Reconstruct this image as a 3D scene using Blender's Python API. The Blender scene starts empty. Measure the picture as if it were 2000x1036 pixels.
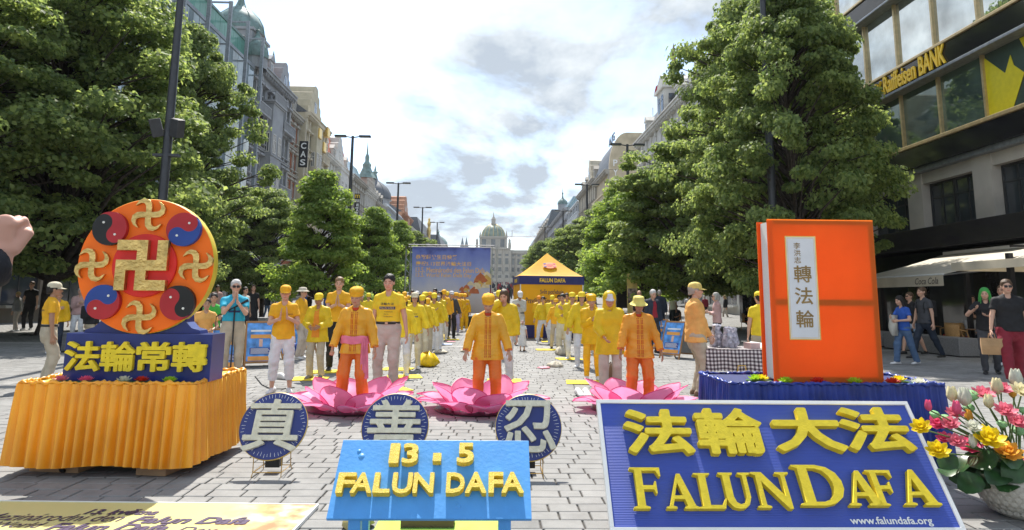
import bpy, bmesh, math, random
import numpy as np
from mathutils import Vector, Matrix
from mathutils.bvhtree import BVHTree
R = math.radians
random.seed(7)
SC = bpy.context.scene
COL = SC.collection

# ------------------------------------------------------------------ camera
F_PX, PPX, PPY, HORIZON, STREET_X = 1300.0, 1000.0, 390.0, 586.0, 963.0
CAM_Z = 1.45
cam_data = bpy.data.cameras.new('camera')
cam = bpy.data.objects.new('camera', cam_data)
COL.objects.link(cam)
SC.camera = cam
cam_data.sensor_width = 36.0
cam_data.lens = F_PX / 2000 * 36.0
cam_data.shift_x = (1000.0 - PPX) / 2000
cam_data.shift_y = (PPY - 518.0) / 2000
cam_data.clip_start = 0.05
cam_data.clip_end = 5000
PITCH = math.atan((HORIZON - PPY) / F_PX)
YAW = math.atan((PPX - STREET_X) / math.hypot(F_PX, HORIZON - PPY))
ROLL = R(0.6)
CAM_M = (Matrix.Rotation(-YAW, 4, 'Z') @ Matrix.Rotation(R(90) + PITCH, 4, 'X') @ Matrix.Rotation(ROLL, 4, 'Z'))
cam.matrix_world = Matrix.Translation((0, 0, CAM_Z)) @ CAM_M

def ray(px, py):
 return CAM_M.to_3x3() @ Vector(((px - PPX) / F_PX, -(py - PPY) / F_PX, -1))

def gp(px, py, z=0.0):
 "point of the plane at height z seen at a place of the photograph"
 d = ray(px, py)
 t = (z - CAM_Z) / d.z
 return Vector((d.x * t, d.y * t, z))

def at(px, py, y):
 "point at distance y along the street"
 d = ray(px, py)
 t = y / d.y
 return Vector((d.x * t, y, CAM_Z + d.z * t))

def GZ(y):
 "height of the gently rising square"
 return 0.0 if y < 45 else 0.030 * (y - 45)

# ------------------------------------------------------------------ sky, sun, exposure
SUN_EL, SUN_AZ = 57.5, -7.0           # degrees; azimuth from +Y, negative to the left
world = bpy.data.worlds.new('World')
SC.world = world
world.use_nodes = True
wt = world.node_tree
wt.nodes.clear()
def wn(t, **k):
 n = wt.nodes.new(t)
 for a, b in k.items(): setattr(n, a, b)
 return n
wo = wn('ShaderNodeOutputWorld'); wb = wn('ShaderNodeBackground')
wb.inputs[1].default_value = 0.15
sky = wn('ShaderNodeTexSky', sky_type='NISHITA', sun_disc=False, sun_elevation=R(SUN_EL), sun_rotation=R(SUN_AZ))
sky.air_density = 1.0; sky.dust_density = 0.6; sky.ozone_density = 1.5
tc = wn('ShaderNodeTexCoord')
sep = wn('ShaderNodeSeparateXYZ'); wt.links.new(tc.outputs['Generated'], sep.inputs[0])
def wmath(op, a, b=None, c=None):
 n = wn('ShaderNodeMath', operation=op)
 for i, v in enumerate((a, b, c)):
  if v is None: continue
  if isinstance(v, (int, float)): n.inputs[i].default_value = v
  else: wt.links.new(v, n.inputs[i])
 return n.outputs[0]
zz = wmath('ADD', wmath('MAXIMUM', sep.outputs[2], 0.0), 0.34)
cx = wmath('DIVIDE', sep.outputs[0], zz); cy = wmath('DIVIDE', sep.outputs[1], zz)
comb = wn('ShaderNodeCombineXYZ'); wt.links.new(cx, comb.inputs[0]); wt.links.new(cy, comb.inputs[1])
def wnoise(scale, detail, rough, off, dist=0.0):
 mp = wn('ShaderNodeMapping'); mp.inputs[1].default_value = off
 wt.links.new(comb.outputs[0], mp.inputs[0])
 n = wn('ShaderNodeTexNoise'); n.inputs['Scale'].default_value = scale
 n.inputs['Detail'].default_value = detail; n.inputs['Roughness'].default_value = rough
 n.inputs['Distortion'].default_value = dist
 wt.links.new(mp.outputs[0], n.inputs['Vector'])
 return n.outputs[0]
def wramp(v, stops):
 n = wn('ShaderNodeValToRGB'); e = n.color_ramp.elements
 while len(e) < len(stops): e.new(0.5)
 for el, (p, c) in zip(e, stops):
  el.position = p; el.color = (c[0], c[1], c[2], 1)
 wt.links.new(v, n.inputs[0])
 return n.outputs[0]
def wmix(f, a, b):
 n = wn('ShaderNodeMix', data_type='RGBA')
 wt.links.new(f, n.inputs[0])
 for s, v in ((6, a), (7, b)):
  if isinstance(v, tuple): n.inputs[s].default_value = v
  else: wt.links.new(v, n.inputs[s])
 return n.outputs[2]
cover = wramp(wnoise(1.8, 12, 0.56, (5.2, 7.4, 1.0), 0.25), [(0.42, (0, 0, 0)), (0.54, (1, 1, 1))])
body = wramp(wnoise(1.7, 12, 0.60, (0.7, 3.1, 8.0), 0.15), [(0.39, (4.2, 4.2, 4.15)), (0.48, (2.8, 3.0, 3.15)), (0.57, (1.5, 1.76, 2.1))])
lum = wmix(cover, sky.outputs[0], body)
# thin bright veil over the blue
veil = wn('ShaderNodeMix', data_type='RGBA'); veil.inputs[0].default_value = 0.12
wt.links.new(lum, veil.inputs[6]); veil.inputs[7].default_value = (4.2, 4.5, 4.7, 1)
wt.links.new(veil.outputs[2], wb.inputs[0]); wt.links.new(wb.outputs[0], wo.inputs[0])

sun_data = bpy.data.lights.new('sun', 'SUN'); sun_data.energy = 3.9; sun_data.angle = R(0.55)
sun_data.color = (1.0, 0.95, 0.87)
sun = bpy.data.objects.new('sun', sun_data); COL.objects.link(sun)
SUN_V = Vector((math.sin(R(SUN_AZ)) * math.cos(R(SUN_EL)), math.cos(R(SUN_AZ)) * math.cos(R(SUN_EL)), math.sin(R(SUN_EL))))
sun.rotation_euler = SUN_V.to_track_quat('Z', 'Y').to_euler()
sun.location = (0, 0, 60)
SC.view_settings.view_transform = 'Standard'
SC.view_settings.look = 'None'
SC.view_settings.gamma = 1.0
SC.view_settings.use_curve_mapping = False
SC.view_settings.exposure = 1.05
SC.render.engine = 'CYCLES'
SC.cycles.max_bounces = 6
SC.cycles.transparent_max_bounces = 6
SC.cycles.use_denoising = True

# ------------------------------------------------------------------ materials
_mats = {}
def mat(name, col, rough=0.6, metal=0.0, var=0.12, vscale=6.0, bump=0.0, bscale=40.0, spec=0.4, trans=0.0, sheen=0.0, coat=0.0, wear=None, detail=4):
 if name in _mats: return _mats[name]
 m = bpy.data.materials.new(name); m.use_nodes = True
 nt = m.node_tree; p = nt.nodes['Principled BSDF']
 p.inputs['Roughness'].default_value = rough; p.inputs['Metallic'].default_value = metal
 p.inputs['Specular IOR Level'].default_value = spec
 if sheen: p.inputs['Sheen Weight'].default_value = sheen
 if coat: p.inputs['Coat Weight'].default_value = coat; p.inputs['Coat Roughness'].default_value = 0.15
 tcn = nt.nodes.new('ShaderNodeTexCoord')
 colout = None
 if var:
  n = nt.nodes.new('ShaderNodeTexNoise'); n.inputs['Scale'].default_value = vscale; n.inputs['Detail'].default_value = detail
  nt.links.new(tcn.outputs['Object'], n.inputs['Vector'])
  rp = nt.nodes.new('ShaderNodeValToRGB')
  a = [max(0, c * (1 - var * 1.6)) for c in col[:3]]; b = [min(1, c * (1 + var)) for c in col[:3]]
  rp.color_ramp.elements[0].position = 0.3; rp.color_ramp.elements[1].position = 0.68
  rp.color_ramp.elements[0].color = (*a, 1); rp.color_ramp.elements[1].color = (*b, 1)
  nt.links.new(n.outputs[0], rp.inputs[0]); colout = rp.outputs[0]
  nt.links.new(colout, p.inputs['Base Color'])
 else:
  p.inputs['Base Color'].default_value = (*col[:3], 1)
 if wear:
  wc, wscale, wpos = wear
  n2 = nt.nodes.new('ShaderNodeTexNoise'); n2.inputs['Scale'].default_value = wscale; n2.inputs['Detail'].default_value = 8
  nt.links.new(tcn.outputs['Object'], n2.inputs['Vector'])
  r2 = nt.nodes.new('ShaderNodeValToRGB'); r2.color_ramp.elements[0].position = wpos; r2.color_ramp.elements[1].position = wpos + 0.12
  nt.links.new(n2.outputs[0], r2.inputs[0])
  mx = nt.nodes.new('ShaderNodeMix'); mx.data_type = 'RGBA'
  nt.links.new(r2.outputs[0], mx.inputs[0])
  if colout: nt.links.new(colout, mx.inputs[6])
  else: mx.inputs[6].default_value = (*col[:3], 1)
  mx.inputs[7].default_value = (*wc, 1)
  nt.links.new(mx.outputs[2], p.inputs['Base Color'])
 if bump:
  n = nt.nodes.new('ShaderNodeTexNoise'); n.inputs['Scale'].default_value = bscale; n.inputs['Detail'].default_value = 5
  nt.links.new(tcn.outputs['Object'], n.inputs['Vector'])
  bp = nt.nodes.new('ShaderNodeBump'); bp.inputs['Strength'].default_value = bump; bp.inputs['Distance'].default_value = 0.02
  nt.links.new(n.outputs[0], bp.inputs['Height']); nt.links.new(bp.outputs[0], p.inputs['Normal'])
 if trans:                      # thin cloth, leaves: light comes through
  tr = nt.nodes.new('ShaderNodeBsdfTranslucent'); mixs = nt.nodes.new('ShaderNodeMixShader')
  mixs.inputs[0].default_value = trans
  if p.inputs['Base Color'].links: nt.links.new(p.inputs['Base Color'].links[0].from_socket, tr.inputs[0])
  else: tr.inputs[0].default_value = (*col[:3], 1)
  nt.links.new(p.outputs[0], mixs.inputs[1]); nt.links.new(tr.outputs[0], mixs.inputs[2])
  nt.links.new(mixs.outputs[0], nt.nodes['Material Output'].inputs[0])
 _mats[name] = m
 return m

def shot(m, tint, w=0.9, r=0.35):
 "satin woven in two colours: the sheen carries the second one"
 p = m.node_tree.nodes['Principled BSDF']; p.inputs['Sheen Weight'].default_value = w; p.inputs['Sheen Roughness'].default_value = r; p.inputs['Sheen Tint'].default_value = (*tint, 1); return m

def glass(name, col, rough=0.05, spec=0.8, metal=0.0):
 return mat(name, col, rough=rough, metal=metal, var=0.25, vscale=0.7, spec=spec)

def hexc(h):
 h = h.lstrip('#'); v = [int(h[i:i + 2], 16) / 255 for i in (0, 2, 4)]
 return tuple(((c + 0.055) / 1.055) ** 2.4 if c > 0.04045 else c / 12.92 for c in v)

# ------------------------------------------------------------------ objects
def tag(o, label=None, cat=None, group=None, kind=None):
 if label: o['label'] = label
 if cat: o['category'] = cat
 if group: o['group'] = group
 if kind: o['kind'] = kind
 return o

def empty(name, loc=(0, 0, 0), rz=0.0, label=None, cat=None, group=None):
 o = bpy.data.objects.new(name, None); COL.objects.link(o)
 o.location = loc; o.rotation_euler = (0, 0, rz); o.empty_display_size = 0.2
 return tag(o, label, cat, group)

def link(name, me, parent=None, m=None):
 o = bpy.data.objects.new(name, me); COL.objects.link(o)
 if m is not None and not me.materials:
  for q in (m if isinstance(m, (list, tuple)) else [m]): me.materials.append(q)
 if parent is not None: o.parent = parent
 return o

class MB:
 "collects verts and faces of one mesh"
 def __init__(s): s.v = []; s.f = []; s.mi = []; s.cur = 0
 def add(s, vs, fs):
  b = len(s.v); s.v += [tuple(p) for p in vs]
  s.f += [tuple(b + i for i in f) for f in fs]; s.mi += [s.cur] * len(fs)
  return s
 def box(s, x0, x1, y0, y1, z0, z1, bev=0.0, M=None):
  if bev <= 0:
   vs = [(x, y, z) for z in (z0, z1) for y in (y0, y1) for x in (x0, x1)]
   fs = [(0, 2, 3, 1), (4, 5, 7, 6), (0, 1, 5, 4), (2, 6, 7, 3), (0, 4, 6, 2), (1, 3, 7, 5)]
  else:
   bm = bmesh.new(); bmesh.ops.create_cube(bm, size=1)
   for q in bm.verts:
    q.co = Vector(((x0 + x1) / 2 + q.co.x * (x1 - x0), (y0 + y1) / 2 + q.co.y * (y1 - y0), (z0 + z1) / 2 + q.co.z * (z1 - z0)))
   bmesh.ops.bevel(bm, geom=bm.edges[:], offset=bev, segments=2, affect='EDGES', profile=0.6)
   bm.verts.ensure_lookup_table(); vs = [q.co.copy() for q in bm.verts]
   for i, q in enumerate(bm.verts): q.index = i
   fs = [[q.index for q in f.verts] for f in bm.faces]; bm.free()
  if M is not None: vs = [M @ Vector(q) for q in vs]
  return s.add(vs, fs)
 def tube(s, pts, r, n=8, cap=True):
  pts = [Vector(p) for p in pts]
  rs = r if isinstance(r, (list, tuple)) else [r] * len(pts)
  vs = []; prev = None
  for i, p in enumerate(pts):
   t = (pts[min(i + 1, len(pts) - 1)] - pts[max(i - 1, 0)]).normalized()
   if prev is None: u = t.orthogonal().normalized()
   else:
    u = prev - t * prev.dot(t)
    u = u.normalized() if u.length > 1e-6 else t.orthogonal().normalized()
   prev = u; w = t.cross(u)
   vs += [p + (u * math.cos(a) + w * math.sin(a)) * rs[i] for a in [2 * math.pi * k / n for k in range(n)]]
  fs = []
  for i in range(len(pts) - 1):
   for k in range(n):
    fs.append((i * n + k, i * n + (k + 1) % n, (i + 1) * n + (k + 1) % n, (i + 1) * n + k))
  if cap: fs += [tuple(range(n - 1, -1, -1)), tuple((len(pts) - 1) * n + k for k in range(n))]
  return s.add(vs, fs)
 def lathe(s, prof, n=24, M=None, sx=1.0, sy=1.0, a0=0.0, a1=2 * math.pi):
  full = abs(a1 - a0 - 2 * math.pi) < 1e-6
  m_ = n if full else n + 1
  vs = []
  for r_, z in prof:
   for k in range(m_):
    a = a0 + (a1 - a0) * k / n
    vs.append(Vector((math.cos(a) * r_ * sx, math.sin(a) * r_ * sy, z)))
  if M is not None: vs = [M @ q for q in vs]
  fs = []
  for i in range(len(prof) - 1):
   for k in range(n):
    k2 = (k + 1) % m_
    fs.append((i * m_ + k, i * m_ + k2, (i + 1) * m_ + k2, (i + 1) * m_ + k))
  return s.add(vs, fs)
 def prism(s, pts, d, M=None):
  "outline in local xz, thickness d along +y (front face at y=0)"
  n = len(pts)
  vs = [Vector((x, 0, z)) for x, z in pts] + [Vector((x, d, z)) for x, z in pts]
  fs = [tuple(range(n)), tuple(range(2 * n - 1, n - 1, -1))] + [(i, i + n, (i + 1) % n + n, (i + 1) % n) for i in range(n)]
  if M is not None: vs = [M @ q for q in vs]
  return s.add(vs, fs)
 def mesh(s, name, smooth=False, angle=None):
  me = bpy.data.meshes.new(name); me.from_pydata(s.v, [], s.f); me.validate()
  if len(s.mi) == len(me.polygons) and any(s.mi): me.polygons.foreach_set('material_index', s.mi)
  if smooth or angle:
   me.polygons.foreach_set('use_smooth', [True] * len(me.polygons))
   if angle: me.set_sharp_from_angle(angle=R(angle))
  me.update()
  return me
 def obj(s, name, m, parent=None, smooth=False, angle=None):
  return link(name, s.mesh(name, smooth, angle), parent, m)

def fix_normals(o):
 bm = bmesh.new(); bm.from_mesh(o.data); bmesh.ops.recalc_face_normals(bm, faces=bm.faces[:]); bm.to_mesh(o.data); bm.free(); return o

def copy_tree(o, parent=None):
 c = o.copy(); COL.objects.link(c)
 if parent is not None: c.parent = parent; c.matrix_parent_inverse = o.matrix_parent_inverse
 for ch in [q for q in o.children]: copy_tree(ch, c)
 return c

_font = None
def text_mesh(body, size=1.0, ext=0.0, off=0.0, shear=0.0, bevel=0.0, align='CENTER', sx=1.0, res=3, spacing=1.0):
 "flat lettering as a mesh in its local xy plane, front towards +z"
 c = bpy.data.curves.new('lettering', 'FONT'); c.body = body; c.size = size; c.extrude = ext; c.offset = off
 c.shear = shear; c.bevel_depth = bevel; c.bevel_resolution = 1; c.align_x = align; c.align_y = 'CENTER'; c.resolution_u = res
 c.space_character = spacing
 o = bpy.data.objects.new('lettering', c)
 me = bpy.data.meshes.new_from_object(o)
 bpy.data.objects.remove(o); bpy.data.curves.remove(c)
 if sx != 1.0:
  for v in me.vertices: v.co.x *= sx
 me.materials.clear()
 return me

def scale_to(me, w, h):
 n = len(me.vertices); a = np.empty(n * 3); me.vertices.foreach_get('co', a); a = a.reshape(-1, 3); lo, hi = a.min(0), a.max(0); c = (lo + hi) / 2
 a[:, 0] = (a[:, 0] - c[0]) * (w / (hi[0] - lo[0])); a[:, 1] = (a[:, 1] - c[1]) * (h / (hi[1] - lo[1])); me.vertices.foreach_set('co', a.ravel()); me.update(); return me

def fit_text(body, w, h, ext=0.0, off=0.0, **k):
 "lettering scaled so that its outline fills w by h, centred on the origin"
 me = text_mesh(body, 1.0, ext=0.0 if ext == 0 else 1.0, off=off, **k)
 n = len(me.vertices); a = np.empty(n * 3); me.vertices.foreach_get('co', a); a = a.reshape(-1, 3)
 lo, hi = a.min(0), a.max(0); c = (lo + hi) / 2
 a[:, 0] = (a[:, 0] - c[0]) * (w / max(hi[0] - lo[0], 1e-6)); a[:, 1] = (a[:, 1] - c[1]) * (h / max(hi[1] - lo[1], 1e-6))
 if ext: a[:, 2] = (a[:, 2] - lo[2]) / max(hi[2] - lo[2], 1e-6) * ext
 me.vertices.foreach_set('co', a.ravel()); me.update()
 return me

def outline_mesh(loops, ext, bev=0.0):
 c = bpy.data.curves.new('outline', 'CURVE'); c.dimensions = '2D'; c.fill_mode = 'BOTH'; c.extrude = ext / 2; c.bevel_depth = bev
 for lp in loops:
  s = c.splines.new('POLY'); s.points.add(len(lp) - 1); s.use_cyclic_u = True
  for q, (x, y) in zip(s.points, lp): q.co = (x, y, 0, 1)
 o = bpy.data.objects.new('outline', c)
 me = bpy.data.meshes.new_from_object(o); bpy.data.objects.remove(o); bpy.data.curves.remove(c)
 me.materials.clear()
 for v in me.vertices: v.co.z += ext / 2
 return me

def bold_loops(ch, off, n=90):
 "outline of a character thickened by off (in its own height), with rounded stroke ends"
 me = text_mesh(ch, 1.0); a = np.array([v.co[:2] for v in me.vertices]); cnt = {}
 for p in me.polygons:
  for e in p.edge_keys: cnt[e] = cnt.get(e, 0) + 1
 E = np.array([e for e, k in cnt.items() if k == 1]); bpy.data.meshes.remove(me)
 A, B = a[E[:, 0]], a[E[:, 1]]; lo, hi = a.min(0) - off * 1.6 - .02, a.max(0) + off * 1.6 + .02
 h = max(hi - lo) / n; nx, ny = int((hi[0] - lo[0]) / h) + 2, int((hi[1] - lo[1]) / h) + 2
 gx, gy = lo[0] + h * np.arange(nx), lo[1] + h * np.arange(ny); D = np.full((nx, ny), 0.5); ins = np.zeros((nx, ny), bool); m = off + 4 * h
 for p, q in zip(A, B):
  ba = q - p; i0, i1 = np.searchsorted(gx, min(p[0], q[0]) - m), np.searchsorted(gx, max(p[0], q[0]) + m); j0, j1 = np.searchsorted(gy, min(p[1], q[1]) - m), np.searchsorted(gy, max(p[1], q[1]) + m)
  X, Y = gx[i0:i1, None] - p[0], gy[None, j0:j1] - p[1]; t = np.clip((X * ba[0] + Y * ba[1]) / max(ba @ ba, 1e-12), 0, 1); D[i0:i1, j0:j1] = np.minimum(D[i0:i1, j0:j1], np.hypot(X - t * ba[0], Y - t * ba[1]))
  r = np.flatnonzero((p[1] > gy) != (q[1] > gy))
  if len(r): ins[:, r] ^= gx[:, None] < (p[0] + (gy[r] - p[1]) * ba[0] / ba[1])[None, :]
 F = np.where(ins, -D, D) - off; S = F < 0; V = {}; adj = {}
 def cut(c, p, q):
  f0, f1 = F[p], F[q]; t = f0 / (f0 - f1); V.setdefault(c, []).append((lo[0] + h * (p[0] + t * (q[0] - p[0])), lo[1] + h * (p[1] + t * (q[1] - p[1]))))
 for i, j in np.argwhere(S[1:, :] != S[:-1, :]):
  c0, c1 = (i, j - 1), (i, j); cut(c0, (i, j), (i + 1, j)); cut(c1, (i, j), (i + 1, j)); adj.setdefault(c0, []).append(c1); adj.setdefault(c1, []).append(c0)
 for i, j in np.argwhere(S[:, 1:] != S[:, :-1]):
  c0, c1 = (i - 1, j), (i, j); cut(c0, (i, j), (i, j + 1)); cut(c1, (i, j), (i, j + 1)); adj.setdefault(c0, []).append(c1); adj.setdefault(c1, []).append(c0)
 W = {c: tuple(np.mean(v, 0)) for c, v in V.items()}; loops = []
 while adj:
  s0 = next(iter(adj)); c = s0; lp = [W[c]]
  while True:
   nb = adj.get(c)
   if not nb: break
   d = nb.pop()
   if not nb: del adj[c]
   if d in adj and c in adj[d]:
    adj[d].remove(c)
    if not adj[d]: del adj[d]
   c = d
   if c == s0: break
   lp.append(W[c])
  if len(lp) > 5: loops.append(lp)
 return loops

def bold_text(s, w, h, ext=0.0015, off=0.03, shear=0.0, n=0):
 return scale_to(outline_mesh([[(x + y * shear, y) for x, y in lp] for lp in bold_loops(s, off, n or 46 * len(s))], ext), w, h)

def glyph_parts(parent, chars, x0, x1, z0, z1, m, M, ext, off=0.0, name='letter', weights=None, **k):
 "one raised mesh per character along a line, in a board's local frame given by M"
 n = len(chars); ws = weights or [1.0] * n; tot = sum(ws); x = x0; gap = k.pop('gap', 0.06)
 tops = k.pop('tops', None)
 for i, ch in enumerate(chars):
  w = (x1 - x0) * ws[i] / tot
  if ch != ' ':
   zt = z1 if tops is None else z0 + (z1 - z0) * tops[i]
   me = scale_to(outline_mesh(bold_loops(ch, off), ext), w * (1 - gap), zt - z0)
   o = link(name, me, parent, m)
   o.matrix_local = M @ Matrix.Translation((x + w / 2, (z0 + zt) / 2, 0.0015))
  x += w
# ================================================================== the ground
def stone_material(name, base, far=False):
 m = bpy.data.materials.new(name); m.use_nodes = True
 nt = m.node_tree; p = nt.nodes['Principled BSDF']; p.inputs['Roughness'].default_value = 0.72
 p.inputs['Specular IOR Level'].default_value = 0.25
 geo = nt.nodes.new('ShaderNodeNewGeometry')
 def noise(scale, detail=5, rough=0.55):
  n = nt.nodes.new('ShaderNodeTexNoise'); n.inputs['Scale'].default_value = scale; n.inputs['Detail'].default_value = detail
  n.inputs['Roughness'].default_value = rough
  nt.links.new(geo.outputs['Position'], n.inputs['Vector']); return n.outputs[0]
 def mrange(v, a, b, c, d):
  n = nt.nodes.new('ShaderNodeMapRange'); n.inputs[1].default_value = a; n.inputs[2].default_value = b
  n.inputs[3].default_value = c; n.inputs[4].default_value = d; nt.links.new(v, n.inputs[0]); return n.outputs[0]
 def mul(a, b):
  n = nt.nodes.new('ShaderNodeMath'); n.operation = 'MULTIPLY'; nt.links.new(a, n.inputs[0]); nt.links.new(b, n.inputs[1]); return n.outputs[0]
 fine = mrange(noise(260, 2), 0.3, 0.7, 0.86, 1.12)
 big = mrange(noise(0.55, 6), 0.3, 0.7, 0.84, 1.10)
 mid = mrange(noise(4.5, 6, 0.65), 0.28, 0.6, 0.80, 1.05)
 f = mul(mul(fine, big), mid)
 vo = nt.nodes.new('ShaderNodeTexVoronoi'); vo.inputs['Scale'].default_value = 2.6; nt.links.new(geo.outputs['Position'], vo.inputs['Vector'])
 f = mul(f, mrange(vo.outputs['Distance'], 0.035, 0.06, 0.72, 1.0))          # trodden gum and spots
 f = mul(f, mrange(noise(1.7, 8, 0.7), 0.56, 0.72, 1.0, 0.74))               # old stains
 if far:
  bt = nt.nodes.new('ShaderNodeTexBrick'); bt.offset = 0.45; bt.squash = 1.0
  bt.inputs['Scale'].default_value = 1.0; bt.inputs['Mortar Size'].default_value = 0.012
  bt.inputs['Brick Width'].default_value = 0.27; bt.inputs['Row Height'].default_value = 0.17
  bt.inputs['Color1'].default_value = (1.04, 1.04, 1.04, 1); bt.inputs['Color2'].default_value = (0.9, 0.9, 0.9, 1)
  bt.inputs['Mortar'].default_value = (0.35, 0.33, 0.3, 1); bt.inputs['Bias'].default_value = 0.0
  nt.links.new(geo.outputs['Position'], bt.inputs['Vector'])
  sp = nt.nodes.new('ShaderNodeRGBToBW'); nt.links.new(bt.outputs[0], sp.inputs[0])
  f = mul(f, sp.outputs[0])
 else:
  isl = mrange(geo.outputs['Random Per Island'], 0, 1, 0.84, 1.10); f = mul(f, isl)
 mx = nt.nodes.new('ShaderNodeMix'); mx.data_type = 'RGBA'; mx.blend_type = 'MULTIPLY'; mx.inputs[0].default_value = 1
 mx.inputs[6].default_value = (*base, 1)
 cc = nt.nodes.new('ShaderNodeCombineColor')
 for i in range(3): nt.links.new(f, cc.inputs[i])
 nt.links.new(cc.outputs[0], mx.inputs[7]); nt.links.new(mx.outputs[2], p.inputs['Base Color'])
 bp = nt.nodes.new('ShaderNodeBump'); bp.inputs['Strength'].default_value = 0.25; bp.inputs['Distance'].default_value = 0.004
 nt.links.new(noise(90, 6), bp.inputs['Height']); nt.links.new(bp.outputs[0], p.inputs['Normal'])
 return m

M_STONE = stone_material('granite_paving', (0.245, 0.241, 0.231))
M_STONE_FAR = stone_material('granite_paving_far', (0.245, 0.241, 0.231), far=True)
M_JOINT = mat('sand_joint', (0.075, 0.068, 0.06), rough=0.95, var=0.3, vscale=25)
M_ASPHALT = mat('asphalt', (0.07, 0.07, 0.072), rough=0.9, var=0.15, vscale=2, bump=0.2, bscale=60)
M_CONC = mat('pale_concrete', (0.36, 0.35, 0.33), rough=0.8, var=0.12, vscale=3, bump=0.15, bscale=50)
M_GRANITE = mat('grey_granite_block', (0.23, 0.23, 0.235), rough=0.6, var=0.15, vscale=30, bump=0.1, bscale=120)

PAVE_Y0, PAVE_Y1 = 2.3, 21.0
def ground_sheet():
 ys = [-40, -10, 0, PAVE_Y1] + [30, 45] + list(range(60, 640, 20)) + [800, 1200, 2500]
 xs = [-900, -300, -120, -60, -28, -12, 0, 12, 21, 60, 120, 300, 900]
 v = [(x, y, GZ(min(y, 560)) - (0.012 if y <= PAVE_Y1 else 0.0)) for y in ys for x in xs]
 f = []; mi = []
 for j in range(len(ys) - 1):
  for i in range(len(xs) - 1):
   a = j * len(xs) + i; f.append((a, a + 1, a + 1 + len(xs), a + len(xs)))
   mi.append(1 if ys[j + 1] <= PAVE_Y1 else 0)
 me = bpy.data.meshes.new('ground'); me.from_pydata(v, [], f)
 me.materials.append(M_STONE_FAR); me.materials.append(M_JOINT); me.polygons.foreach_set('material_index', mi); me.update()
 return tag(link('ground', me), kind='structure')
ground = ground_sheet()

def paving():
 rng = random.Random(3)
 root = empty('pavement'); root['kind'] = 'structure'
 row, lens = 0.172, [0.165, 0.215, 0.255, 0.285, 0.315]
 b, t = 0.006, -0.013
 def stone(L, D):
  x, y = L / 2, D / 2
  v = [(-x, -y, t), (x, -y, t), (x, y, t), (-x, y, t), (-x, -y, -0.005), (x, -y, -0.005), (x, y, -0.005), (-x, y, -0.005),
    (-x + b, -y + b, 0), (x - b, -y + b, 0), (x - b, y - b, 0), (-x + b, y - b, 0)]
  f = [(8, 9, 10, 11)] + [(i, (i + 1) % 4, (i + 1) % 4 + 4, i + 4) for i in range(4)] + [(i + 4, (i + 1) % 4 + 4, (i + 1) % 4 + 8, i + 8) for i in range(4)]
  return v, f
 shapes = [stone(L - 0.013, row - 0.006) for L in lens]
 meshes = []
 for v, f in shapes:
  me = bpy.data.meshes.new('paving_stone'); me.from_pydata(v, [], f); me.materials.append(M_STONE); me.update(); meshes.append(me)
 # parts of the picture where boards, cart and pots stand in front of the stones
 hide = [(-50, 985, 610, 1100), (640, 863, 1040, 1100), (1170, 783, 1885, 1100), (1880, 900, 2100, 1100), (0, 740, 400, 912), (470, 770, 600, 895)]
 inv = CAM_M.to_3x3().inverted()
 single = 0; V = []; Fc = []
 y = PAVE_Y0
 while y < PAVE_Y1:
  x = -0.86 * y - 2.2 + rng.uniform(-0.3, 0)
  xe = 0.9 * y + 2.2
  while x < xe:
   k = rng.choice((0, 1, 2, 2, 3, 3, 4, 4)); L = lens[k]
   cx_, cy_ = x + L / 2, y + row / 2 + rng.uniform(-0.0015, 0.0015)
   dz = rng.uniform(-0.003, 0.002); rz = rng.uniform(-0.008, 0.008)
   tx, ty = rng.uniform(-0.006, 0.006), rng.uniform(-0.008, 0.008)
   q = inv @ Vector((cx_, cy_, -CAM_Z)); px = PPX - F_PX * q.x / q.z; py = PPY + F_PX * q.y / q.z
   vis = -20 < px < 2020 and py < 1045 and not any(a < px < c and d_ < py < e for a, d_, c, e in hide)
   if single < 300 and vis:
    o = link('paving_stone', meshes[k], root); o.location = (cx_, cy_, dz); o.rotation_euler = (tx, ty, rz); single += 1
   else:
    c, s_ = math.cos(rz), math.sin(rz); base = len(V)
    V += [(cx_ + a * c - d_ * s_, cy_ + a * s_ + d_ * c, e + dz - a * ty + d_ * tx) for a, d_, e in shapes[k][0]]
    Fc += [tuple(base + i for i in f) for f in shapes[k][1]]
   x += L
  y += row
 me = bpy.data.meshes.new('distant_paving_stones'); me.from_pydata(V, [], Fc); me.materials.append(M_STONE); me.update()
 o = link('distant_paving_stones', me, root); o['kind'] = 'stuff'
paving()
# drain strip of pale slabs across the square
mb = MB(); mb.box(-25, 19, 21.02, 21.32, -0.05, 0.004)
tag(mb.obj('gutter', M_CONC), kind='structure')
# ================================================================== buildings
M_PANE = glass('window_glass', (0.05, 0.06, 0.07), rough=0.06)
M_PANE_SKY = glass('sky_glass', (0.30, 0.37, 0.40), rough=0.04, metal=0.35)
M_FRAME_W = mat('white_window_frame', (0.62, 0.60, 0.56), rough=0.5, var=0.08)
M_FRAME_D = mat('dark_window_frame', (0.04, 0.042, 0.045), rough=0.4, var=0.1)
M_COPPER = mat('verdigris_copper', (0.17, 0.255, 0.24), rough=0.6, var=0.2, vscale=1.2, wear=((0.10, 0.14, 0.13), 2.0, 0.55))
M_TILE_RED = mat('red_roof_tile', (0.36, 0.11, 0.06), rough=0.8, var=0.25, vscale=3, bump=0.4, bscale=12)
M_SLATE = mat('grey_slate', (0.11, 0.12, 0.135), rough=0.6, var=0.2, vscale=4)
M_ZINC = mat('zinc_sheet', (0.25, 0.27, 0.29), rough=0.45, metal=0.4, var=0.15)
M_IRON = mat('black_iron', (0.02, 0.02, 0.022), rough=0.45, var=0.1)
M_GILT = mat('gilt', (0.75, 0.52, 0.16), rough=0.35, metal=0.8, var=0.1)
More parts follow.
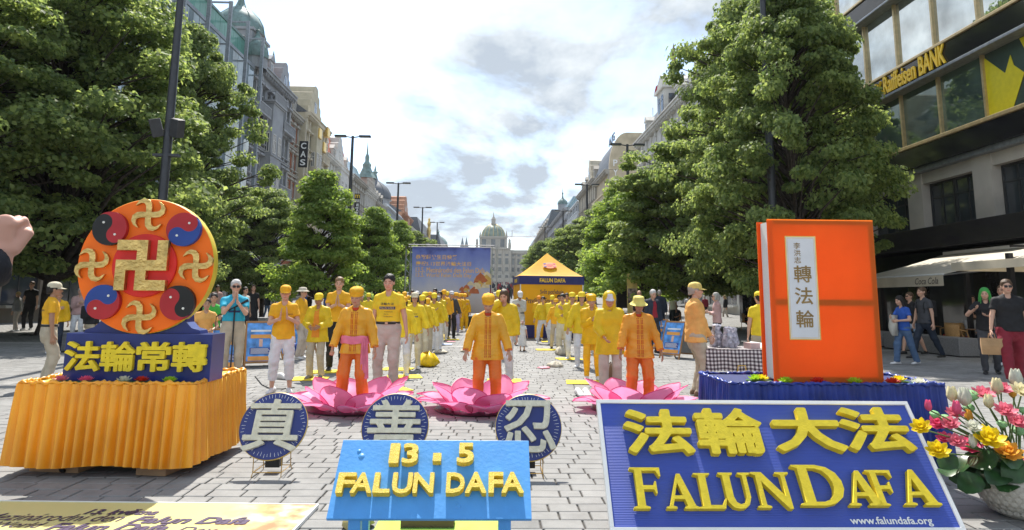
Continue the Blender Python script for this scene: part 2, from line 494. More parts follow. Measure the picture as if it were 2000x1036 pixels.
def wallmat(n, c): return mat(n, c, rough=0.85, var=0.10, vscale=0.8, bump=0.12, bscale=14, wear=(tuple(x * 0.72 for x in c), 0.35, 0.60))
W_GREY = wallmat('grey_stucco', (0.32, 0.325, 0.34)); W_CREAM = wallmat('cream_stucco', (0.55, 0.49, 0.38))
W_YEL = wallmat('yellow_stucco', (0.52, 0.46, 0.33)); W_WHITE = wallmat('white_stucco', (0.60, 0.58, 0.54))
W_BRICK = wallmat('brick_red_stucco', (0.42, 0.15, 0.08)); W_TERRA = wallmat('terracotta_stucco', (0.45, 0.23, 0.14))
W_BEIGE = wallmat('beige_stucco', (0.52, 0.44, 0.31)); W_STONE = wallmat('pale_sandstone', (0.38, 0.355, 0.31)); W_MOD = wallmat('white_panel', (0.62, 0.65, 0.68))
W_DARK = wallmat('dark_sandstone', (0.25, 0.21, 0.17))

_win = {}
def window_meshes(w, h, arch, fm):
 key = (round(w, 2), round(h, 2), arch, fm.name)
 if key in _win: return _win[key]
 t, d = 0.09, 0.07
 fr = MB()
 if arch:
  n = 8; hs = h - w / 2
  outer = [(-w / 2, 0), (w / 2, 0), (w / 2, hs)] + [(w / 2 * math.cos(math.pi * k / n), hs + w / 2 * math.sin(math.pi * k / n)) for k in range(1, n)] + [(-w / 2, hs)]
  for (a, b) in zip(outer, outer[1:] + outer[:1]):
   fr.tube([(a[0] * 0.96, 0, a[1] * 0.985 + 0.02), (b[0] * 0.96, 0, b[1] * 0.985 + 0.02)], t * 0.55, n=4)
 else:
  fr.box(-w / 2, w / 2, -d, 0, 0, t); fr.box(-w / 2, w / 2, -d, 0, h - t, h)
  fr.box(-w / 2, -w / 2 + t, -d, 0, t, h - t); fr.box(w / 2 - t, w / 2, -d, 0, t, h - t)
 fr.box(-0.04, 0.04, -d * 0.9, 0, t, h - t)
 if h > 1.4: fr.box(-w / 2 + t, w / 2 - t, -d * 0.8, 0, h * 0.66, h * 0.66 + 0.07)
 pn = MB(); pn.box(-w / 2, w / 2, -0.012, 0.012, 0, h)
 si = MB(); si.box(-w / 2 - 0.14, w / 2 + 0.14, -0.42, -0.02, -0.14, 0.0); 
 ho = MB(); ho.box(-w / 2 - 0.18, w / 2 + 0.18, -0.46, -0.02, h + 0.10, h + 0.34)
 fm_, pm_, sm_ = fr.mesh('window'), pn.mesh('pane'), (si.mesh('sill'), ho.mesh('hood_mould'))
 fm_.materials.append(fm); pm_.materials.append(M_PANE)
 _win[key] = (fm_, pm_, sm_); return _win[key]

def put_window(root, u, z, w, h, fm=None, arch=False, trim=None, y=0.22, rz=0.0, pane=None, sill=True):
 f, p, s = window_meshes(w, h, arch, fm or M_FRAME_W)
 o = link('window', f, root); o.location = (u, y, z); o.rotation_euler = (0, 0, rz)
 q = link('pane', p, o); q.location = (0, -0.02, 0)
 if pane:
  q.material_slots[0].link = 'OBJECT'; q.material_slots[0].material = pane
 if trim and sill:
  for q_ in s:
   k = link(q_.name.split('.')[0], q_, o); k.location = (0, -y, 0)
   if not q_.materials: q_.materials.append(trim)
   k.material_slots[0].link = 'OBJECT'; k.material_slots[0].material = trim
 return o

def wall_with_holes(mb, W, z0, z1, holes, rec=0.24):
 "facade strip in the plane y=0 facing -y; holes are (u0,u1,v0,v1) sorted along u"
 u = 0.0
 def quad(a, b, c, d): mb.add([(a, 0, c), (b, 0, c), (b, 0, d), (a, 0, d)], [(0, 1, 2, 3)])
 for (a, b, c, d) in holes:
  if a > u: quad(u, a, z0, z1)
  quad(a, b, z0, c); quad(a, b, d, z1)
  mb.add([(a, 0, c), (b, 0, c), (b, 0, d), (a, 0, d), (a, rec, c), (b, rec, c), (b, rec, d), (a, rec, d)],
      [(0, 4, 5, 1), (1, 5, 6, 2), (2, 6, 7, 3), (3, 7, 4, 0)])
  u = b
 if u < W: quad(u, W, z0, z1)

def building(name, label, side, X, y0, y1, top, wall, storeys, trim=None, fm=None, D=13.0, roof='flat', roofm=None, roof_h=4.0,
    bays=(), gable=None, balconies=(), pilasters=True, dormers=0, group=None, crown=True, base=None):
 """storeys: list of (z_sill_abs, win_h, n, win_w, arch); facade runs along the street"""
 W = y1 - y0; zb = GZ(y0) - 0.6 if base is None else base
 if side == 'L': root = empty(name, (X, y0, 0), R(90), label, 'building', group)
 else: root = empty(name, (X, y1, 0), R(-90), label, 'building', group)
 trim = trim or wall
 mb = MB(); zs = [zb]
 for i in range(len(storeys) - 1): zs.append(storeys[i + 1][0] - 0.95)
 zs.append(top)
 for i, (zv, wh, n, ww, arch) in enumerate(storeys):
  step = W / n
  holes = []
  for k in range(n):
   uc = step * (k + 0.5)
   if any(b[0] - 0.2 < uc < b[1] + 0.2 and b[2] < zv + wh / 2 < b[3] for b in bays): continue
   holes.append((uc - ww / 2, uc + ww / 2, zv, zv + wh))
   put_window(root, uc, zv, ww, wh, fm, arch, trim)
  wall_with_holes(mb, W, zs[i], zs[i + 1], holes)
 mb.add([(0, 0, zb), (0, D, zb), (0, D, top), (0, 0, top)], [(0, 3, 2, 1)][::-1])
 mb.add([(W, 0, zb), (W, D, zb), (W, D, top), (W, 0, top)], [(0, 1, 2, 3)])
 mb.add([(0, D, zb), (W, D, zb), (W, D, top), (0, D, top)], [(0, 3, 2, 1)])
 mb.add([(0, 0, top), (W, 0, top), (W, D, top), (0, D, top)], [(0, 1, 2, 3)])
 mb.obj('wall', wall, root)
 # string courses and main cornice
 for i, z in enumerate(zs[1:-1]):
  c = MB(); p = 0.22 + 0.10 * (i % 2)
  c.box(-0.02, W + 0.02, -p, 0.04, z + 0.05, z + 0.28); c.box(-0.02, W + 0.02, -p - 0.10, 0.04, z + 0.28, z + 0.38)
  c.obj('string_course', trim, root)
 if crown:
  c = MB(); c.box(-0.05, W + 0.05, -0.35, 0.04, top - 0.75, top - 0.45); c.box(-0.1, W + 0.1, -0.75, 0.04, top - 0.45, top - 0.12)
  c.box(-0.1, W + 0.1, -0.9, 0.04, top - 0.12, top + 0.06)
  u = 0.4
  while u < W: c.box(u, u + 0.22, -0.62, 0.03, top - 0.78, top - 0.46); u += 0.75
  c.obj('cornice', trim, root)
 if pilasters and storeys:
  n = storeys[-1][2]
  for k in range(n + 1):
   u = min(max(W / n * k, 0.22), W - 0.22)
   if any(b[0] - 0.25 < u < b[1] + 0.25 for b in bays): continue
   c = MB(); c.box(u - 0.2, u + 0.2, -0.14, 0.03, zs[1] + 0.4, top - 0.8); c.box(u - 0.28, u + 0.28, -0.2, 0.03, top - 1.4, top - 0.82)
   c.obj('pilaster', trim, root)
 for (u0, u1, b0, b1, p, rows) in bays:
  c = MB(); c.box(u0, u1, -p, 0.03, b0, b1); c.box(u0 - 0.15, u1 + 0.15, -p - 0.15, 0.03, b1, b1 + 0.3)
  c.add([(u0, -p, b0 - 0.002), (u1, -p, b0 - 0.002), (u1 - 0.3, 0, b0 - 1.2), (u0 + 0.3, 0, b0 - 1.2), (u0, 0, b0 - 0.002), (u1, 0, b0 - 0.002)],
     [(0, 3, 2, 1), (0, 4, 3), (1, 2, 5)])
  bo = c.obj('bay', wall, root)
  for (zr, hr) in rows:
   for du in ((-0.5, 0.5) if u1 - u0 > 2.4 else (0,)):
    put_window(root, (u0 + u1) / 2 + du * (u1 - u0) * 0.5, zr, min(1.1, (u1 - u0) * 0.42), hr, fm, y=-p - 0.01, sill=False)
   if p > 0.7:
    put_window(root, u0 - 0.012, zr, p * 0.6, hr, fm, y=-p / 2, rz=R(-90), sill=False)
    put_window(root, u1 + 0.012, zr, p * 0.6, hr, fm, y=-p / 2, rz=R(90), sill=False)
   s = MB(); s.box(u0 - 0.1, u1 + 0.1, -p - 0.12, 0.02, zr - 0.35, zr - 0.15); s.obj('string_course', trim, bo)
 for (u0, u1, z, p) in balconies:
  c = MB(); c.box(u0, u1, -p, 0.03, z - 0.22, z); c.box(u0, u1, -p - 0.04, -p + 0.10, z + 0.92, z + 1.06)
  for e in (u0, u1 - 0.12): c.box(e, e + 0.12, -p + 0.1, 0.0, z + 0.92, z + 1.06)
  u = u0 + 0.05
  while u < u1 - 0.1: c.box(u, u + 0.12, -p, -p + 0.09, z, z + 0.92); u += 0.27
  for k in (0.12, 0.88):
   uu = u0 + (u1 - u0) * k; c.box(uu - 0.15, uu + 0.15, -p * 0.8, 0.03, z - 0.75, z - 0.22)
  c.obj('balcony', trim, root)
 rm = roofm or M_SLATE
 if roof == 'mansard':
  c = MB(); s = 1.7
  c.add([(0.05, 0.1, top + 0.07), (W - 0.05, 0.1, top + 0.07), (W - 0.05, D, top + 0.07), (0.05, D, top + 0.07),
      (0.05, s, top + roof_h), (W - 0.05, s, top + roof_h), (W - 0.05, D - s, top + roof_h), (0.05, D - s, top + roof_h)],
     [(0, 1, 5, 4), (1, 2, 6, 5), (2, 3, 7, 6), (3, 0, 4, 7), (4, 5, 6, 7)])
  r_ = c.obj('roof', rm, root)
  for k in range(dormers):
   u = W * (k + 0.5) / dormers; d = MB()
   d.box(u - 0.7, u + 0.7, 0.25, 2.2, top + 0.5, top + 2.3)
   d.add([(u - 0.9, 0.1, top + 2.3), (u + 0.9, 0.1, top + 2.3), (u, 0.1, top + 3.1), (u - 0.9, 2.4, top + 2.3), (u + 0.9, 2.4, top + 2.3), (u, 2.4, top + 3.1)],
      [(0, 1, 2), (3, 5, 4), (0, 2, 5, 3), (1, 4, 5, 2), (0, 3, 4, 1)])
   do = d.obj('dormer', trim, root); put_window(root, u, top + 0.75, 0.9, 1.3, fm, y=0.23, sill=False)
 elif roof == 'gable':
  c = MB(); c.add([(0, -0.3, top + 0.07), (W, -0.3, top + 0.07), (W, D / 2, top + roof_h), (0, D / 2, top + roof_h), (W, D, top + 0.07), (0, D, top + 0.07)],
      [(0, 1, 2, 3), (3, 2, 4, 5), (0, 3, 5), (1, 4, 2)])
  r_ = c.obj('roof', rm, root)
 if roof != 'flat':
  for k in (0.2, 0.8):
   c = MB(); c.box(W * k - 0.5, W * k + 0.5, D * 0.45, D * 0.45 + 0.7, top + roof_h * 0.6, top + roof_h + 1.2); c.obj('chimney', W_BRICK, r_)
 if gable:
  u0, u1, gh = gable; c = MB(); uc = (u0 + u1) / 2; hw = (u1 - u0) / 2
  pts = [(-1, 0), (1, 0), (1, .22), (.82, .26), (.78, .45), (.6, .5), (.55, .72), (.34, .78), (.28, .95), (.12, 1.0), (-.12, 1.0), (-.28, .95), (-.34, .78), (-.55, .72), (-.6, .5), (-.78, .45), (-.82, .26), (-1, .22)]
  c.prism([(uc + a * hw, top + 0.07 + b * gh) for a, b in pts], 7.0, Matrix.Translation((0, -0.12, 0)))
  g = fix_normals(c.obj('gable', wall, root))
  put_window(root, uc, top + gh * 0.2, min(1.2, hw * 0.7), gh * 0.32, fm, True, y=-0.14, sill=False)
 return root

def rows(z0, dz, n, wh, nw, ww, arch_top=False):
 return [(z0 + dz * i, wh, nw, ww, arch_top and i == n - 1) for i in range(n)]

def cupola(root, x, y, z, r, h, m=None, fin=2.0, base=1.2, sides=16):
 c = MB(); prof = [(r, z), (r * 1.06, z + h * .12), (r * 1.0, z + h * .3), (r * .82, z + h * .52), (r * .52, z + h * .72), (r * .22, z + h * .86), (r * .14, z + h)]
 c.lathe(prof, sides, Matrix.Translation((x, y, 0))); o = c.obj('cupola', m or M_COPPER, root, smooth=True)
 for k in range(sides // 2):
  a = 4 * math.pi * k / sides
  q = MB(); q.tube([(x + math.cos(a) * pr * 1.01, y + math.sin(a) * pr * 1.01, pz) for pr, pz in prof], 0.05, 4); q.obj('rib', m or M_COPPER, o)
 f = MB(); f.lathe([(r * .16, z + h), (r * .10, z + h + fin * .3), (r * .2, z + h + fin * .42), (r * .08, z + h + fin * .55), (0.02, z + h + fin)], 8, Matrix.Translation((x, y, 0))); f.obj('finial', M_COPPER, o)
 d = MB(); d.lathe([(r * .98, z - base), (r * .98, z), (r * 1.12, z + 0.02)], sides, Matrix.Translation((x, y, 0))); d.obj('drum', W_GREY, o)
 return o

def lettered_sign(root, body, u, z, w, h, y, m_board, m_txt, vertical=False, rz=0.0, rounded=False):
 e = link('sign', (lambda c: (c.box(-w / 2, w / 2, -0.09, 0.09, -h / 2, h / 2, 0.06), c.mesh('sign'))[1])(MB()), root, m_board)
 e.location = (u, y, z); e.rotation_euler = (0, 0, rz)
 if vertical == 'up':
  t = link('lettering', fit_text(body, h * 0.84, w * 0.62, ext=0.02, off=0.02), e, m_txt); t.matrix_local = Matrix.Translation((0, -0.092, 0)) @ Matrix.Rotation(R(90), 4, 'X') @ Matrix.Rotation(R(90), 4, 'Z')
 elif vertical:
  n = len(body); step = h * 0.94 / n
  for i, ch in enumerate(body):
   t = link('letter', fit_text(ch, w * 0.6, step * 0.74, ext=0.02, off=0.02), e, m_txt); t.rotation_euler = (R(90), 0, 0)
   t.location = (0, -0.092, h * 0.47 - step * (i + 0.5))
 else:
  t = link('lettering', fit_text(body, w * 0.86, h * 0.6, ext=0.02, off=0.015), e, m_txt); t.rotation_euler = (R(90), 0, 0); t.location = (0, -0.092, 0)
 return e

LX, RX = -27.0, 20.0
ROWS_G = 'houses along the left side of the square'; ROWS_H = 'houses along the right side of the square'
M_SIGN_B = mat('black_sign_face', (0.015, 0.015, 0.017), rough=0.4); M_SIGN_W = mat('white_letter', (0.8, 0.8, 0.78), rough=0.5, var=0.03)
M_SIGN_R = mat('red_letter', (0.5, 0.03, 0.03), rough=0.5); M_SIGN_Y = mat('yellow_letter', (0.82, 0.55, 0.03), rough=0.45, var=0.05)

# --- old stone house at the very left, behind the linden
b = building('stone_house', 'dark stone house with shop windows behind the big left linden', 'L', -25.0, 8, 43, 20.5, W_DARK,
    [(0.9, 3.0, 8, 2.9, False)] + rows(5.6, 4.2, 4, 2.5, 12, 1.5), W_STONE, M_FRAME_D, group=ROWS_G)
# --- glass building
def glass_building():
 y0, y1, top = 43.4, 71, 26.4; W = y1 - y0
 root = empty('glass_building', (LX + 0.5, y0, 0), R(90), 'office building with a wall of tall pale glass panels and green glass roof terrace', 'building', ROWS_G)
 c = MB(); c.box(0, W, 0.35, 14, -0.6, top - 0.2); c.obj('core', mat('grey_core', (0.2, 0.22, 0.23)), root)
 n = 12; st = W / n
 for r_ in range(4):
  za, zb_ = 4.2 + r_ * 5.55, 4.2 + (r_ + 1) * 5.55
  for k in range(n):
   c = MB(); c.box(st * k + 0.04, st * (k + 1) - 0.04, -0.02, 0.06, za + 0.04, zb_ - 0.04); c.obj('glass_panel', M_PANE_SKY, root)
 for k in range(0, n + 1, 2):
  c = MB(); u = min(max(st * k, 0.1), W - 0.1); c.box(u - 0.11, u + 0.11, -0.95, -0.62, 0, top + 3.4); c.box(u - 0.05, u + 0.05, -0.62, 0.3, top - 1.0, top - 0.85); c.box(u - 0.05, u + 0.05, -0.62, 0.3, 12, 12.15)
  c.box(u - 0.05, u + 0.05, -0.62, 3.0, top + 3.2, top + 3.38)
  c.obj('mullion_post', M_ZINC, root)
 c = MB(); c.box(0, W, -0.1, 0.4, top - 0.2, top + 0.15); c.obj('parapet', M_ZINC, root)
 for k in range(n * 2):
  c = MB(); c.box(st / 2 * k + 0.03, st / 2 * (k + 1) - 0.03, 1.1, 1.16, top - 0.15, top + 2.9); c.obj('terrace_pane', mat('green_glass', (0.14, 0.33, 0.27), rough=0.08, var=0.15, vscale=0.5), root)
 c = MB(); c.box(0, W, 1.0, 1.3, top + 2.9, top + 3.15); c.obj('terrace_rail', M_COPPER, root)
 for k in range(6):
  c = MB(); c.box(st * 2 * k + 0.3, st * 2 * (k + 1) - 0.3, -0.05, 0.05, 0.3, 4.0); c.obj('shop_window', M_PANE, root)
glass_building()
# --- grey ornate house with green domes
b = building('ornate_house', 'grey ornate town house with green copper domes and curved balconies', 'L', LX, 71.2, 86, 27.6, W_GREY,
    [(GZ(72) + 1, 3.0, 4, 2.6, False)] + rows(7.0, 4.0, 5, 2.5, 8, 1.15, True), W_GREY, M_FRAME_W, roof='mansard', roofm=M_TILE_RED, roof_h=3.0, dormers=3,
    bays=[(5.4, 9.2, 9.2, 24.0, 1.0, [(10.2, 2.3), (14.2, 2.3), (18.2, 2.3)])], balconies=[(0.6, 4.8, 22.1, 1.0), (5.0, 9.6, 24.4, 1.3), (9.8, 14.4, 22.1, 1.0), (9.8, 14.4, 14.1, 0.9)], gable=(9.6, 14.0, 3.6), group=ROWS_G)
c = MB(); c.box(0.3, 5.6, 0.2, 5.2, 27.7, 31.0); c.box(0.1, 5.8, 0.0, 5.4, 31.0, 31.3); tw = c.obj('tower', W_GREY, b)
for k in range(3): put_window(b, 1.2 + k * 1.6, 28.4, 0.9, 1.9, M_FRAME_W, True, y=0.19, sill=False)
for k in range(3): put_window(b, 0.29, 28.4, 0.9, 1.9, M_FRAME_W, True, y=1.2 + k * 1.4, rz=R(-90), sill=False)
cupola(b, 2.95, 2.7, 31.3, 2.7, 4.0, fin=2.4, base=0.0); cupola(b, 1.0, -0.2, 27.8, 1.25, 3.0, fin=0.9)
lettered_sign(b, 'KO', 0.4, 19.8, 1.0, 2.7, -1.2, M_SIGN_B, M_SIGN_R, True, R(-90))
# --- brick house with slate roof
b = building('brick_house', 'narrow red brick house with grey slate mansard next to the yellow gable', 'L', LX - 0.6, 86.1, 92, 26.2, W_BRICK,
    [(GZ(88) + 1, 3, 2, 2.2, False)] + rows(7.2, 3.8, 5, 2.2, 3, 1.1), W_STONE, M_FRAME_W, roof='mansard', roofm=M_SLATE, roof_h=4.6, dormers=2, group=ROWS_G)
c = MB(); c.lathe([(0.12, 30.8), (0.3, 31.4), (0.42, 32.4), (0.25, 33.2), (0.03, 34.4)], 8, Matrix.Translation((0.9, 2.4, 0))); c.obj('finial', M_COPPER, b)
# --- yellow gabled house, CAS sign
b = building('gabled_house', 'tall cream and yellow house with stepped gable and black vertical sign', 'L', LX + 0.3, 92.1, 104, 27.4, W_YEL,
    [(GZ(95) + 1, 3, 3, 2.6, False)] + rows(7.4, 3.75, 5, 2.3, 6, 1.0, True), W_CREAM, M_FRAME_W, roof='gable', roofm=M_SLATE, roof_h=5.0, gable=(0.6, 8.0, 5.0),
    bays=[(3.2, 6.4, 12.2, 26.4, 0.9, [(12.6, 2.2), (16.4, 2.2), (20.2, 2.2)])], balconies=[(7.4, 11.4, 22.0, 0.9)], group=ROWS_G)
lettered_sign(b, 'CAS', -6.6, 19.9, 1.15, 3.5, -1.9, M_SIGN_B, M_SIGN_W, True, R(-90))
for i, (u, z) in enumerate([(4.3, 24.6), (7.2, 23.2), (9.0, 26.0)]):
 c = MB(); c.box(u - 0.7, u + 0.7, -1.15, -0.3, z, z + 1.5, 0.1); c.obj('gilt_relief', M_GILT, b)
b = building('red_mansard_house', 'white house with bright red tiled mansard and triangular gable', 'L', LX, 104.1, 124, 24.2, W_WHITE,
    [(GZ(108) + 1, 3, 4, 3, False)] + rows(7.8, 3.7, 4, 2.2, 9, 1.15, True), W_WHITE, M_FRAME_W, roof='mansard', roofm=M_TILE_RED, roof_h=5.2, dormers=4, gable=(7.0, 14.0, 5.0),
    bays=[(7.6, 13.4, 11.4, 23.0, 1.1, [(11.8, 2.1), (15.5, 2.1), (19.2, 2.1)])], balconies=[(1, 7, 15.1, 1.0), (14, 19, 15.1, 1.0)], group=ROWS_G)
b = building('glass_roof_house', 'white house with sloped blue glass roof beyond the red mansard', 'L', LX, 124.1, 138, 24.6, W_WHITE,
    rows(5.0, 3.8, 5, 2.4, 6, 1.2), W_STONE, M_FRAME_W, roof='mansard', roofm=mat('blue_roof_glass', (0.2, 0.3, 0.36), rough=0.15, var=0.1), roof_h=3.6, group=ROWS_G)
lettered_sign(b, 'm', 0.5, 20.4, 1.1, 1.1, -1.4, M_SIGN_B, M_SIGN_Y, rz=R(-90)); lettered_sign(b, 'ibis', 0.5, 17.9, 1.0, 2.8, -1.4, M_SIGN_B, M_SIGN_W, 'up', R(-90))
b = building('sculpted_house', 'white house with sculpted figures along its cornice and a thin spire', 'L', LX + 0.2, 138.1, 150, 24.4, W_WHITE,
    rows(5.6, 3.8, 5, 2.3, 6, 1.1, True), W_WHITE, M_FRAME_W, roof='gable', roofm=M_TILE_RED, roof_h=4.0, balconies=[(1, 11, 12.8, 1.0)], group=ROWS_G)
c = MB(); c.box(8.2, 11.6, 0.1, 3.4, 24.5, 28.0); c.obj('tower', W_STONE, b)
c = MB(); c.lathe([(2.3, 28.0), (1.5, 29.2), (0.9, 30.6), (1.0, 31.2), (0.45, 32.0), (0.5, 33.0), (0.2, 33.8), (0.05, 36.4)], 8, Matrix.Translation((9.9, 1.8, 0))); c.obj('spire', M_COPPER, b)
for k in range(6):
 c = MB(); c.lathe([(0.3, 24.5), (0.34, 25.2), (0.22, 25.9), (0.3, 26.1), (0.16, 26.5), (0.0, 26.7)], 7, Matrix.Translation((0.9 + k * 1.3, -0.3, 0))); c.obj('statue', W_STONE, b)
b = building('dark_roof_house', 'brownish house with dark curved mansard and green eaves', 'L', LX, 150.1, 164, 23.4, W_STONE,
    rows(6.2, 3.7, 5, 2.2, 7, 1.1), W_STONE, M_FRAME_D, roof='mansard', roofm=M_SLATE, roof_h=4.2, dormers=4, bays=[(5, 9, 10, 22.5, 1.0, [(10.6, 2), (14.2, 2), (18, 2)])], group=ROWS_G)
b = building('ribbon_window_block', 'modern white block with long rows of dark windows', 'L', LX + 0.6, 164.1, 192, 24.8, W_MOD,
    rows(8.0, 3.5, 5, 1.9, 18, 1.3), W_MOD, M_FRAME_D, pilasters=False, crown=False, group=ROWS_G)
cupola(b, 10, 5, 27.0, 4.2, 6.0, m=M_SLATE, fin=3.4, base=2.4)
b = building('terracotta_house', 'terracotta coloured house with curly sculpted gable', 'L', LX + 0.4, 192.1, 215, 26.4, W_TERRA,
    rows(8.4, 3.7, 5, 2.2, 9, 1.2, True), W_TERRA, M_FRAME_W, roof='gable', roofm=M_SLATE, roof_h=4, gable=(3, 14, 5.6), bays=[(6, 11, 13, 25.5, 1.2, [(13.6, 2), (17.4, 2), (21, 2)])], group=ROWS_G)
for i, (a, d, t, w_, rf, nm, lb) in enumerate([(215.2, 250, 24.5, W_WHITE, 'gable', 'far_white_house', 'far white house with steep grey roof left of the stage banner'),
  (250.2, 296, 26.0, W_STONE, 'mansard', 'far_stone_house', 'far pale stone house with gilt statue on its roof edge'),
  (296.2, 350, 27.0, W_GREY, 'gable', 'far_grey_house', 'far grey house low above the stage banner'),
  (350.2, 430, 29.0, W_CREAM, 'mansard', 'far_cream_house', 'farthest cream house at the upper end of the left row')]):
 b = building(nm, lb, 'L', LX, a, d, t, w_, rows(GZ(a) + 4.5, 4.0, 4, 2.3, int((d - a) / 4.2), 1.5), w_, M_FRAME_D, roof=rf, roofm=M_SLATE, roof_h=6.0, pilasters=False, group=ROWS_G)
 if i == 1:
  c = MB(); c.lathe([(0.6, 26), (0.7, 28), (0.9, 30), (0.5, 31.5), (0.8, 33), (0.4, 34), (0.5, 34.8), (0, 35.4)], 8, Matrix.Translation((30, 0, 0))); c.obj('statue', M_GILT, b)
 if i == 3: cupola(b, 50, 6, 33.0, 5.5, 7.0, fin=3.5, base=2.0)

# --- right row
b = building('spired_house', 'white ornate house with pointed obelisk tower rising behind the right lindens', 'R', RX + 1.0, 47, 94, 24.0, W_WHITE,
    [(GZ(50) + 1, 3, 10, 3.2, False)] + rows(6.2, 3.9, 4, 2.4, 18, 1.2, True), W_WHITE, M_FRAME_W, roof='mansard', roofm=M_SLATE, roof_h=3.6, dormers=6, group=ROWS_H)
# tower near y = 76 -> local u = 94 - 76
c = MB(); c.box(12.4, 15.9, -0.3, 3.6, 24.1, 27.4); c.box(12.1, 16.2, -0.6, 3.9, 27.4, 27.8)
c.prism([(12.2, 27.8), (16.1, 27.8), (15.4, 28.8), (14.15, 29.6), (12.9, 28.8)], 3.6, Matrix.Translation((0, -0.3, 0))); tw = fix_normals(c.obj('tower', W_WHITE, b))
for k in range(2): put_window(b, 13.4 + 1.6 * k, 24.7, 0.9, 2.0, M_FRAME_D, True, y=-0.32, sill=False)
for k in range(2): put_window(b, 15.915, 24.7, 0.9, 2.0, M_FRAME_D, True, y=0.7 + 1.7 * k, rz=R(90), sill=False)
c = MB(); c.lathe([(1.2, 29.0), (1.0, 29.5), (0.55, 29.8), (0.5, 30.2)], 8, Matrix.Translation((14.15, 1.5, 0))); c.obj('tower_cap', M_COPPER, b)
c = MB(); c.lathe([(0.5, 30.2), (0.42, 30.6), (0.12, 33.2), (0.0, 33.9)], 6, Matrix.Translation((14.15, 1.5, 0))); c.obj('obelisk', mat('rusty_obelisk', (0.22, 0.14, 0.10)), b)
for k in range(3):
 c = MB(); c.lathe([(0.6, 27.6), (0.25, 28.6), (0.3, 29.2), (0.05, 31.6)], 6, Matrix.Translation((26 + k * 5, 2.5, 0))); c.obj('spire', M_COPPER, b)
c = MB(); c.tube([(1.0, 3, 27), (1.0, 3, 33.5)], [0.09, 0.05], 6); fp = c.obj('flagpole', M_SIGN_W, b)
c = MB(); c.add([(1.0, 3, 33), (1.15, 2.4, 32.4), (1.05, 2.1, 31.0), (1.0, 3, 31.2)], [(0, 1, 2, 3)]); c.obj('flag', mat('red_flag', (0.4, 0.03, 0.05)), fp)

b = building('hotel_house', 'beige hotel house with curved black mansard and plain side wall with three round holes', 'R', RX, 113, 127, 24.0, W_BEIGE,
    rows(6.5, 3.7, 4, 2.3, 7, 1.2), W_STONE, M_FRAME_W, D=15, bays=[(1, 13, 15.2, 19.6, 1.0, [(16.4, 2.2)])], group=ROWS_H)
W_ = 14.0
pts = [(0.0, 24.07)] + [(3.2 * (1 - math.cos(a)) , 24.07 + 6.6 * math.sin(a)) for a in [R(10 * k) for k in range(1, 10)]] + [(15, 30.67), (15, 24.07)]
c = MB(); M_ = Matrix(((0, -1, 0, W_), (1, 0, 0, 0), (0, 0, 1, 0), (0, 0, 0, 1)))
c.prism(pts, 0.5, M_); sw = fix_normals(c.obj('gable_wall', W_BEIGE, b))
c = MB(); c.prism([(p[0] + 0.1, p[1] - 0.05) for p in pts], 13.4, M_ @ Matrix.Translation((0, 0.51, 0))); fix_normals(c.obj('roof', M_SLATE, b))
for k in range(3):
 c = MB(); c.lathe([(0.0, 0.03), (0.42, 0.03), (0.5, 0.0)], 14, Matrix.Translation((W_ + 0.01, 4.2 + k * 1.25, 27.0)) @ Matrix.Rotation(R(90), 4, 'Y')); c.obj('round_opening', M_FRAME_D, sw)
c = MB(); c.box(W_ - 0.02, W_ + 0.12, 0, 15, 20.2, 20.6); c.obj('string_course', W_TERRA, b)
for i, ch in enumerate('PYTLOUN'):
 t = link('letter', fit_text(ch, 0.75, 1.15, ext=0.06, off=0.015), b, M_SIGN_W)
 t.matrix_local = Matrix.Translation((W_ + 0.02, 1.1, 25.2 - i * 1.75)) @ Matrix.Rotation(R(90), 4, 'Z') @ Matrix.Rotation(R(90), 4, 'X')
t = link('lettering', fit_text('AUG', 6, 1.5, ext=0.1, off=0.02), b, M_SIGN_B); t.matrix_local = Matrix.Translation((10.5, 1.2, 30.2)) @ Matrix.Rotation(R(90), 4, 'X')
for k, (u, h) in enumerate([(13.5, 4.0), (12.6, 2.4), (11.5, 3.0), (9.0, 2.2)]):
 c = MB(); c.tube([(u, 8, 30.6), (u, 8, 31.4 + h)], 0.05, 5); c.obj('antenna', M_ZINC, b)
b = building('dormer_house', 'cream house with green copper dormers beyond the beige hotel', 'R', RX - 0.2, 127.1, 151, 25.0, W_CREAM,
    rows(7.0, 3.8, 4, 2.3, 9, 1.2, True), W_STONE, M_FRAME_W, roof='mansard', roofm=M_SLATE, roof_h=4.2, dormers=4, gable=(14, 20, 5.0), group=ROWS_H)
b = building('white_modern_block', 'white modern block with glass corner and roof railing in the right row', 'R', RX - 0.4, 151.1, 175, 24.6, W_MOD,
    rows(7.8, 3.5, 5, 2.0, 8, 2.2), W_MOD, M_FRAME_D, pilasters=False, crown=False, group=ROWS_H)
put_window(b, 24.02, 20.5, 4.0, 2.6, M_FRAME_D, y=3.0, rz=R(90), sill=False, pane=M_PANE_SKY)
for k in range(9):
 c = MB(); c.box(k * 2.9, k * 2.9 + 0.08, 0.1, 0.18, 24.6, 26.0); c.obj('railing_post', M_COPPER, b)
c = MB(); c.box(0, 24, 0.08, 0.2, 25.95, 26.05); c.obj('rail', M_COPPER, b)
b = building('glass_bay_house', 'grey house with glazed top floors and a small green lantern turret', 'R', RX - 0.4, 175.1, 238, 26.0, W_GREY,
    rows(8.4, 3.9, 4, 2.6, 18, 2.2), W_GREY, M_FRAME_D, pilasters=False, roof='mansard', roofm=mat('blue_roof_glass', (0.2, 0.3, 0.36)), roof_h=3.0, group=ROWS_H)
cupola(b, 33, 2.0, 31.0, 1.5, 2.2, fin=3.0, base=2.0)
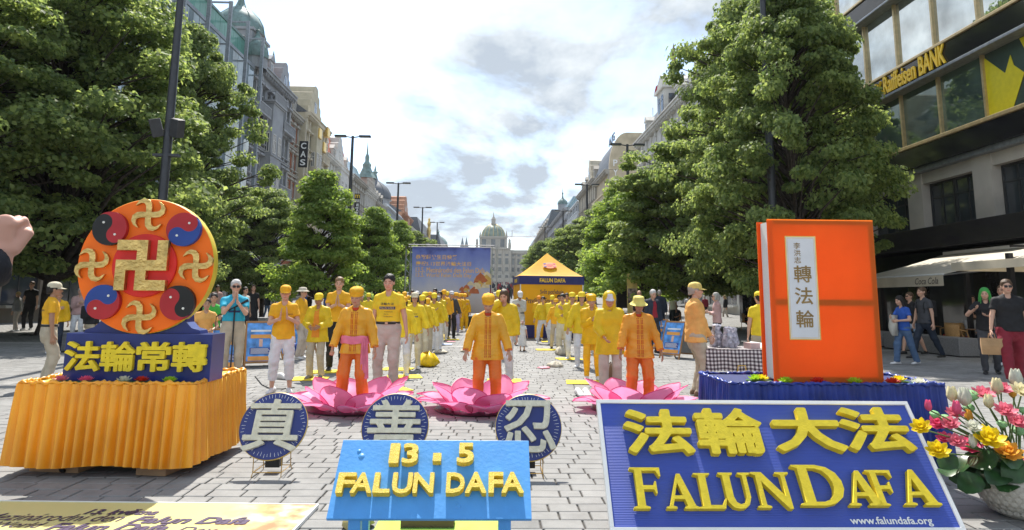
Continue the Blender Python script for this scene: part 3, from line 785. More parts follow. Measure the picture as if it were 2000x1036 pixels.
b = building('far_corner_house', 'far dark grey corner house with rounded balconies at the end of the right row', 'R', RX - 0.6, 238.2, 300, 28.0, W_DARK,
    rows(10, 3.9, 4, 2.4, 12, 1.6), W_STONE, M_FRAME_D, roof='mansard', roofm=M_SLATE, roof_h=6.0, dormers=8, group=ROWS_H)
b = building('upper_house', 'last grey house of the right row next to the domed palace', 'R', RX, 300.2, 400, 28.0, W_STONE,
    rows(13, 3.9, 3, 2.4, 20, 1.6), W_STONE, M_FRAME_D, pilasters=False, roof='mansard', roofm=M_SLATE, roof_h=5.0, group=ROWS_H)

# --- the bank at the right edge
def bank():
 X, y0, y1 = 17.6, 8.0, 46.6; W = y1 - y0
 root = empty('bank_building', (X, y1, 0), R(-90), 'glass fronted bank with black granite bands and yellow lettering over the cafe', 'building')
 M_BG = mat('polished_black_granite', (0.018, 0.018, 0.02), rough=0.12, var=0.3, vscale=18, spec=0.6)
 M_BRASS = mat('brass_strip', (0.62, 0.47, 0.25), rough=0.4, metal=0.6, var=0.1)
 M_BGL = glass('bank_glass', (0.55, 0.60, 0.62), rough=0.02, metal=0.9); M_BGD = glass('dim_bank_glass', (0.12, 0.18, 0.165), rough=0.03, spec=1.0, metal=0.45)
 W_PIER = wallmat('pale_pier', (0.52, 0.48, 0.42))
 c = MB(); c.box(0, W, 0.8, 16, -0.3, 22); c.obj('core', mat('dark_interior', (0.05, 0.055, 0.055)), root)
 def band(z0, z1, p, m, nm):
  c = MB(); c.box(0, W, -p, 0.79, z0, z1, 0.02); return c.obj(nm, m, root)
 band(3.55, 4.35, 1.1, M_BG, 'granite_canopy'); band(2.75, 3.5, 0.35, M_BG, 'granite_band')
 band(6.75, 6.95, 0.35, M_ZINC, 'metal_edge'); band(6.95, 7.75, 0.5, M_BG, 'granite_band'); band(7.75, 7.9, 0.58, M_BRASS, 'brass_edge')
 band(10.35, 10.47, 0.55, M_ZINC, 'metal_edge'); gb = band(10.47, 11.3, 0.5, M_BG, 'granite_band'); band(11.3, 11.42, 0.58, M_BRASS, 'brass_edge')
 band(14.5, 14.6, 0.55, M_ZINC, 'metal_edge'); band(14.6, 15.4, 0.5, M_BG, 'granite_band'); band(15.4, 15.52, 0.58, M_BRASS, 'brass_edge')
 st = W / 16
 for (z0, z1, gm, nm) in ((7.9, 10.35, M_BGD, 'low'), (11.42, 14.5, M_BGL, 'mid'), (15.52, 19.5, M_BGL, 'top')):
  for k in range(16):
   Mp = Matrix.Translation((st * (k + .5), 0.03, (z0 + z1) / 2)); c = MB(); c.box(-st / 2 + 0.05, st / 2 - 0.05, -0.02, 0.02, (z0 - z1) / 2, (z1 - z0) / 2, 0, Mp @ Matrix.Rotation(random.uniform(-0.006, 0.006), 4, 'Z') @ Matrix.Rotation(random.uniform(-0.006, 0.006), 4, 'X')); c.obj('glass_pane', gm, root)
   c = MB(); c.box(st * k - 0.05, st * k + 0.05, -0.12, 0.1, z0, z1); c.obj('mullion', M_BRASS, root)
 # second storey: pale piers with dark windows
 n = 10; sp = W / n
 for k in range(n):
  c = MB(); c.box(sp * k, sp * k + 0.95, -0.1, 0.79, 4.352, 6.748); c.obj('pier', W_PIER, root)
  c = MB(); c.box(sp * k + 0.95, sp * (k + 1), -0.05, 0.79, 6.3, 6.748); c.obj('lintel', W_PIER, root)
  w = sp - 0.95; uc = sp * k + 0.95 + w / 2
  put_window(root, uc - w / 4, 4.4, w / 2 - 0.04, 1.9, M_FRAME_D, y=0.3, sill=False); put_window(root, uc + w / 4, 4.4, w / 2 - 0.04, 1.9, M_FRAME_D, y=0.3, sill=False)
  c = MB(); c.box(sp * k + 0.3, sp * (k + 1) - 0.3, 0.3, 0.36, 0.1, 2.7); c.obj('shop_window', M_PANE, root)
  c = MB(); c.box(sp * k - 0.3, sp * k + 0.3, -0.2, 0.79, -0.2, 2.75); c.obj('granite_pier', M_BG, root)
 # lettering and window posters
 def put(me, u, z, m, y=-0.52): 
  o = link('lettering', me, gb, m); o.matrix_local = Matrix.Translation((u, y, z)) @ Matrix.Rotation(R(90), 4, 'X'); return o
 def u_of(px): # along the facade, seen at that column
  d = ray(px, 300); return y1 - d.y * (X - 0.5) / d.x
 ua, ub = u_of(1738), u_of(1866)
 put(bold_text('Raiffeisen BANK', abs(ub - ua), 0.80, 0.06, 0.016), (ua + ub) / 2, 10.9, M_SIGN_Y)
 c = MB(); um = u_of(1728)
 for s in (-1, 1):
  c.tube([(um - 0.26 * s, -0.55, 10.62), (um + 0.2 * s, -0.55, 11.15)], 0.06, 5)
 c.obj('crossed_gable_emblem', M_SIGN_Y, gb)
 up = u_of(1955)
 for pts in ([(-1.1, 8.0), (0.1, 8.0), (0.75, 9.1), (0.35, 9.5), (0.25, 9.9), (-0.05, 9.35), (-0.9, 10.2), (-1.1, 10.25)], [(1.0, 8.0), (1.5, 8.0), (1.5, 8.9), (1.35, 8.8)], [(0.9, 9.8), (1.5, 9.2), (1.5, 10.3), (0.7, 10.3)]):
  c = MB(); c.prism([(up + a, z) for a, z in pts], 0.015, Matrix.Translation((0, -0.03, 0))); fix_normals(c.obj('yellow_poster', mat('yellow_poster', (0.72, 0.62, 0.02), rough=0.4, var=0.05), root))
 return root
bank()

# --- domed palace at the top of the square
def palace():
 Y = 500.0; zb = GZ(Y) - 1; cx_ = 0.3
 root = empty('palace', (cx_, Y, 0.6), 0, 'long pale palace with a gilded green dome closing the square', 'palace')
 S = W_STONE; root.scale = (1, 1, 0.945)
 top = 38.5
 def block(name, x0, x1, y0, z0, z1, n, rws, col=True):
  c = MB()
  c.box(x0, x1, y0 + 0.5, y0 + 25, z0, z1); o = c.obj(name, S, root)
  c = MB(); c.box(x0 - 0.3, x1 + 0.3, y0 - 0.8, y0 + 0.48, z1 - 1.2, z1); c.obj('cornice', S, o)
  st = (x1 - x0) / n
  for k in range(n):
   for (zr, hr, ar) in rws: put_window(root, x0 + st * (k + 0.5), zr, st * 0.45, hr, M_FRAME_D, ar, y=y0 + 0.48, sill=False)
  if col:
   for k in range(n + 1):
    c = MB(); x = x0 + st * k; c.lathe([(0.6, z0 + 9), (0.5, z1 - 2.2), (0.75, z1 - 1.6)], 8, Matrix.Translation((x, y0 + 0.2, 0))); c.obj('column', S, o)
  return o
 rw = [(16.5, 3.4, True), (23, 3.2, False), (28.5, 4.8, False), (35, 1.6, False)]
 block('wing', -50, -13, 0, zb, top, 9, rw); block('wing', 13, 50, 0, zb, top, 9, rw)
 for s in (-1, 1): block('corner_pavilion', s * 50 - 6, s * 50 + 6, -2.5, zb, top + 3, 3, rw)
 ctr = block('central_block', -12.8, 12.8, -4, zb, 41.5, 5, rw)
 c = MB(); c.box(-50, 50, 0.4, 0.9, top + 0.05, top + 1.6); c.obj('balustrade', S, root)
 # tower below the dome
 tw = block('dome_tower', -10.5, 10.5, 2, 41.52, 51.0, 3, [(42.6, 6.2, True)], False)
 for s in (-1, 1):
  c = MB(); c.lathe([(1.1, 41.5), (1.1, 45), (0.8, 46.5), (1.0, 47.4), (0.2, 49.0)], 8, Matrix.Translation((s * 12.2, -1, 0))); c.obj('statue', S, root)
  c = MB(); c.lathe([(0.7, 51.0), (0.6, 53), (0.1, 56.0)], 8, Matrix.Translation((s * 10, 4, 0))); c.obj('corner_spire', S, root)
 prof = [(9.0, 51.0), (9.2, 52.2), (8.8, 54.5), (7.8, 57.0), (6.0, 59.3), (3.8, 60.9), (2.2, 61.6)]
 M_DG = mat('dome_green', (0.17, 0.225, 0.18), rough=0.5, metal=0.1, var=0.15, vscale=0.6)
 c = MB(); c.lathe(prof, 16, Matrix.Translation((0, 11, 0))); dm = c.obj('dome', M_DG, root, smooth=True)
 for k in range(16):
  a = 2 * math.pi * k / 16; c = MB(); c.tube([(math.cos(a) * r_ * 1.01, 11 + math.sin(a) * r_ * 1.01, z) for r_, z in prof], 0.13, 5); c.obj('rib', M_GILT, dm)
 c = MB(); c.lathe([(2.3, 61.6), (2.3, 62.2), (1.6, 62.4), (1.6, 65.4), (2.1, 65.6), (1.3, 67.0), (0.5, 68.2), (0.35, 70), (0.0, 72.5)], 10, Matrix.Translation((0, 11, 0))); c.obj('lantern', S, dm)
 # ramp and fountain in front
 c = MB(); c.box(-30, 30, -30, -5, zb - 2, zb + 4.2); c.obj('ramp', S, root)
palace()

def crane():
 p = at(1000, 480, 560.0); root = empty('tower_crane', (p.x, 560, GZ(560)), 0, 'thin tower crane standing behind the palace wing', 'crane')
 zj = at(1000, 463, 560).z - GZ(560); zt = at(1000, 450, 560).z - GZ(560); M_C = mat('crane_paint', (0.34, 0.30, 0.27), rough=0.6)
 c = MB()
 for sx in (-0.8, 0.8):
  for sy in (-0.8, 0.8): c.tube([(sx, sy, 0), (sx, sy, zj)], 0.16, 4)
 z = 4.0
 while z < zj - 3: c.tube([(-0.8, -0.8, z), (0.8, -0.8, z + 2.4)], 0.10, 4); z += 2.4
 c.obj('mast', M_C, root)
 c = MB(); xl, xr = -9.0, 28.0
 for dz in (0, 1.5): c.tube([(xl, 0, zj + dz * 0.3), (xr, 0, zj + dz * 0.7)], 0.16, 4)
 x = xl
 while x < xr - 1.5: c.tube([(x, 0, zj), (x + 1, 0, zj + 0.9)], 0.08, 4); x += 1.2
 c.obj('jib', mat('crane_red', (0.36, 0.13, 0.10)), root)
 c = MB(); c.tube([(0, 0, zj), (0, 0, zt)], 0.25, 5); c.tube([(0, 0, zt), (xr * 0.7, 0, zj + 1)], 0.05, 4); c.tube([(0, 0, zt), (xl, 0, zj + 0.5)], 0.05, 4); c.obj('apex', M_C, root)
 c = MB(); c.box(xl, xl + 2.4, -0.7, 0.7, zj - 1.4, zj - 0.1); c.obj('counterweight', M_CONC, root)
crane()

for px_, lb in ((903, 'left one of the twin dark church spires behind the stage banner'), (911, 'right one of the twin dark church spires behind the stage banner')):
 p = at(px_, 480, 720.0); zt = at(px_, 464, 720).z; root = empty('church_spire', (p.x, 720, 0), 0, lb, 'church spire', 'twin church spires')
 c = MB(); c.box(-2.6, 2.6, -2.6, 2.6, 18, zt - 13); c.obj('tower', W_DARK, root)
 c = MB(); c.lathe([(3.2, zt - 13), (2.0, zt - 9), (0.1, zt)], 8); c.obj('spire', mat('spire_slate', (0.10, 0.14, 0.17), rough=0.6), root)
 for sx in (-2.2, 2.2):
  c = MB(); c.lathe([(0.7, zt - 13.2), (0.05, zt - 9.5)], 6, Matrix.Translation((sx, -2.2, 0))); c.obj('pinnacle', W_DARK, root)
# ================================================================== trees
def leaf_material(name, c1, c2, tr):
 m = bpy.data.materials.new(name); m.use_nodes = True; nt = m.node_tree; p = nt.nodes['Principled BSDF']
 p.inputs['Roughness'].default_value = 0.58; p.inputs['Specular IOR Level'].default_value = 0.22
 g = nt.nodes.new('ShaderNodeNewGeometry'); r = nt.nodes.new('ShaderNodeValToRGB')
 r.color_ramp.elements[0].color = (*c1, 1); r.color_ramp.elements[1].color = (*c2, 1)
 nt.links.new(g.outputs['Random Per Island'], r.inputs[0]); nt.links.new(r.outputs[0], p.inputs['Base Color'])
 t = nt.nodes.new('ShaderNodeBsdfTranslucent'); hs = nt.nodes.new('ShaderNodeHueSaturation'); hs.inputs['Hue'].default_value = 0.485
 hs.inputs['Saturation'].default_value = 1.15; hs.inputs['Value'].default_value = 2.0
 nt.links.new(r.outputs[0], hs.inputs['Color']); nt.links.new(hs.outputs[0], t.inputs[0])
 mx = nt.nodes.new('ShaderNodeMixShader'); mx.inputs[0].default_value = tr
 nt.links.new(p.outputs[0], mx.inputs[1]); nt.links.new(t.outputs[0], mx.inputs[2]); nt.links.new(mx.outputs[0], nt.nodes['Material Output'].inputs[0])
 return m
M_LEAF_DARK = leaf_material('linden_leaf', (0.085, 0.135, 0.050), (0.28, 0.345, 0.12), 0.48)
M_LEAF_LIGHT = leaf_material('young_linden_leaf', (0.11, 0.19, 0.045), (0.28, 0.36, 0.10), 0.48)
M_BARK = mat('grey_bark', (0.07, 0.055, 0.045), rough=0.95, var=0.35, vscale=9, bump=0.9, bscale=16)

def tree_meshes(seed, H, th, rad, nclump, nleaf, leaf, trunk_r, shape=1.0):
 rg = np.random.default_rng(seed); rnd = random.Random(seed)
 # crown envelope: lumpy, widest a third of the way up
 def env(zf, a):
  base = 1.93 * max(zf, .03) ** 0.36 * max(1 - zf, .015) ** (0.46 * shape) * (0.93 if zf > .5 else 1)
  return rad * base * (0.86 + 0.16 * math.sin(3 * a + seed) + 0.10 * math.sin(5 * a + 7 * zf + seed * 2))
 if shape < 0.9:
  def env(zf, a): return rad * 1.22 * max(1 - zf, .02) ** 0.72 * (zf + .10) ** 0.22 * (0.88 + 0.16 * math.sin(3 * a + seed) + 0.10 * math.sin(5 * a + 7 * zf))
 wood = MB()
 bend = [Vector((rnd.uniform(-.25, .25) * k * 0.35, rnd.uniform(-.25, .25) * k * 0.35, 0)) for k in range(7)]
 stem = [Vector((0, 0, -0.1)), Vector((0.01, 0, th * 0.15))] + [Vector((bend[k].x, bend[k].y, th * 0.6 + (H * 0.93 - th * 0.6) * k / 6)) for k in range(7)]
 wood.tube(stem, [trunk_r * 1.5, trunk_r * 1.05] + [trunk_r * (1 - 0.145 * k) for k in range(7)], 10)
 def stem_at(z):
  for a, b in zip(stem, stem[1:]):
   if a.z <= z <= b.z: return a.lerp(b, (z - a.z) / (b.z - a.z))
  return stem[-1]
 cl = []
 for i in range(nclump):
  zf = rnd.random() ** 0.85; z = th + (H - th) * zf; a = rnd.random() * 2 * math.pi
  rr = env(zf, a) * (1.10 - 0.68 * rnd.random() ** 1.7)
  if zf > 0.9: rr *= 0.8
  c = Vector((math.cos(a) * rr, math.sin(a) * rr, z - 0.10 * rr)); s0 = stem_at(max(th * 0.8, z - rr * (0.35 + 0.4 * rnd.random()) - 0.4))
  mid = s0.lerp(c, 0.5) + Vector((0, 0, 0.12 * rr + rnd.uniform(-.1, .2)))
  L = (c - s0).length
  if i % 2 == 0 or rr > rad * 0.55: wood.tube([s0, s0.lerp(mid, 0.6) , mid, c], [min(trunk_r * 0.45, 0.018 + 0.014 * L), 0.013 + 0.011 * L, 0.010 + 0.007 * L, 0.008], 5, cap=False)
  cl.append((c, 0.30 + 0.55 * rnd.random()))
 N = nleaf; idx = rg.integers(0, nclump, N)
 C = np.array([c for c, _ in cl])[idx]; S = np.array([s for _, s in cl])[idx] * (rad / 4.2) ** 0.5
 d = rg.normal(size=(N, 3)); d /= np.linalg.norm(d, axis=1)[:, None]
 r = rg.random(N) ** 0.42
 P = C + d * (S * r)[:, None] * np.array([1.25, 1.25, 0.50])
 # sprays hang outward and droop
 out = P[:, :2] / (np.linalg.norm(P[:, :2], axis=1)[:, None] + 1e-6)
 n = d * 0.55 + rg.normal(size=(N, 3)) * 0.55; n[:, 2] += 0.75; n[:, :2] += out * 0.3
 n /= np.linalg.norm(n, axis=1)[:, None]
 t = rg.normal(size=(N, 3)); t[:, :2] += out * 0.8; t[:, 2] -= 0.35
 t -= n * (t * n).sum(1)[:, None]; t /= np.linalg.norm(t, axis=1)[:, None] + 1e-9
 b = np.cross(n, t); sz = leaf * (0.65 + 0.7 * rg.random(N))[:, None]
 V = np.empty((N, 4, 3)); V[:, 0] = P - t * sz * 0.5; V[:, 1] = P + b * sz * 0.46 + n * sz * 0.12 - t * sz * 0.08
 V[:, 2] = P + t * sz * 0.62; V[:, 3] = P - b * sz * 0.46 + n * sz * 0.12 - t * sz * 0.08
 me = bpy.data.meshes.new('crown'); me.vertices.add(N * 4); me.vertices.foreach_set('co', V.ravel())
 li = np.arange(N * 4).reshape(N, 4); tri = np.stack([li[:, [0, 1, 2]], li[:, [0, 2, 3]]], 1).reshape(-1)
 me.loops.add(N * 6); me.loops.foreach_set('vertex_index', tri); me.polygons.add(N * 2)
 me.polygons.foreach_set('loop_start', np.arange(N * 2) * 3); me.polygons.foreach_set('loop_total', np.full(N * 2, 3)); me.update(calc_edges=True)
 wm = wood.mesh('trunk', smooth=True); wm.materials.append(M_BARK)
 return wm, me

TV = [tree_meshes(11, 14.0, 2.3, 5.4, 460, 120000, 0.165, 0.26), tree_meshes(23, 14.5, 2.2, 4.5, 400, 105000, 0.16, 0.24), tree_meshes(5, 7.4, 1.7, 2.45, 190, 42000, 0.125, 0.10, 0.85),
   tree_meshes(42, 10.5, 2.1, 3.5, 230, 56000, 0.17, 0.17)]
for i, (w_, c_) in enumerate(TV): c_.materials.append(M_LEAF_LIGHT if i == 2 else M_LEAF_DARK)

def tree(x, y, var, s, rz, label, sz=None, light=None):
 root = empty('linden_tree', (x, y, GZ(y)), rz, label, 'tree', 'lindens along the square')
 root.scale = (s, s, sz or s)
 link('trunk', TV[var][0], root); c = link('crown', TV[var][1], root); c['kind'] = 'stuff'
 if light is not None:
  c.material_slots[0].link = 'OBJECT'; c.material_slots[0].material = light
 # square grate at the foot
 g = MB()
 for k in range(8):
  if k in (3, 4): g.box(-0.7 + k * 0.18, -0.62 + k * 0.18, -0.7, -0.35, 0.004, 0.02); g.box(-0.7 + k * 0.18, -0.62 + k * 0.18, 0.35, 0.7, 0.004, 0.02)
  else: g.box(-0.7 + k * 0.18, -0.62 + k * 0.18, -0.7, 0.7, 0.004, 0.02)
 g.obj('tree_grate', M_IRON, root)
def tree_px(px, d, *a, **k):
 p = at(px, 586, d); tree(p.x, d, *a, **k)
tree_px(95, 25.5, 0, 0.97, 0.4, 'large dark linden at the left behind the round orange emblem', sz=1.04)
tree_px(-190, 20.5, 1, 0.95, 2.0, 'linden cut by the left edge of the picture')
tree_px(325, 31, 1, 0.70, 1.1, 'tall linden behind the left lamp post, sunlit on its right side', sz=0.98)
tree_px(512, 44, 3, 0.80, 0.2, 'shaded linden between the tall left linden and the young bright one')
tree_px(622, 31, 2, 0.98, 0.7, 'young bright green linden in front of the left houses', sz=0.98)
tree_px(725, 41, 2, 0.93, 2.9, 'young linden just right of the second lamp post')
tree_px(775, 55, 2, 1.0, 4.1, 'smaller young linden next to the stage banner frame')
tree_px(392, 46, 3, 0.95, 3.0, 'linden in the second row behind the left lamp post')
tree_px(1562, 21.5, 1, 0.62, 5.2, 'large linden right behind the orange book, in front of the bank', sz=0.85)
tree_px(1498, 28, 0, 0.69, 2.2, 'tallest linden of the right side above the man in the orange shirt', sz=1.08)
tree_px(1475, 38, 1, 1.0, 0.9, 'linden behind the right lamp post between the two big crowns')
tree_px(1352, 34, 3, 1.0, 1.9, 'dark linden between the bright young one and the tallest right linden', sz=0.98)
tree_px(1262, 36, 2, 1.25, 1.9, 'bright young linden left of the big right linden', sz=1.1)
tree_px(1205, 44, 2, 1.2, 3.3, 'young linden above the yellow tent corner')
tree_px(1212, 58, 3, 1.0, 0.6, 'dark linden below the beige hotel house')
tree_px(1140, 66, 3, 0.85, 1.6, 'dark linden right above the yellow tent')
tree_px(1106, 84, 3, 0.85, 2.4, 'dark linden behind the peak of the yellow tent')
tree_px(1062, 108, 3, 0.85, 3.9, 'last dark linden of the right row near the palace')
tree_px(1045, 135, 3, 0.8, 4.4, 'far dark linden below the crane')
tree_px(806, 82, 3, 0.8, 5.0, 'linden hidden behind the left end of the stage banner')
tree_px(948, 330, 3, 0.9, 1.0, 'round far tree in front of the palace wing')

# ================================================================== lamp posts
M_POST = mat('anthracite_post', (0.055, 0.058, 0.065), rough=0.42, metal=0.3, var=0.08)
def lamp_post(px, d, label, H=12.0, speakers=False, x=None):
 p = at(px, 586, d); z = GZ(d); root = empty('street_lamp', (p.x, d, z), 0, label, 'street lamp', 'lamp posts of the square')
 c = MB(); c.lathe([(0.16, 0), (0.16, 1.2), (0.135, 1.25), (0.125, 3), (0.115, H * 0.6), (0.085, H)], 14); c.obj('pole', M_POST, root, smooth=True, angle=40)
 c = MB(); c.lathe([(0.25, 0.0), (0.25, 0.05), (0.17, 0.08)], 14); c.obj('base_plate', M_POST, root)
 for s in (-1, 1):
  c = MB(); c.tube([(0, 0, H - 0.1), (s * 0.5, 0, H - 0.02)], 0.04, 6); a = c.obj('arm', M_POST, root)
  c = MB(); c.box(s * 0.8 - 0.38, s * 0.8 + 0.38, -0.16, 0.16, H - 0.08, H + 0.05, 0.03); h_ = c.obj('lamp_head', M_POST, root)
  c = MB(); c.box(s * 0.8 - 0.28, s * 0.8 + 0.28, -0.11, 0.11, H - 0.095, H - 0.082); c.obj('lens', mat('lamp_lens', (0.5, 0.5, 0.48), rough=0.2), h_)
 if speakers:
  for s in (-1, 1):
   c = MB(); c.box(-0.15, 0.15, -0.13, 0.13, -0.26, 0.26, 0.03); o = c.obj('loudspeaker', mat('grey_speaker', (0.05, 0.052, 0.056), rough=0.6), root)
   o.location = (s * 0.29, -0.12, 6.15); o.rotation_euler = (R(14), R(16 * s), R(-20 * s))
   c = MB(); c.tube([(0, 0, 6.1), (s * 0.28, -0.06, 6.12)], 0.025, 6); c.obj('bracket', M_POST, root)
  c = MB(); c.box(-0.35, 0.35, -0.10, 0.10, 5.35, 5.42); c.obj('cross_plate', M_POST, root)
lamp_post(300, 18.7, 'near left lamp post with two loudspeakers, rising behind the round emblem', speakers=True)
lamp_post(1518, 20.5, 'near right lamp post rising behind the orange book')
for px_, d_, n_ in ((674, 43, 'second'), (770, 64, 'third'), (820, 86, 'fourth'), (850, 109, 'fifth')): lamp_post(px_, d_, f'{n_} lamp post from the camera in the left row')
for px_, d_, n_ in ((1230, 44, 'second'), (1148, 63, 'third'), (1100, 88, 'fourth'), (1064, 116, 'fifth')): lamp_post(px_, d_, f'{n_} lamp post from the camera in the right row')
# ================================================================== the displays in front
M_ORANGE = mat('orange_lacquer', (0.98, 0.175, 0.01), rough=0.45, var=0.06, vscale=3, spec=0.3)
M_RED = mat('red_lacquer', (0.72, 0.025, 0.02), rough=0.5, var=0.06); M_CRIM = mat('crimson_paint', (0.42, 0.02, 0.03), rough=0.5, var=0.08)
M_NAVY = mat('navy_paint', (0.02, 0.035, 0.19), rough=0.28, var=0.10, vscale=5, coat=0.3); M_BLACKP = mat('black_paint', (0.012, 0.012, 0.014), rough=0.4)
M_BLUEP = mat('blue_paint', (0.02, 0.06, 0.30), rough=0.45, var=0.08); M_RIMY = mat('yellow_rim', (0.72, 0.55, 0.05), rough=0.5, var=0.1)
M_GOLD = mat('crumpled_gold_foil', (0.70, 0.48, 0.17), rough=0.30, metal=0.9, var=0.18, vscale=14, bump=0.5, bscale=30)
M_WHITEP = mat('white_paint', (0.78, 0.78, 0.76), rough=0.5, var=0.03)
M_YLET = mat('yellow_foam', (0.78, 0.60, 0.03), rough=0.65, var=0.08, vscale=20, bump=0.15, bscale=90); M_GLIT = mat('glitter_yellow', (0.80, 0.56, 0.015), rough=0.5, var=0.14, vscale=120, bump=0.4, bscale=200, spec=0.6)
M_SATIN_O = mat('orange_satin', (0.97, 0.38, 0.02), rough=0.34, var=0.10, vscale=3, spec=0.6, trans=0.06); shot(M_SATIN_O, (1.0, 0.72, 0.18), 1.0, 0.3); M_SATIN_B = mat('blue_satin', (0.012, 0.035, 0.24), rough=0.35, var=0.25, vscale=5, spec=0.5)
M_CARD = mat('brown_cardboard', (0.32, 0.20, 0.11), rough=0.85, var=0.12); M_RUBBER = mat('black_rubber', (0.02, 0.02, 0.021), rough=0.7); M_STEEL = mat('steel', (0.45, 0.45, 0.46), rough=0.3, metal=0.9)
M_BRASSW = mat('brass_wire', (0.45, 0.28, 0.08), rough=0.4, metal=0.8); M_SILVER = mat('champagne_foil', (0.70, 0.65, 0.50), rough=0.42, metal=0.15, var=0.10, vscale=25, bump=0.6, bscale=22)
M_INK = mat('dark_violet_ink', (0.055, 0.03, 0.08), rough=0.6, var=0.05)

def pleated(path, z0, z1, amp0, amp1, flare, pitch, nz=12, ds=0.011, seed=1, hem=0.012, closed=True):
 "cloth hung in pleats round a horizontal path"
 rg = random.Random(seed); pts = [Vector(p) for p in path]
 if closed: pts = pts + [pts[0]]
 S = []; acc = 0
 for a, b in zip(pts, pts[1:]):
  L = (b - a).length; n = max(2, int(L / ds)); nrm = Vector(((b - a).y, -(b - a).x, 0)).normalized()
  for k in range(n): S.append((a.lerp(b, k / n), nrm, acc + L * k / n))
  acc += L
 N = len(S)
 # smooth the corner normals
 W = 10
 nn = []
 for i in range(N):
  v = Vector((0, 0, 0))
  for j in range(-W, W + 1): v += S[(i + j) % N][1]
  nn.append(v.normalized())
 ph = [rg.uniform(0, 6.28) for _ in range(8)]
 vs = []
 for iz in range(nz + 1):
  t = iz / nz
  for i, (p, n0, s) in enumerate(S):
   w = s * 2 * math.pi / pitch + 1.5 * math.sin(s * 5.1 + ph[0]) + 1.1 * math.sin(s * 11.3 + ph[1]) + 0.5 * t * math.sin(s * 3.3 + ph[2])
   f = math.sin(w) + 0.35 * math.sin(2 * w + ph[3]) * (1 - t) + 0.30 * math.sin(w * 0.37 + ph[4])
   am = amp0 + (amp1 - amp0) * t ** 0.7
   o = p + nn[i] * (am * f + flare * t + amp0) ; o.z = z1 + (z0 - z1) * t + (hem * math.sin(s * 7 + ph[5]) + hem * 0.6 * f) * t * t
   vs.append(o)
 fs = [(r * N + i, r * N + (i + 1) % N, (r + 1) * N + (i + 1) % N, (r + 1) * N + i) for r in range(nz) for i in range(N if closed else N - 1)]
 m_ = MB(); m_.add(vs, [f[::-1] for f in fs]); return m_

def ruffle(path, z, r, seed=2, ds=0.012):
 rg = random.Random(seed); pts = [Vector(p) for p in path] + [Vector(path[0])]; S = []
 for a, b in zip(pts, pts[1:]):
  n = max(2, int((b - a).length / ds))
  S += [a.lerp(b, k / n) for k in range(n)]
 N = len(S); vs = []; nr = 7; ph = [rg.uniform(0, 6.28) for _ in range(6)]
 for i, p in enumerate(S):
  t = (S[(i + 1) % N] - S[i - 1]).normalized(); n_ = Vector((t.y, -t.x, 0)); s = i * ds
  for k in range(nr):
   a = 2 * math.pi * k / nr
   rr = r * (0.75 + 0.35 * math.sin(s * 95 + 2.1 * math.sin(s * 21 + ph[0]) + a * 1.0) + 0.3 * math.sin(s * 47 + ph[1] + 2 * a) + 0.25 * math.sin(s * 13 + ph[2]))
   vs.append(p + n_ * math.cos(a) * rr + Vector((0, 0, z + math.sin(a) * rr * 0.9)))
 fs = [(i * nr + k, i * nr + (k + 1) % nr, ((i + 1) % N) * nr + (k + 1) % nr, ((i + 1) % N) * nr + k) for i in range(N) for k in range(nr)]
 m_ = MB(); m_.add(vs, fs); return m_

def wheel(parent, x, y, r, w=0.035):
 c = MB(); M_ = Matrix.Translation((x, y, r)) @ Matrix.Rotation(R(90), 4, 'Y')
 c.lathe([(r * 0.62, -w / 2), (r * 0.95, -w / 2), (r, -w / 4), (r, w / 4), (r * 0.95, w / 2), (r * 0.62, w / 2), (r * 0.62, -w / 2)], 18, M_); o = c.obj('wheel', M_RUBBER, parent, smooth=True, angle=40)
 c = MB(); c.lathe([(0, -w * 0.3), (r * 0.61, -w * 0.4), (r * 0.61, w * 0.4), (0, w * 0.3)], 14, M_); c.obj('hub', M_STEEL, o)
 c = MB(); c.box(x - 0.03, x - 0.02, y - 0.02, y + 0.02, r, r * 2.6); c.box(x + 0.02, x + 0.03, y - 0.02, y + 0.02, r, r * 2.6); c.obj('fork', M_STEEL, o)

# ---------------------------------------------------------------- emblem cart
def emblem_cart():
 x0, x1, y0, y1, zd = -3.86, -2.44, 5.74, 6.86, 0.725
 root = empty('display_cart', ((x0 + x1) / 2, (y0 + y1) / 2, 0), 0, 'wheeled platform draped with pleated orange satin carrying the round emblem', 'cart')
 hx, hy = (x1 - x0) / 2, (y1 - y0) / 2
 path = [(-hx, -hy, 0), (hx, -hy, 0), (hx, hy, 0), (-hx, hy, 0)]
 c = MB(); c.box(-hx + 0.01, hx - 0.01, -hy + 0.01, hy - 0.01, zd - 0.05, zd); c.obj('deck', mat('yellow_felt', (0.55, 0.48, 0.10), rough=0.9), root)
 pleated(path, 0.085, zd + 0.005, 0.012, 0.036, 0.03, 0.082, seed=4).obj('skirt', M_SATIN_O, root, smooth=True)
 ruffle(path, zd + 0.012, 0.022, seed=5).obj('ruffle', M_SATIN_O, root, smooth=True)
 for (x, y, r) in ((0.40, -0.36, 0.085), (-0.36, -0.42, 0.06), (0.58, 0.42, 0.05), (-0.58, 0.42, 0.05)): wheel(root, x, y, r)
 c = MB()
 for sx in (-1, 1):
  for sy in (-1, 1): c.box(sx * (hx - 0.08) - 0.02, sx * (hx - 0.08) + 0.02, sy * (hy - 0.08) - 0.02, sy * (hy - 0.08) + 0.02, 0.13, zd - 0.051)
 c.box(-hx + 0.05, hx - 0.05, -hy + 0.05, hy - 0.05, 0.10, 0.129); c.obj('frame', M_STEEL, root)
 return root
emblem_cart()
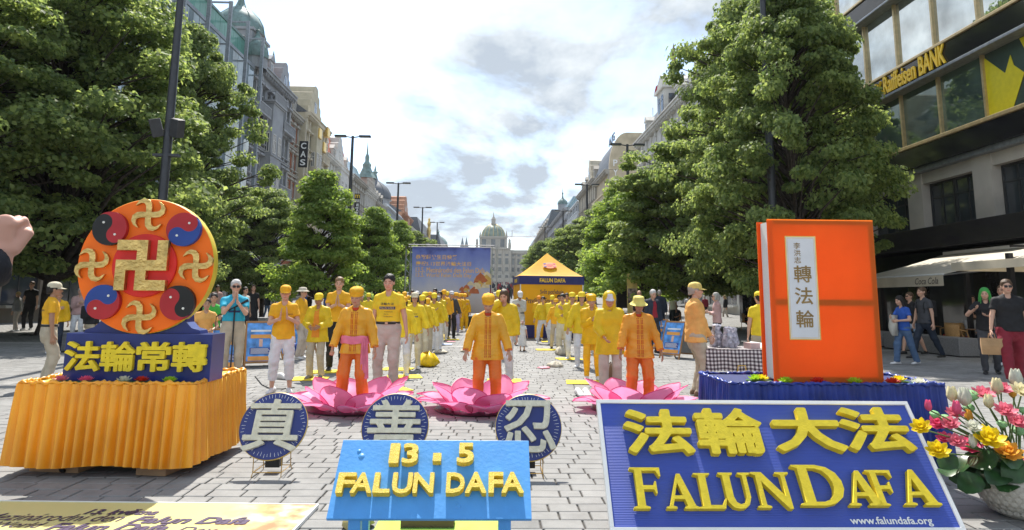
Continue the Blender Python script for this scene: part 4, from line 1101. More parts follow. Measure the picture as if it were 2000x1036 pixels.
for (a, b_, w, l, lb) in ((-0.42, -0.12, 0.44, 'left', 'flat brown cardboard box under the middle of the orange skirted cart'), (0.42, -0.22, 0.26, 'right', 'brown cardboard box under the right end of the orange skirted cart')):
 cx_, cy_ = -3.15 + a, 6.22 + b_
 c = MB(); c.box(-w / 2, w / 2, -0.22, 0.22, 0.002, 0.092, 0.003); c.box(-0.02, 0.02, -0.221, 0.221, 0.0925, 0.094)
 o = c.obj('cardboard_box', M_CARD); o.location = (cx_, cy_, 0); o.rotation_euler = (0, 0, R(-8)); tag(o, lb, 'box', 'cardboard boxes under the cart')

MANJI = [(-2.5, 2.5), (.5, 2.5), (.5, .5), (1.5, .5), (1.5, 2.5), (2.5, 2.5), (2.5, -.5), (.5, -.5), (.5, -1.5), (2.5, -1.5), (2.5, -2.5), (-.5, -2.5), (-.5, -.5), (-1.5, -.5), (-1.5, -2.5), (-2.5, -2.5), (-2.5, .5), (-.5, .5), (-.5, 1.5), (-2.5, 1.5)]
def emblem():
 root = empty('emblem_display', (-3.03, 6.0, 0.728), 0, 'round orange wheel emblem with golden and two-coloured discs on a navy plinth', 'emblem')
 c = MB(); c.box(-0.62, 0.62, -0.06, 0.22, 0.0, 0.40, 0.004); pl = c.obj('plinth', M_NAVY, root)
 FR = Matrix.Rotation(R(90), 4, 'X')                     # xy outline -> faces the camera
 M_ = Matrix.Translation((0, -0.062, 0)) @ FR
 glyph_parts(pl, '法輪常轉', -0.60, 0.60, 0.085, 0.335, M_YLET, M_, 0.04, off=0.026, gap=0.03, name='letter')
 for s in (-1, 1):
  pts = [(0.0, 0.402), (s * 0.50, 0.402), (s * 0.49, 0.43), (s * 0.42, 0.45), (s * 0.37, 0.50), (s * 0.36, 0.60), (s * 0.31, 0.64), (s * 0.0, 0.50)]
  c = MB(); c.prism(pts if s > 0 else pts[::-1], 0.16, Matrix.Translation((0, -0.02 - 0.003 * s, 0))); fix_normals(c.obj('shoulder', M_NAVY, root))
 zc = 0.985; r = 0.585
 c = MB(); Mx = Matrix.Translation((0, 0.0, zc)) @ FR
 c.lathe([(0, 0.07), (r - 0.006, 0.07), (r, 0.064)], 72, Mx); c.lathe([(r, -0.02), (0, -0.02)], 72, Mx)
 d = c.obj('wheel_disc', M_ORANGE, root, smooth=True, angle=30)
 c = MB(); c.lathe([(r, 0.064), (r + 0.003, 0.058), (r + 0.003, -0.02)], 72, Mx); c.obj('rim', M_RIMY, d, smooth=True)
 c = MB(); c.lathe([(0, 0.10), (0.268, 0.10), (0.275, 0.094), (0.275, 0.068)], 48, Mx); c.obj('centre_disc', M_RED, d, smooth=True, angle=30)
 s = 0.43 / 5
 o = link('large_symbol', outline_mesh([[(x * s, y * s) for x, y in MANJI]], 0.045, 0.002), d, M_GOLD); o.matrix_local = Mx @ Matrix.Translation((0, 0, 0.102))
 # small curled symbols: four tapering arms
 cl = [(0, -0.35), (0, 0.5), (0.0, 1.1), (-0.08, 1.6), (-0.4, 2.05), (-0.95, 2.2), (-1.5, 2.0), (-2.05, 1.45)]; wd = [.42, .42, .44, .46, .42, .33, .2, .02]
 L_, R_ = [], []
 for i, (x, y) in enumerate(cl):
  a, b_ = cl[max(i - 1, 0)], cl[min(i + 1, len(cl) - 1)]; t = Vector((b_[0] - a[0], b_[1] - a[1])).normalized()
  L_.append((x - t.y * wd[i], y + t.x * wd[i])); R_.append((x + t.y * wd[i], y - t.x * wd[i]))
 arm = L_ + R_[::-1]
 for (x, y) in ((0, 0.445), (0.445, 0), (0, -0.445), (-0.445, 0)):
  e = None
  for k in range(4):
   ca, sa = math.cos(-k * math.pi / 2), math.sin(-k * math.pi / 2); sc = 0.13 / 2.3
   me = outline_mesh([[((px_ * ca - py_ * sa) * sc, (px_ * sa + py_ * ca) * sc) for px_, py_ in arm]], 0.03 + 0.0012 * k, 0.0008)
   q = link('small_symbol' if k == 0 else 'arm', me, root if k == 0 else e, M_GOLD)
   if k == 0: q.matrix_local = Mx @ Matrix.Translation((x, y, 0.0705)); e = q
 # two-coloured discs
 n = 14; A = [(math.cos(a), math.sin(a)) for a in [math.pi / 2 + math.pi * k / n for k in range(n + 1)]]
 A += [(0.5 * math.cos(a), -0.5 + 0.5 * math.sin(a)) for a in [-math.pi / 2 - math.pi * k / n for k in range(1, n + 1)]]
 A += [(0.5 * math.cos(a), 0.5 + 0.5 * math.sin(a)) for a in [-math.pi / 2 + math.pi * k / n for k in range(1, n)]]
 for (sx, sy, rot, ma, mb_) in ((-1, 1, 45, M_BLACKP, M_CRIM), (1, 1, -42, M_CRIM, M_BLUEP), (-1, -1, -43, M_BLUEP, M_CRIM), (1, -1, 50, M_CRIM, M_BLACKP)):
  q0 = None
  for h, m_ in ((0, ma), (180, mb_)):
   a = R(rot + h); ca, sa = math.cos(a), math.sin(a)
   q = link('two_coloured_disc' if h == 0 else 'disc_half', outline_mesh([[((x * ca - y * sa) * 0.148, (x * sa + y * ca) * 0.148) for x, y in A]], 0.045, 0.0), root if h == 0 else q0, m_)
   if h == 0: q.matrix_local = Mx @ Matrix.Translation((sx * 0.318, sy * 0.318, 0.0705)); q0 = q
   c = MB(); c.lathe([(0, 0.052), (0.010, 0.051), (0.011, 0.044)], 10, Matrix.Translation((-sa * 0.074, ca * 0.074, 0))); c.obj('dot', M_WHITEP, q0)
 return root
emblem()

# ---------------------------------------------------------------- small lotus flowers
def lotus_flower(parent_name, x, y, z, r, m, label, rz=0.0, rings=3, leaf=True, cat='flower', group='lotus flowers on the displays'):
 root = empty(parent_name, (x, y, z), rz, label, cat, group)
 for k in range(rings):
  n = 8 - k; el = 0.25 + 0.42 * k; L = r * (1 - 0.17 * k)
  for i in range(n):
   a = 2 * math.pi * (i + 0.5 * (k % 2)) / n
   c = MB(); u = Vector((math.cos(a) * math.cos(el), math.sin(a) * math.cos(el), math.sin(el))); t = Vector((-math.sin(a), math.cos(a), 0)); nn_ = u.cross(t)
   p = [u * L * f + t * w * L * s - nn_ * cv * L for f, w, s, cv in ((0.05, 0.1, 1, 0), (0.05, 0.1, -1, 0), (0.5, .30, 1, .03), (0.5, .30, -1, .03), (0.82, .2, 1, -.06), (0.82, .2, -1, -.06), (1, 0, 1, -.12), (0.5, 0, 1, .12), (0.82, 0, 1, .02))]
   p = [q + Vector((0, 0, 0.012)) for q in p]
   c.add(p, [(0, 2, 7), (0, 7, 1), (1, 7, 3), (2, 4, 8, 7), (7, 8, 5, 3), (4, 6, 8), (8, 6, 5)]); c.obj('petal', m, root, smooth=True)
 c = MB(); c.lathe([(0, r * 0.24), (r * 0.16, r * 0.22), (r * 0.10, 0.0)], 10); c.obj('flower_heart', mat('flower_heart', (0.6, 0.5, 0.08)), root)
 if leaf:
  c = MB(); c.lathe([(r * 1.15, 0.006), (r * 0.6, 0.003), (0, 0.006)], 12); c.obj('leaf', mat('waxy_leaf', (0.05, 0.14, 0.03), rough=0.4), root)
 return root
def petal_mat(n, c): return mat(n, c, rough=0.55, var=0.10, vscale=20, trans=0.35)
P_PINK, P_WHITE, P_RED, P_LIME, P_YEL, P_ORG, P_ROSE, P_CRM = (petal_mat('pink_petal', (0.80, 0.22, 0.30)), petal_mat('white_petal', (0.72, 0.72, 0.60)), petal_mat('red_petal', (0.62, 0.04, 0.02)), petal_mat('lime_petal', (0.40, 0.62, 0.03)),
 petal_mat('yellow_petal', (0.85, 0.66, 0.02)), petal_mat('apricot_petal', (0.85, 0.45, 0.06)), petal_mat('rose_petal', (0.86, 0.13, 0.28)), petal_mat('cream_petal', (0.80, 0.74, 0.48)))
for px_, py_, m_, lb in ((118, 747, P_PINK, 'pink lotus flower at the left end of the orange cart'), (167, 749, P_ROSE, 'rose lotus flower on the orange cart under the first letter'), (242, 749, P_WHITE, 'white lotus flower on the orange cart under the plinth'),
       (276, 750, P_RED, 'red lotus flower on the orange cart beside the white one'), (331, 750, P_LIME, 'lime green lotus flower on the orange cart')):
 p = at(px_, py_, 5.84); lotus_flower('lotus_flower', p.x, 5.84, 0.732, 0.068, m_, lb, px_)

# ---------------------------------------------------------------- three word discs on wire stands
def word_disc(x, ch, label):
 y = 5.86; r = 0.278; t = R(27)
 root = empty('word_disc', (x, y, 0), 0, label, 'sign', 'navy word discs in a row')
 Mx = Matrix.Translation((0, 0, 0.385)) @ Matrix.Rotation(R(90) - t, 4, 'X')
 c = MB(); c.lathe([(0, 0.012), (r - 0.004, 0.012), (r, 0.008)], 64, Mx); c.lathe([(r, -0.010), (0, -0.010)], 64, Mx); d = c.obj('disc', M_NAVY, root)
 c = MB(); c.lathe([(r, 0.0085), (r + 0.004, 0.006), (r + 0.004, -0.010), (r, -0.0105)], 64, Mx); c.obj('rim', mat('gilded_edge', (0.62, 0.44, 0.12), rough=0.4, metal=0.5), d)
 rg = random.Random(ch)
 for k in range(56):
  a = 2 * math.pi * k / 56 + rg.uniform(-.02, .02); L = rg.uniform(0.018, 0.036); r0 = r - rg.uniform(0.012, 0.03)
  c = MB(); w = 0.0016; ca, sa = math.cos(a), math.sin(a)
  c.add([Mx @ Vector((ca * q - sa * s, sa * q + ca * s, 0.0128)) for q, s in ((r0, -w), (r0, w), (r0 - L, w * 0.6), (r0 - L, -w * 0.6))], [(0, 1, 2, 3)]); c.obj('ray', M_WHITEP, d)
 me = scale_to(outline_mesh(bold_loops(ch, 0.014, 120), 0.03), 0.45, 0.43)
 o = link('character', me, d, M_SILVER); o.matrix_local = Mx @ Matrix.Translation((0, 0, 0.013))
 c = MB()
 for s in (-1, 1):
  c.tube([(s * 0.115, -0.10, 0.17), (s * 0.115, -0.10, 0.035), (s * 0.115, 0.16, 0.035), (s * 0.115, 0.10, 0.40)], 0.004, 6)
  c.tube([(s * 0.115, -0.10, 0.035), (s * 0.12, -0.12, 0.0)], 0.004, 6); c.tube([(s * 0.115, 0.16, 0.035), (s * 0.12, 0.18, 0.0)], 0.004, 6)
 c.tube([(-0.115, -0.10, 0.035), (0.115, -0.10, 0.035)], 0.004, 6); c.tube([(-0.115, 0.16, 0.035), (0.115, 0.16, 0.035)], 0.004, 6)
 c.obj('wire_stand', M_BRASSW, root)
 c = MB(); c.box(-0.06, 0.06, 0.02, 0.12, 0.045, 0.115, 0.006); c.obj('battery_box', M_BLACKP, root)
word_disc(-1.815, '真', 'leftmost navy disc on a wire stand with a raised silver character')
word_disc(-0.80, '善', 'middle navy disc half hidden by the light blue date board')
word_disc(0.325, '忍', 'rightmost navy disc whose raised character has a wide curved bottom stroke')

# ---------------------------------------------------------------- boards
def board_matrix(xl, xr, yb, zb, yt, zt):
 "frame at the middle of the lower edge: x right, y up the slope, z out of the face"
 up = Vector((0, yt - yb, zt - zb)).normalized(); nx = Vector((1, 0, 0)); nz = nx.cross(up)
 M_ = Matrix((nx, up, nz)).transposed().to_4x4(); M_.translation = ((xl + xr) / 2, yb, zb); return M_
def on(Mb, px, py):
 "place on a board's face, in its own frame"
 inv = Mb.inverted(); o = inv @ Vector((0, 0, CAM_Z)); d = inv.to_3x3() @ ray(px, py); t = -o.z / d.z
 return o.x + d.x * t, o.y + d.y * t
def put_glyph(parent, Mb, me, x0, y0, x1, y1, m, name='letter', lift=0.002, local=None):
 (a, b_), (c_, d_) = on(Mb, x0, (y0 + y1) / 2), on(Mb, x1, (y0 + y1) / 2)
 (_, e), (_, f) = on(Mb, (x0 + x1) / 2, y1), on(Mb, (x0 + x1) / 2, y0)
 w, h = c_ - a, f - e
 n = len(me.vertices); v = np.empty(n * 3); me.vertices.foreach_get('co', v); v = v.reshape(-1, 3); lo, hi = v.min(0), v.max(0)
 v[:, 0] = (v[:, 0] - lo[0]) / (hi[0] - lo[0]) * w + a; v[:, 1] = (v[:, 1] - lo[1]) / (hi[1] - lo[1]) * h + e; v[:, 2] += lift
 me.vertices.foreach_set('co', v.ravel()); me.update()
 o = link(name, me, parent, m); o.matrix_local = local if local is not None else Matrix.Identity(4); return o

M_LBLUE = mat('light_blue_paint', (0.075, 0.31, 0.70), rough=0.45, var=0.06, vscale=6, bump=0.12, bscale=35, wear=((0.12, 0.38, 0.74), 3, 0.62))
def date_board():
 Mb = board_matrix(-0.92, 0.245, 4.02, 0.215, 4.385, 0.57)
 root = empty('date_board', (0, 0, 0), 0, 'light blue wooden board with raised yellow date and name, standing on four legs', 'sign'); root.matrix_world = Mb
 w, h = 1.165, 0.51
 c = MB(); c.box(-w / 2, w / 2, 0, h, -0.022, 0.0, 0.003); bd = c.obj('panel', M_LBLUE, root)
 bold = dict(off=0.045)
 for ch, x0, y0, x1, y1 in (('1', 762, 874, 781, 913), ('3', 787, 874, 818, 913), ('-', 846, 893, 862, 909), ('5', 893, 873, 926, 912),
          ('F', 660, 931, 695, 971), ('A', 688, 931, 729, 971), ('L', 731, 931, 764, 971), ('U', 767, 931, 806, 972), ('N', 808, 931, 848, 971),
          ('D', 872, 931, 908, 971), ('A', 909, 930, 950, 971), ('F', 954, 930, 983, 971), ('A', 979, 930, 1022, 971)):
  if ch == '-': me = outline_mesh([[(0, 0), (1, 0), (1, 1), (0, 1)]], 0.042)
  else:
   me = outline_mesh(bold_loops(ch, 0.028), 0.042)
  put_glyph(bd, Mb, me, x0, y0, x1, y1, M_GLIT)
 for (x, y, r) in ((-0.47, 0.43, 0.014), (-0.45, 0.395, 0.02), (0.16, 0.075, 0.018)):
  c = MB(); c.lathe([(r, 0.0005), (r * 0.7, 0.004), (0, 0.005)], 12, Matrix.Translation((x, y, 0))); c.obj('paint_blister', M_LBLUE, bd, smooth=True)
 # legs drawn in the board's own frame: straight down in the world
 dn = Mb.to_3x3().inverted() @ Vector((0, 0, -1)); bk = Mb.to_3x3().inverted() @ Vector((0, 1, 0))
 for sx in (-0.43, 0.43):
  for (ys, lb) in ((0.02, 'front'), (0.40, 'rear')):
   p0 = Vector((sx, ys, -0.022)); hgt = 0.215 + (0.355 / 0.51) * ys - 0.02
   ax, ay, az = Vector((1, 0, 0)), bk, -dn
   M2 = Matrix((ax, ay, az)).transposed().to_4x4(); M2.translation = p0 + bk * 0.035
   c = MB(); c.box(-0.035, 0.035, -0.03, 0.03, -hgt, -0.005 if ys < 0.2 else 0.0, 0.004, M2); c.obj('leg', M_LBLUE, root)
 return root
date_board()
o = MB(); o.box(-0.72, 0.08, 4.30, 4.80, 0.003, 0.014); o = o.obj('green_mat', mat('lime_mat', (0.42, 0.62, 0.10), rough=0.9)); tag(o, 'lime green mat on the ground under the light blue date board', 'mat')
c = MB(); c.box(-0.56, -0.22, 4.50, 4.62, 0.0145, 0.075, 0.004); o = c.obj('wooden_block', mat('brown_block', (0.16, 0.10, 0.06))); tag(o, 'brown block under the light blue date board', 'block')
rg = random.Random(5); c = MB()
c.lathe([(0.0, 0.09), (0.05, 0.085), (0.09, 0.05), (0.10, 0.02), (0.085, 0.002)], 14, Matrix.Translation((-0.84, 4.56, 0.004)))
c.v = [(x + rg.uniform(-.012, .012), y + rg.uniform(-.012, .012), max(0.002, z + rg.uniform(-.012, .012))) for x, y, z in c.v]
tag(c.obj('crumpled_bag', mat('straw_bag', (0.42, 0.36, 0.15), rough=0.5), smooth=True), 'crumpled straw coloured bag under the left leg of the date board', 'bag')

SERIF = {'F': [[(0, 0), (.42, 0), (.42, .04), (.31, .07), (.31, .46), (.58, .46), (.62, .36), (.66, .36), (.66, .66), (.62, .66), (.58, .56), (.31, .56), (.31, .92), (.68, .92), (.76, .78), (.80, .78), (.80, 1), (0, 1), (0, .96), (.12, .93), (.12, .07), (0, .04)]],
 'L': [[(0, 0), (.70, 0), (.78, .28), (.74, .28), (.64, .10), (.32, .10), (.32, .93), (.44, .96), (.44, 1), (0, 1), (0, .96), (.12, .93), (.12, .07), (0, .04)]],
 'A': [[(0, 0), (.32, 0), (.32, .05), (.21, .08), (.28, .27), (.60, .27), (.66, .08), (.56, .05), (.56, 0), (1, 0), (1, .05), (.91, .08), (.57, 1), (.46, 1), (.11, .08), (0, .05)], [(.31, .37), (.44, .74), (.56, .37)]],
 'U': [[(0, 1), (.42, 1), (.42, .95), (.32, .92), (.32, .32), (.37, .17), (.48, .11), (.62, .15), (.70, .30), (.70, .92), (.58, .95), (.58, 1), (.94, 1), (.94, .95), (.82, .92), (.82, .30), (.73, .10), (.58, .0), (.42, -.01), (.26, .03), (.14, .16), (.11, .32), (.11, .92), (0, .95)]],
 'N': [[(0, 0), (.34, 0), (.34, .05), (.23, .08), (.23, .74), (.79, -.02), (.89, -.02), (.89, .92), (1, .95), (1, 1), (.66, 1), (.66, .95), (.78, .92), (.78, .32), (.28, 1), (0, 1), (0, .95), (.11, .91), (.11, .08), (0, .05)]],
 'D': [[(0, 0), (.5, 0), (.72, .06), (.88, .2), (.96, .4), (.96, .6), (.88, .8), (.72, .94), (.5, 1), (0, 1), (0, .95), (.11, .92), (.11, .08), (0, .05)], [(.31, .09), (.48, .09), (.62, .15), (.72, .28), (.76, .42), (.76, .58), (.72, .72), (.62, .85), (.48, .91), (.31, .91)]]}
def name_board():
 Mb = board_matrix(0.775, 3.03, 4.42, 0.015, 4.95, 0.74)
 root = empty('name_board', (0, 0, 0), 0, 'large leaning royal blue board with raised yellow lettering and white frame', 'sign'); root.matrix_world = Mb
 (xa, _), (xb, ytop) = on(Mb, 1176, 900), on(Mb, 1772, 788); h = math.hypot(0.53, 0.725); w2 = 1.14
 m = mat('royal_blue_corrugated', (0.045, 0.085, 0.42), rough=0.38, var=0.08, vscale=2)
 nt = m.node_tree; wv = nt.nodes.new('ShaderNodeTexWave'); wv.wave_type = 'BANDS'; wv.bands_direction = 'Y'; wv.inputs['Scale'].default_value = 30
 tcn = nt.nodes.new('ShaderNodeTexCoord'); nt.links.new(tcn.outputs['Object'], wv.inputs[0]); bp = nt.nodes.new('ShaderNodeBump'); bp.inputs['Strength'].default_value = 0.6; bp.inputs['Distance'].default_value = 0.004
 nt.links.new(wv.outputs[1], bp.inputs['Height']); nt.links.new(bp.outputs[0], nt.nodes['Principled BSDF'].inputs['Normal'])
 c = MB(); c.box(-w2 + 0.02, w2 - 0.02, 0.02, h - 0.02, -0.02, 0.0); bd = c.obj('panel', m, root)
 for (a, b_, d_, e) in ((-w2, w2, 0, 0.0265), (-w2, w2, h - 0.0265, h), (-w2, -w2 + 0.0265, 0.027, h - 0.027), (w2 - 0.0265, w2, 0.027, h - 0.027)):
  c = MB(); c.box(a, b_, d_, e, -0.025, 0.012, 0.002); c.obj('frame_bar', M_WHITEP, root)
 for ch, x0, y0, x1, y1 in (('法', 1217, 806, 1348, 892), ('輪', 1357, 804, 1487, 893), ('大', 1505, 803, 1639, 888), ('法', 1638, 802, 1769, 887)):
  put_glyph(bd, Mb, outline_mesh(bold_loops(ch, 0.03), 0.05), x0, y0, x1, y1, M_YLET)
 for ch, x0, y0, x1, y1 in (('F', 1232, 919, 1291, 999), ('A', 1295, 931, 1357, 999), ('L', 1357, 930, 1413, 999), ('U', 1406, 929, 1468, 999), ('N', 1470, 928, 1544, 999),
          ('D', 1551, 914, 1641, 993), ('A', 1644, 925, 1712, 993), ('F', 1696, 924, 1744, 993), ('A', 1750, 923, 1819, 992)):
  put_glyph(bd, Mb, outline_mesh(SERIF[ch], 0.045), x0, y0, x1, y1, M_YLET)
 put_glyph(bd, Mb, bold_text('www.falundafa.org', 1, 1, .001, .018), 1661, 1010, 1821, 1029, M_WHITEP, 'lettering')
 # prop at the back
 dn = Mb.to_3x3().inverted() @ Vector((0, 0, -1))
 for sx in (-0.9, 0.9):
  c = MB(); c.tube([(sx, h * 0.9, -0.03), Vector((sx, h * 0.9, -0.03)) + (Mb.to_3x3().inverted() @ Vector((0, 0.22, -0.648)))], 0.012, 6); c.obj('prop', M_STEEL, root)
 return root
name_board()

# yellow board lying on the ground
def ground_banner():
 root = empty('ground_banner', (-3.2, 4.35, 0.0), R(-1.8), 'pale yellow printed board lying on the paving at the lower left', 'banner')
 m = bpy.data.materials.new('printed_pale_yellow'); m.use_nodes = True; nt = m.node_tree; p = nt.nodes['Principled BSDF']; p.inputs['Roughness'].default_value = 0.35
 tcn = nt.nodes.new('ShaderNodeTexCoord'); sp = nt.nodes.new('ShaderNodeSeparateXYZ'); nt.links.new(tcn.outputs['Object'], sp.inputs[0])
 n = nt.nodes.new('ShaderNodeTexNoise'); n.inputs['Scale'].default_value = 7; n.inputs['Detail'].default_value = 6; nt.links.new(tcn.outputs['Object'], n.inputs['Vector'])
 r1 = nt.nodes.new('ShaderNodeValToRGB'); e = r1.color_ramp.elements; e[0].position = 0.35; e[0].color = (0.75, 0.68, 0.50, 1); e[1].position = 0.62; e[1].color = (0.66, 0.20, 0.08, 1)
 q = e.new(0.5); q.color = (0.72, 0.42, 0.20, 1); nt.links.new(n.outputs[0], r1.inputs[0])
 mr = nt.nodes.new('ShaderNodeMapRange'); mr.inputs[1].default_value = 1.35; mr.inputs[2].default_value = 1.8; nt.links.new(sp.outputs[0], mr.inputs[0])
 mx = nt.nodes.new('ShaderNodeMix'); mx.data_type = 'RGBA'; nt.links.new(mr.outputs[0], mx.inputs[0]); mx.inputs[6].default_value = (0.64, 0.58, 0.24, 1); nt.links.new(r1.outputs[0], mx.inputs[7]); nt.links.new(mx.outputs[2], p.inputs['Base Color'])
 c = MB(); c.box(-1.98, 1.98, -0.7, 0.66, 0.006, 0.022, 0.002); pn = c.obj('panel', m, root)
 for (a, b_, d_, e_) in ((-1.99, 1.99, 0.661, 0.672), (1.981, 1.992, -0.7, 0.66)):
  c = MB(); c.box(a, b_, d_, e_, 0.003, 0.026); c.obj('edge_strip', M_WHITEP, root)
 Mb = root.matrix_basis @ Matrix.Translation((0, 0, 0.0235))
 Mb = Matrix.Translation((-3.2, 4.35, 0.0235)) @ Matrix.Rotation(R(-1.8), 4, 'Z')
 L = Matrix.Translation((0, 0, 0.0235))
 for t_, o_, x0, y0, x1, y1 in (('13. května', .03, 170, 995, 312, 1006), ('Mezinárodní den', .0, -34, 1004, 245, 1018), ('Falun Dafa', .035, 258, 1010, 489, 1024), ('World', .0, -10, 1020, 86, 1031), ('Falun Dafa', .035, 94, 1023, 330, 1039), ('Day', .0, 346, 1030, 424, 1044)):
  put_glyph(pn, Mb, (bold_text(t_, 1, 1, .0008, o_, .25) if o_ else fit_text(t_, 1, 1, shear=.25)), x0, y0, x1, y1, M_INK, 'lettering', local=L)
ground_banner()

# ---------------------------------------------------------------- big book on the blue table
def big_book():
 t = empty('display_table', (3.06, 6.38, 0), 0, 'table draped with pleated royal blue satin carrying the giant book', 'table')
 hx, hy = 0.96, 0.42; path = [(-hx, -hy, 0), (hx, -hy, 0), (hx, hy, 0), (-hx, hy, 0)]
 c = MB(); c.box(-hx + 0.01, hx - 0.01, -hy + 0.01, hy - 0.01, 0.70, 0.735); c.obj('table_top', mat('dark_blue_cloth', (0.02, 0.03, 0.12), rough=0.8), t)
 for sx in (-1, 1):
  for sy in (-1, 1):
   c = MB(); c.tube([(sx * (hx - 0.1), sy * (hy - 0.08), 0), (sx * (hx - 0.1), sy * (hy - 0.08), 0.70)], 0.015, 8); c.obj('leg', M_STEEL, t)
 pleated(path, 0.03, 0.738, 0.005, 0.02, 0.04, 0.055, seed=9).obj('skirt', M_SATIN_B, t, smooth=True); ruffle(path, 0.745, 0.02, seed=10).obj('ruffle', M_SATIN_B, t, smooth=True)
 b = empty('giant_book', (3.075, 6.14, 0.737), R(-1.0), 'giant upright orange book with a white title strip, on the blue table', 'book')
 MO = mat('orange_fabric_cover', (0.92, 0.14, 0.006), rough=0.55, var=0.04, vscale=2.5, bump=0.1, bscale=160, trans=0.3)
 w, h = 1.0, 1.49
 # cloth stretched over a light frame: the sun shines through it
 MW = mat('frame_wood', (0.30, 0.16, 0.06), rough=0.8); MC = mat('orange_thin_cloth', (1.0, 0.22, 0.025), rough=0.6, var=0.05, vscale=2.5, bump=0.12, bscale=120, trans=0.55)
 for nm, y0_, y1_ in (('front_cover', 0.0, 0.022), ('back_cover', 0.245, 0.267)):
  c = MB(); n = 24; ys = y0_ if nm[0] == 'f' else y1_
  vs = [(-w / 2 + w * i / n, ys + (0.004 * math.sin(5 * i / n + j * .4) * math.sin(math.pi * i / n) * math.sin(math.pi * j / n)), h * j / n) for j in range(n + 1) for i in range(n + 1)]
  c.add(vs, [(j * (n + 1) + i, j * (n + 1) + i + 1, (j + 1) * (n + 1) + i + 1, (j + 1) * (n + 1) + i) for j in range(n) for i in range(n)]); fc = c.obj(nm, MC, b, smooth=True)
  for (x0_, x1_, z0_, z1_) in ((-w / 2, -w / 2 + .05, 0.002, h - .002), (w / 2 - .05, w / 2, 0.002, h - .002), (-w / 2 + .0502, w / 2 - .0502, 0.002, .05), (-w / 2 + .0502, w / 2 - .0502, h - .05, h - .002), (-w / 2 + .0502, w / 2 - .0502, .69, .745)):
   c = MB(); c.box(x0_, x1_, y0_ + .0055, y1_ - .0055, z0_, z1_); c.obj('frame_bar', MO if x0_ == -w / 2 else MW, fc)
 MP = mat('white_pages', (0.74, 0.73, 0.70), rough=0.9, var=0.04, vscale=60)
 for (x0_, x1_, z0_, z1_) in ((-w / 2 + .03, -w / 2 + .04, .02, h - .02), (-w / 2 + .0402, w / 2 - .022, h - .03, h - .02), (-w / 2 + .0402, w / 2 - .022, .02, .03)):
  c = MB(); c.box(x0_, x1_, 0.0225, 0.2445, z0_, z1_); c.obj('page_block', MP, b)
 c = MB(); c.box(w / 2 - 0.021, w / 2 - 0.002, 0.0225, 0.2445, 0.0, h - 0.004); c.obj('spine', MO, b)
 Mb = Matrix.Translation((3.075, 6.14, 0.737)) @ Matrix.Rotation(R(-1.0), 4, 'Z') @ Matrix.Rotation(R(90), 4, 'X'); L = Matrix.Rotation(R(90), 4, 'X')
 (a, b0), (c_, b1) = on(Mb, 1536, 664), on(Mb, 1592, 462)
 a2, _ = on(Mb, 1545, 600); c2, _ = on(Mb, 1600, 600)
 xa, xb = (a + a2) / 2, (c_ + c2) / 2
 q = MB(); q.box(xa, xb, -0.0045, -0.0042, b0, b1); lb = q.obj('title_strip', M_GILT, b)
 q = MB(); q.box(xa + 0.012, xb - 0.012, -0.0055, -0.0047, b0 + 0.012, b1 - 0.012); q.obj('strip_paper', mat('white_card', (0.74, 0.74, 0.76), rough=0.5, var=0.03), lb)
 for (x0_, x1_, z0_, z1_) in ((xa + 0.02, xa + 0.0225, b0 + 0.02, b1 - 0.02), (xb - 0.0225, xb - 0.02, b0 + 0.02, b1 - 0.02), (xa + 0.0226, xb - 0.0226, b0 + 0.02, b0 + 0.0225), (xa + 0.0226, xb - 0.0226, b1 - 0.0225, b1 - 0.02)):
  q = MB(); q.box(x0_, x1_, -0.0064, -0.0056, z0_, z1_); q.obj('gold_line', M_GILT, lb)
 MT = mat('bronze_foil_print', (0.30, 0.19, 0.07), rough=0.4, metal=0.4)
 xm = (xa + xb) / 2; H_ = b1 - b0
 def ch(g, fz, s, dx=0.0):
  me = scale_to(outline_mesh(bold_loops(g, 0.012 if s > 0.1 else 0.004), 0.0015), s, s * .95); o = link('character', me, lb, MT); o.matrix_local = Matrix.Translation((xm + dx, -0.0066, b0 + H_ * fz)) @ Matrix.Rotation(R(90), 4, 'X')
 for g, fz, s in (('李', 0.905, 0.062), ('洪', 0.835, 0.062), ('志', 0.765, 0.062)): ch(g, fz, s, -0.035)
 for g, fz, s in (('轉', 0.63, 0.165), ('法', 0.42, 0.165), ('輪', 0.20, 0.165)): ch(g, fz, s, 0.005)
 # cross bars of the inner frame show as ridges on the cover
 for (z0_, z1_, x0_, x1_) in ((0.70, 0.76, -w / 2 + 0.09, w / 2 - 0.02),):
  pass
big_book()
for px_, py_, m_, lb in ((1475, 730, P_LIME, 'lime lotus at the left end of the blue table'), (1487, 737, P_YEL, 'yellow lotus left of the giant book'), (1535, 754, P_LIME, 'pale green lotus at the book corner nearest the spine'), (1598, 748, P_RED, 'orange red lotus in front of the giant book'),
       (1670, 750, P_LIME, 'green lotus below the right half of the giant book'), (1743, 744, P_RED, 'dark red lotus right of the giant book'), (1755, 737, P_YEL, 'yellow lotus right of the giant book'), (1795, 752, P_WHITE, 'white lotus at the right end of the blue table')):
 y = 6.03 if py_ > 742 else 6.22
 p = at(px_, py_, y); lotus_flower('lotus_flower', p.x, y, 0.738, 0.078, m_, lb, px_)

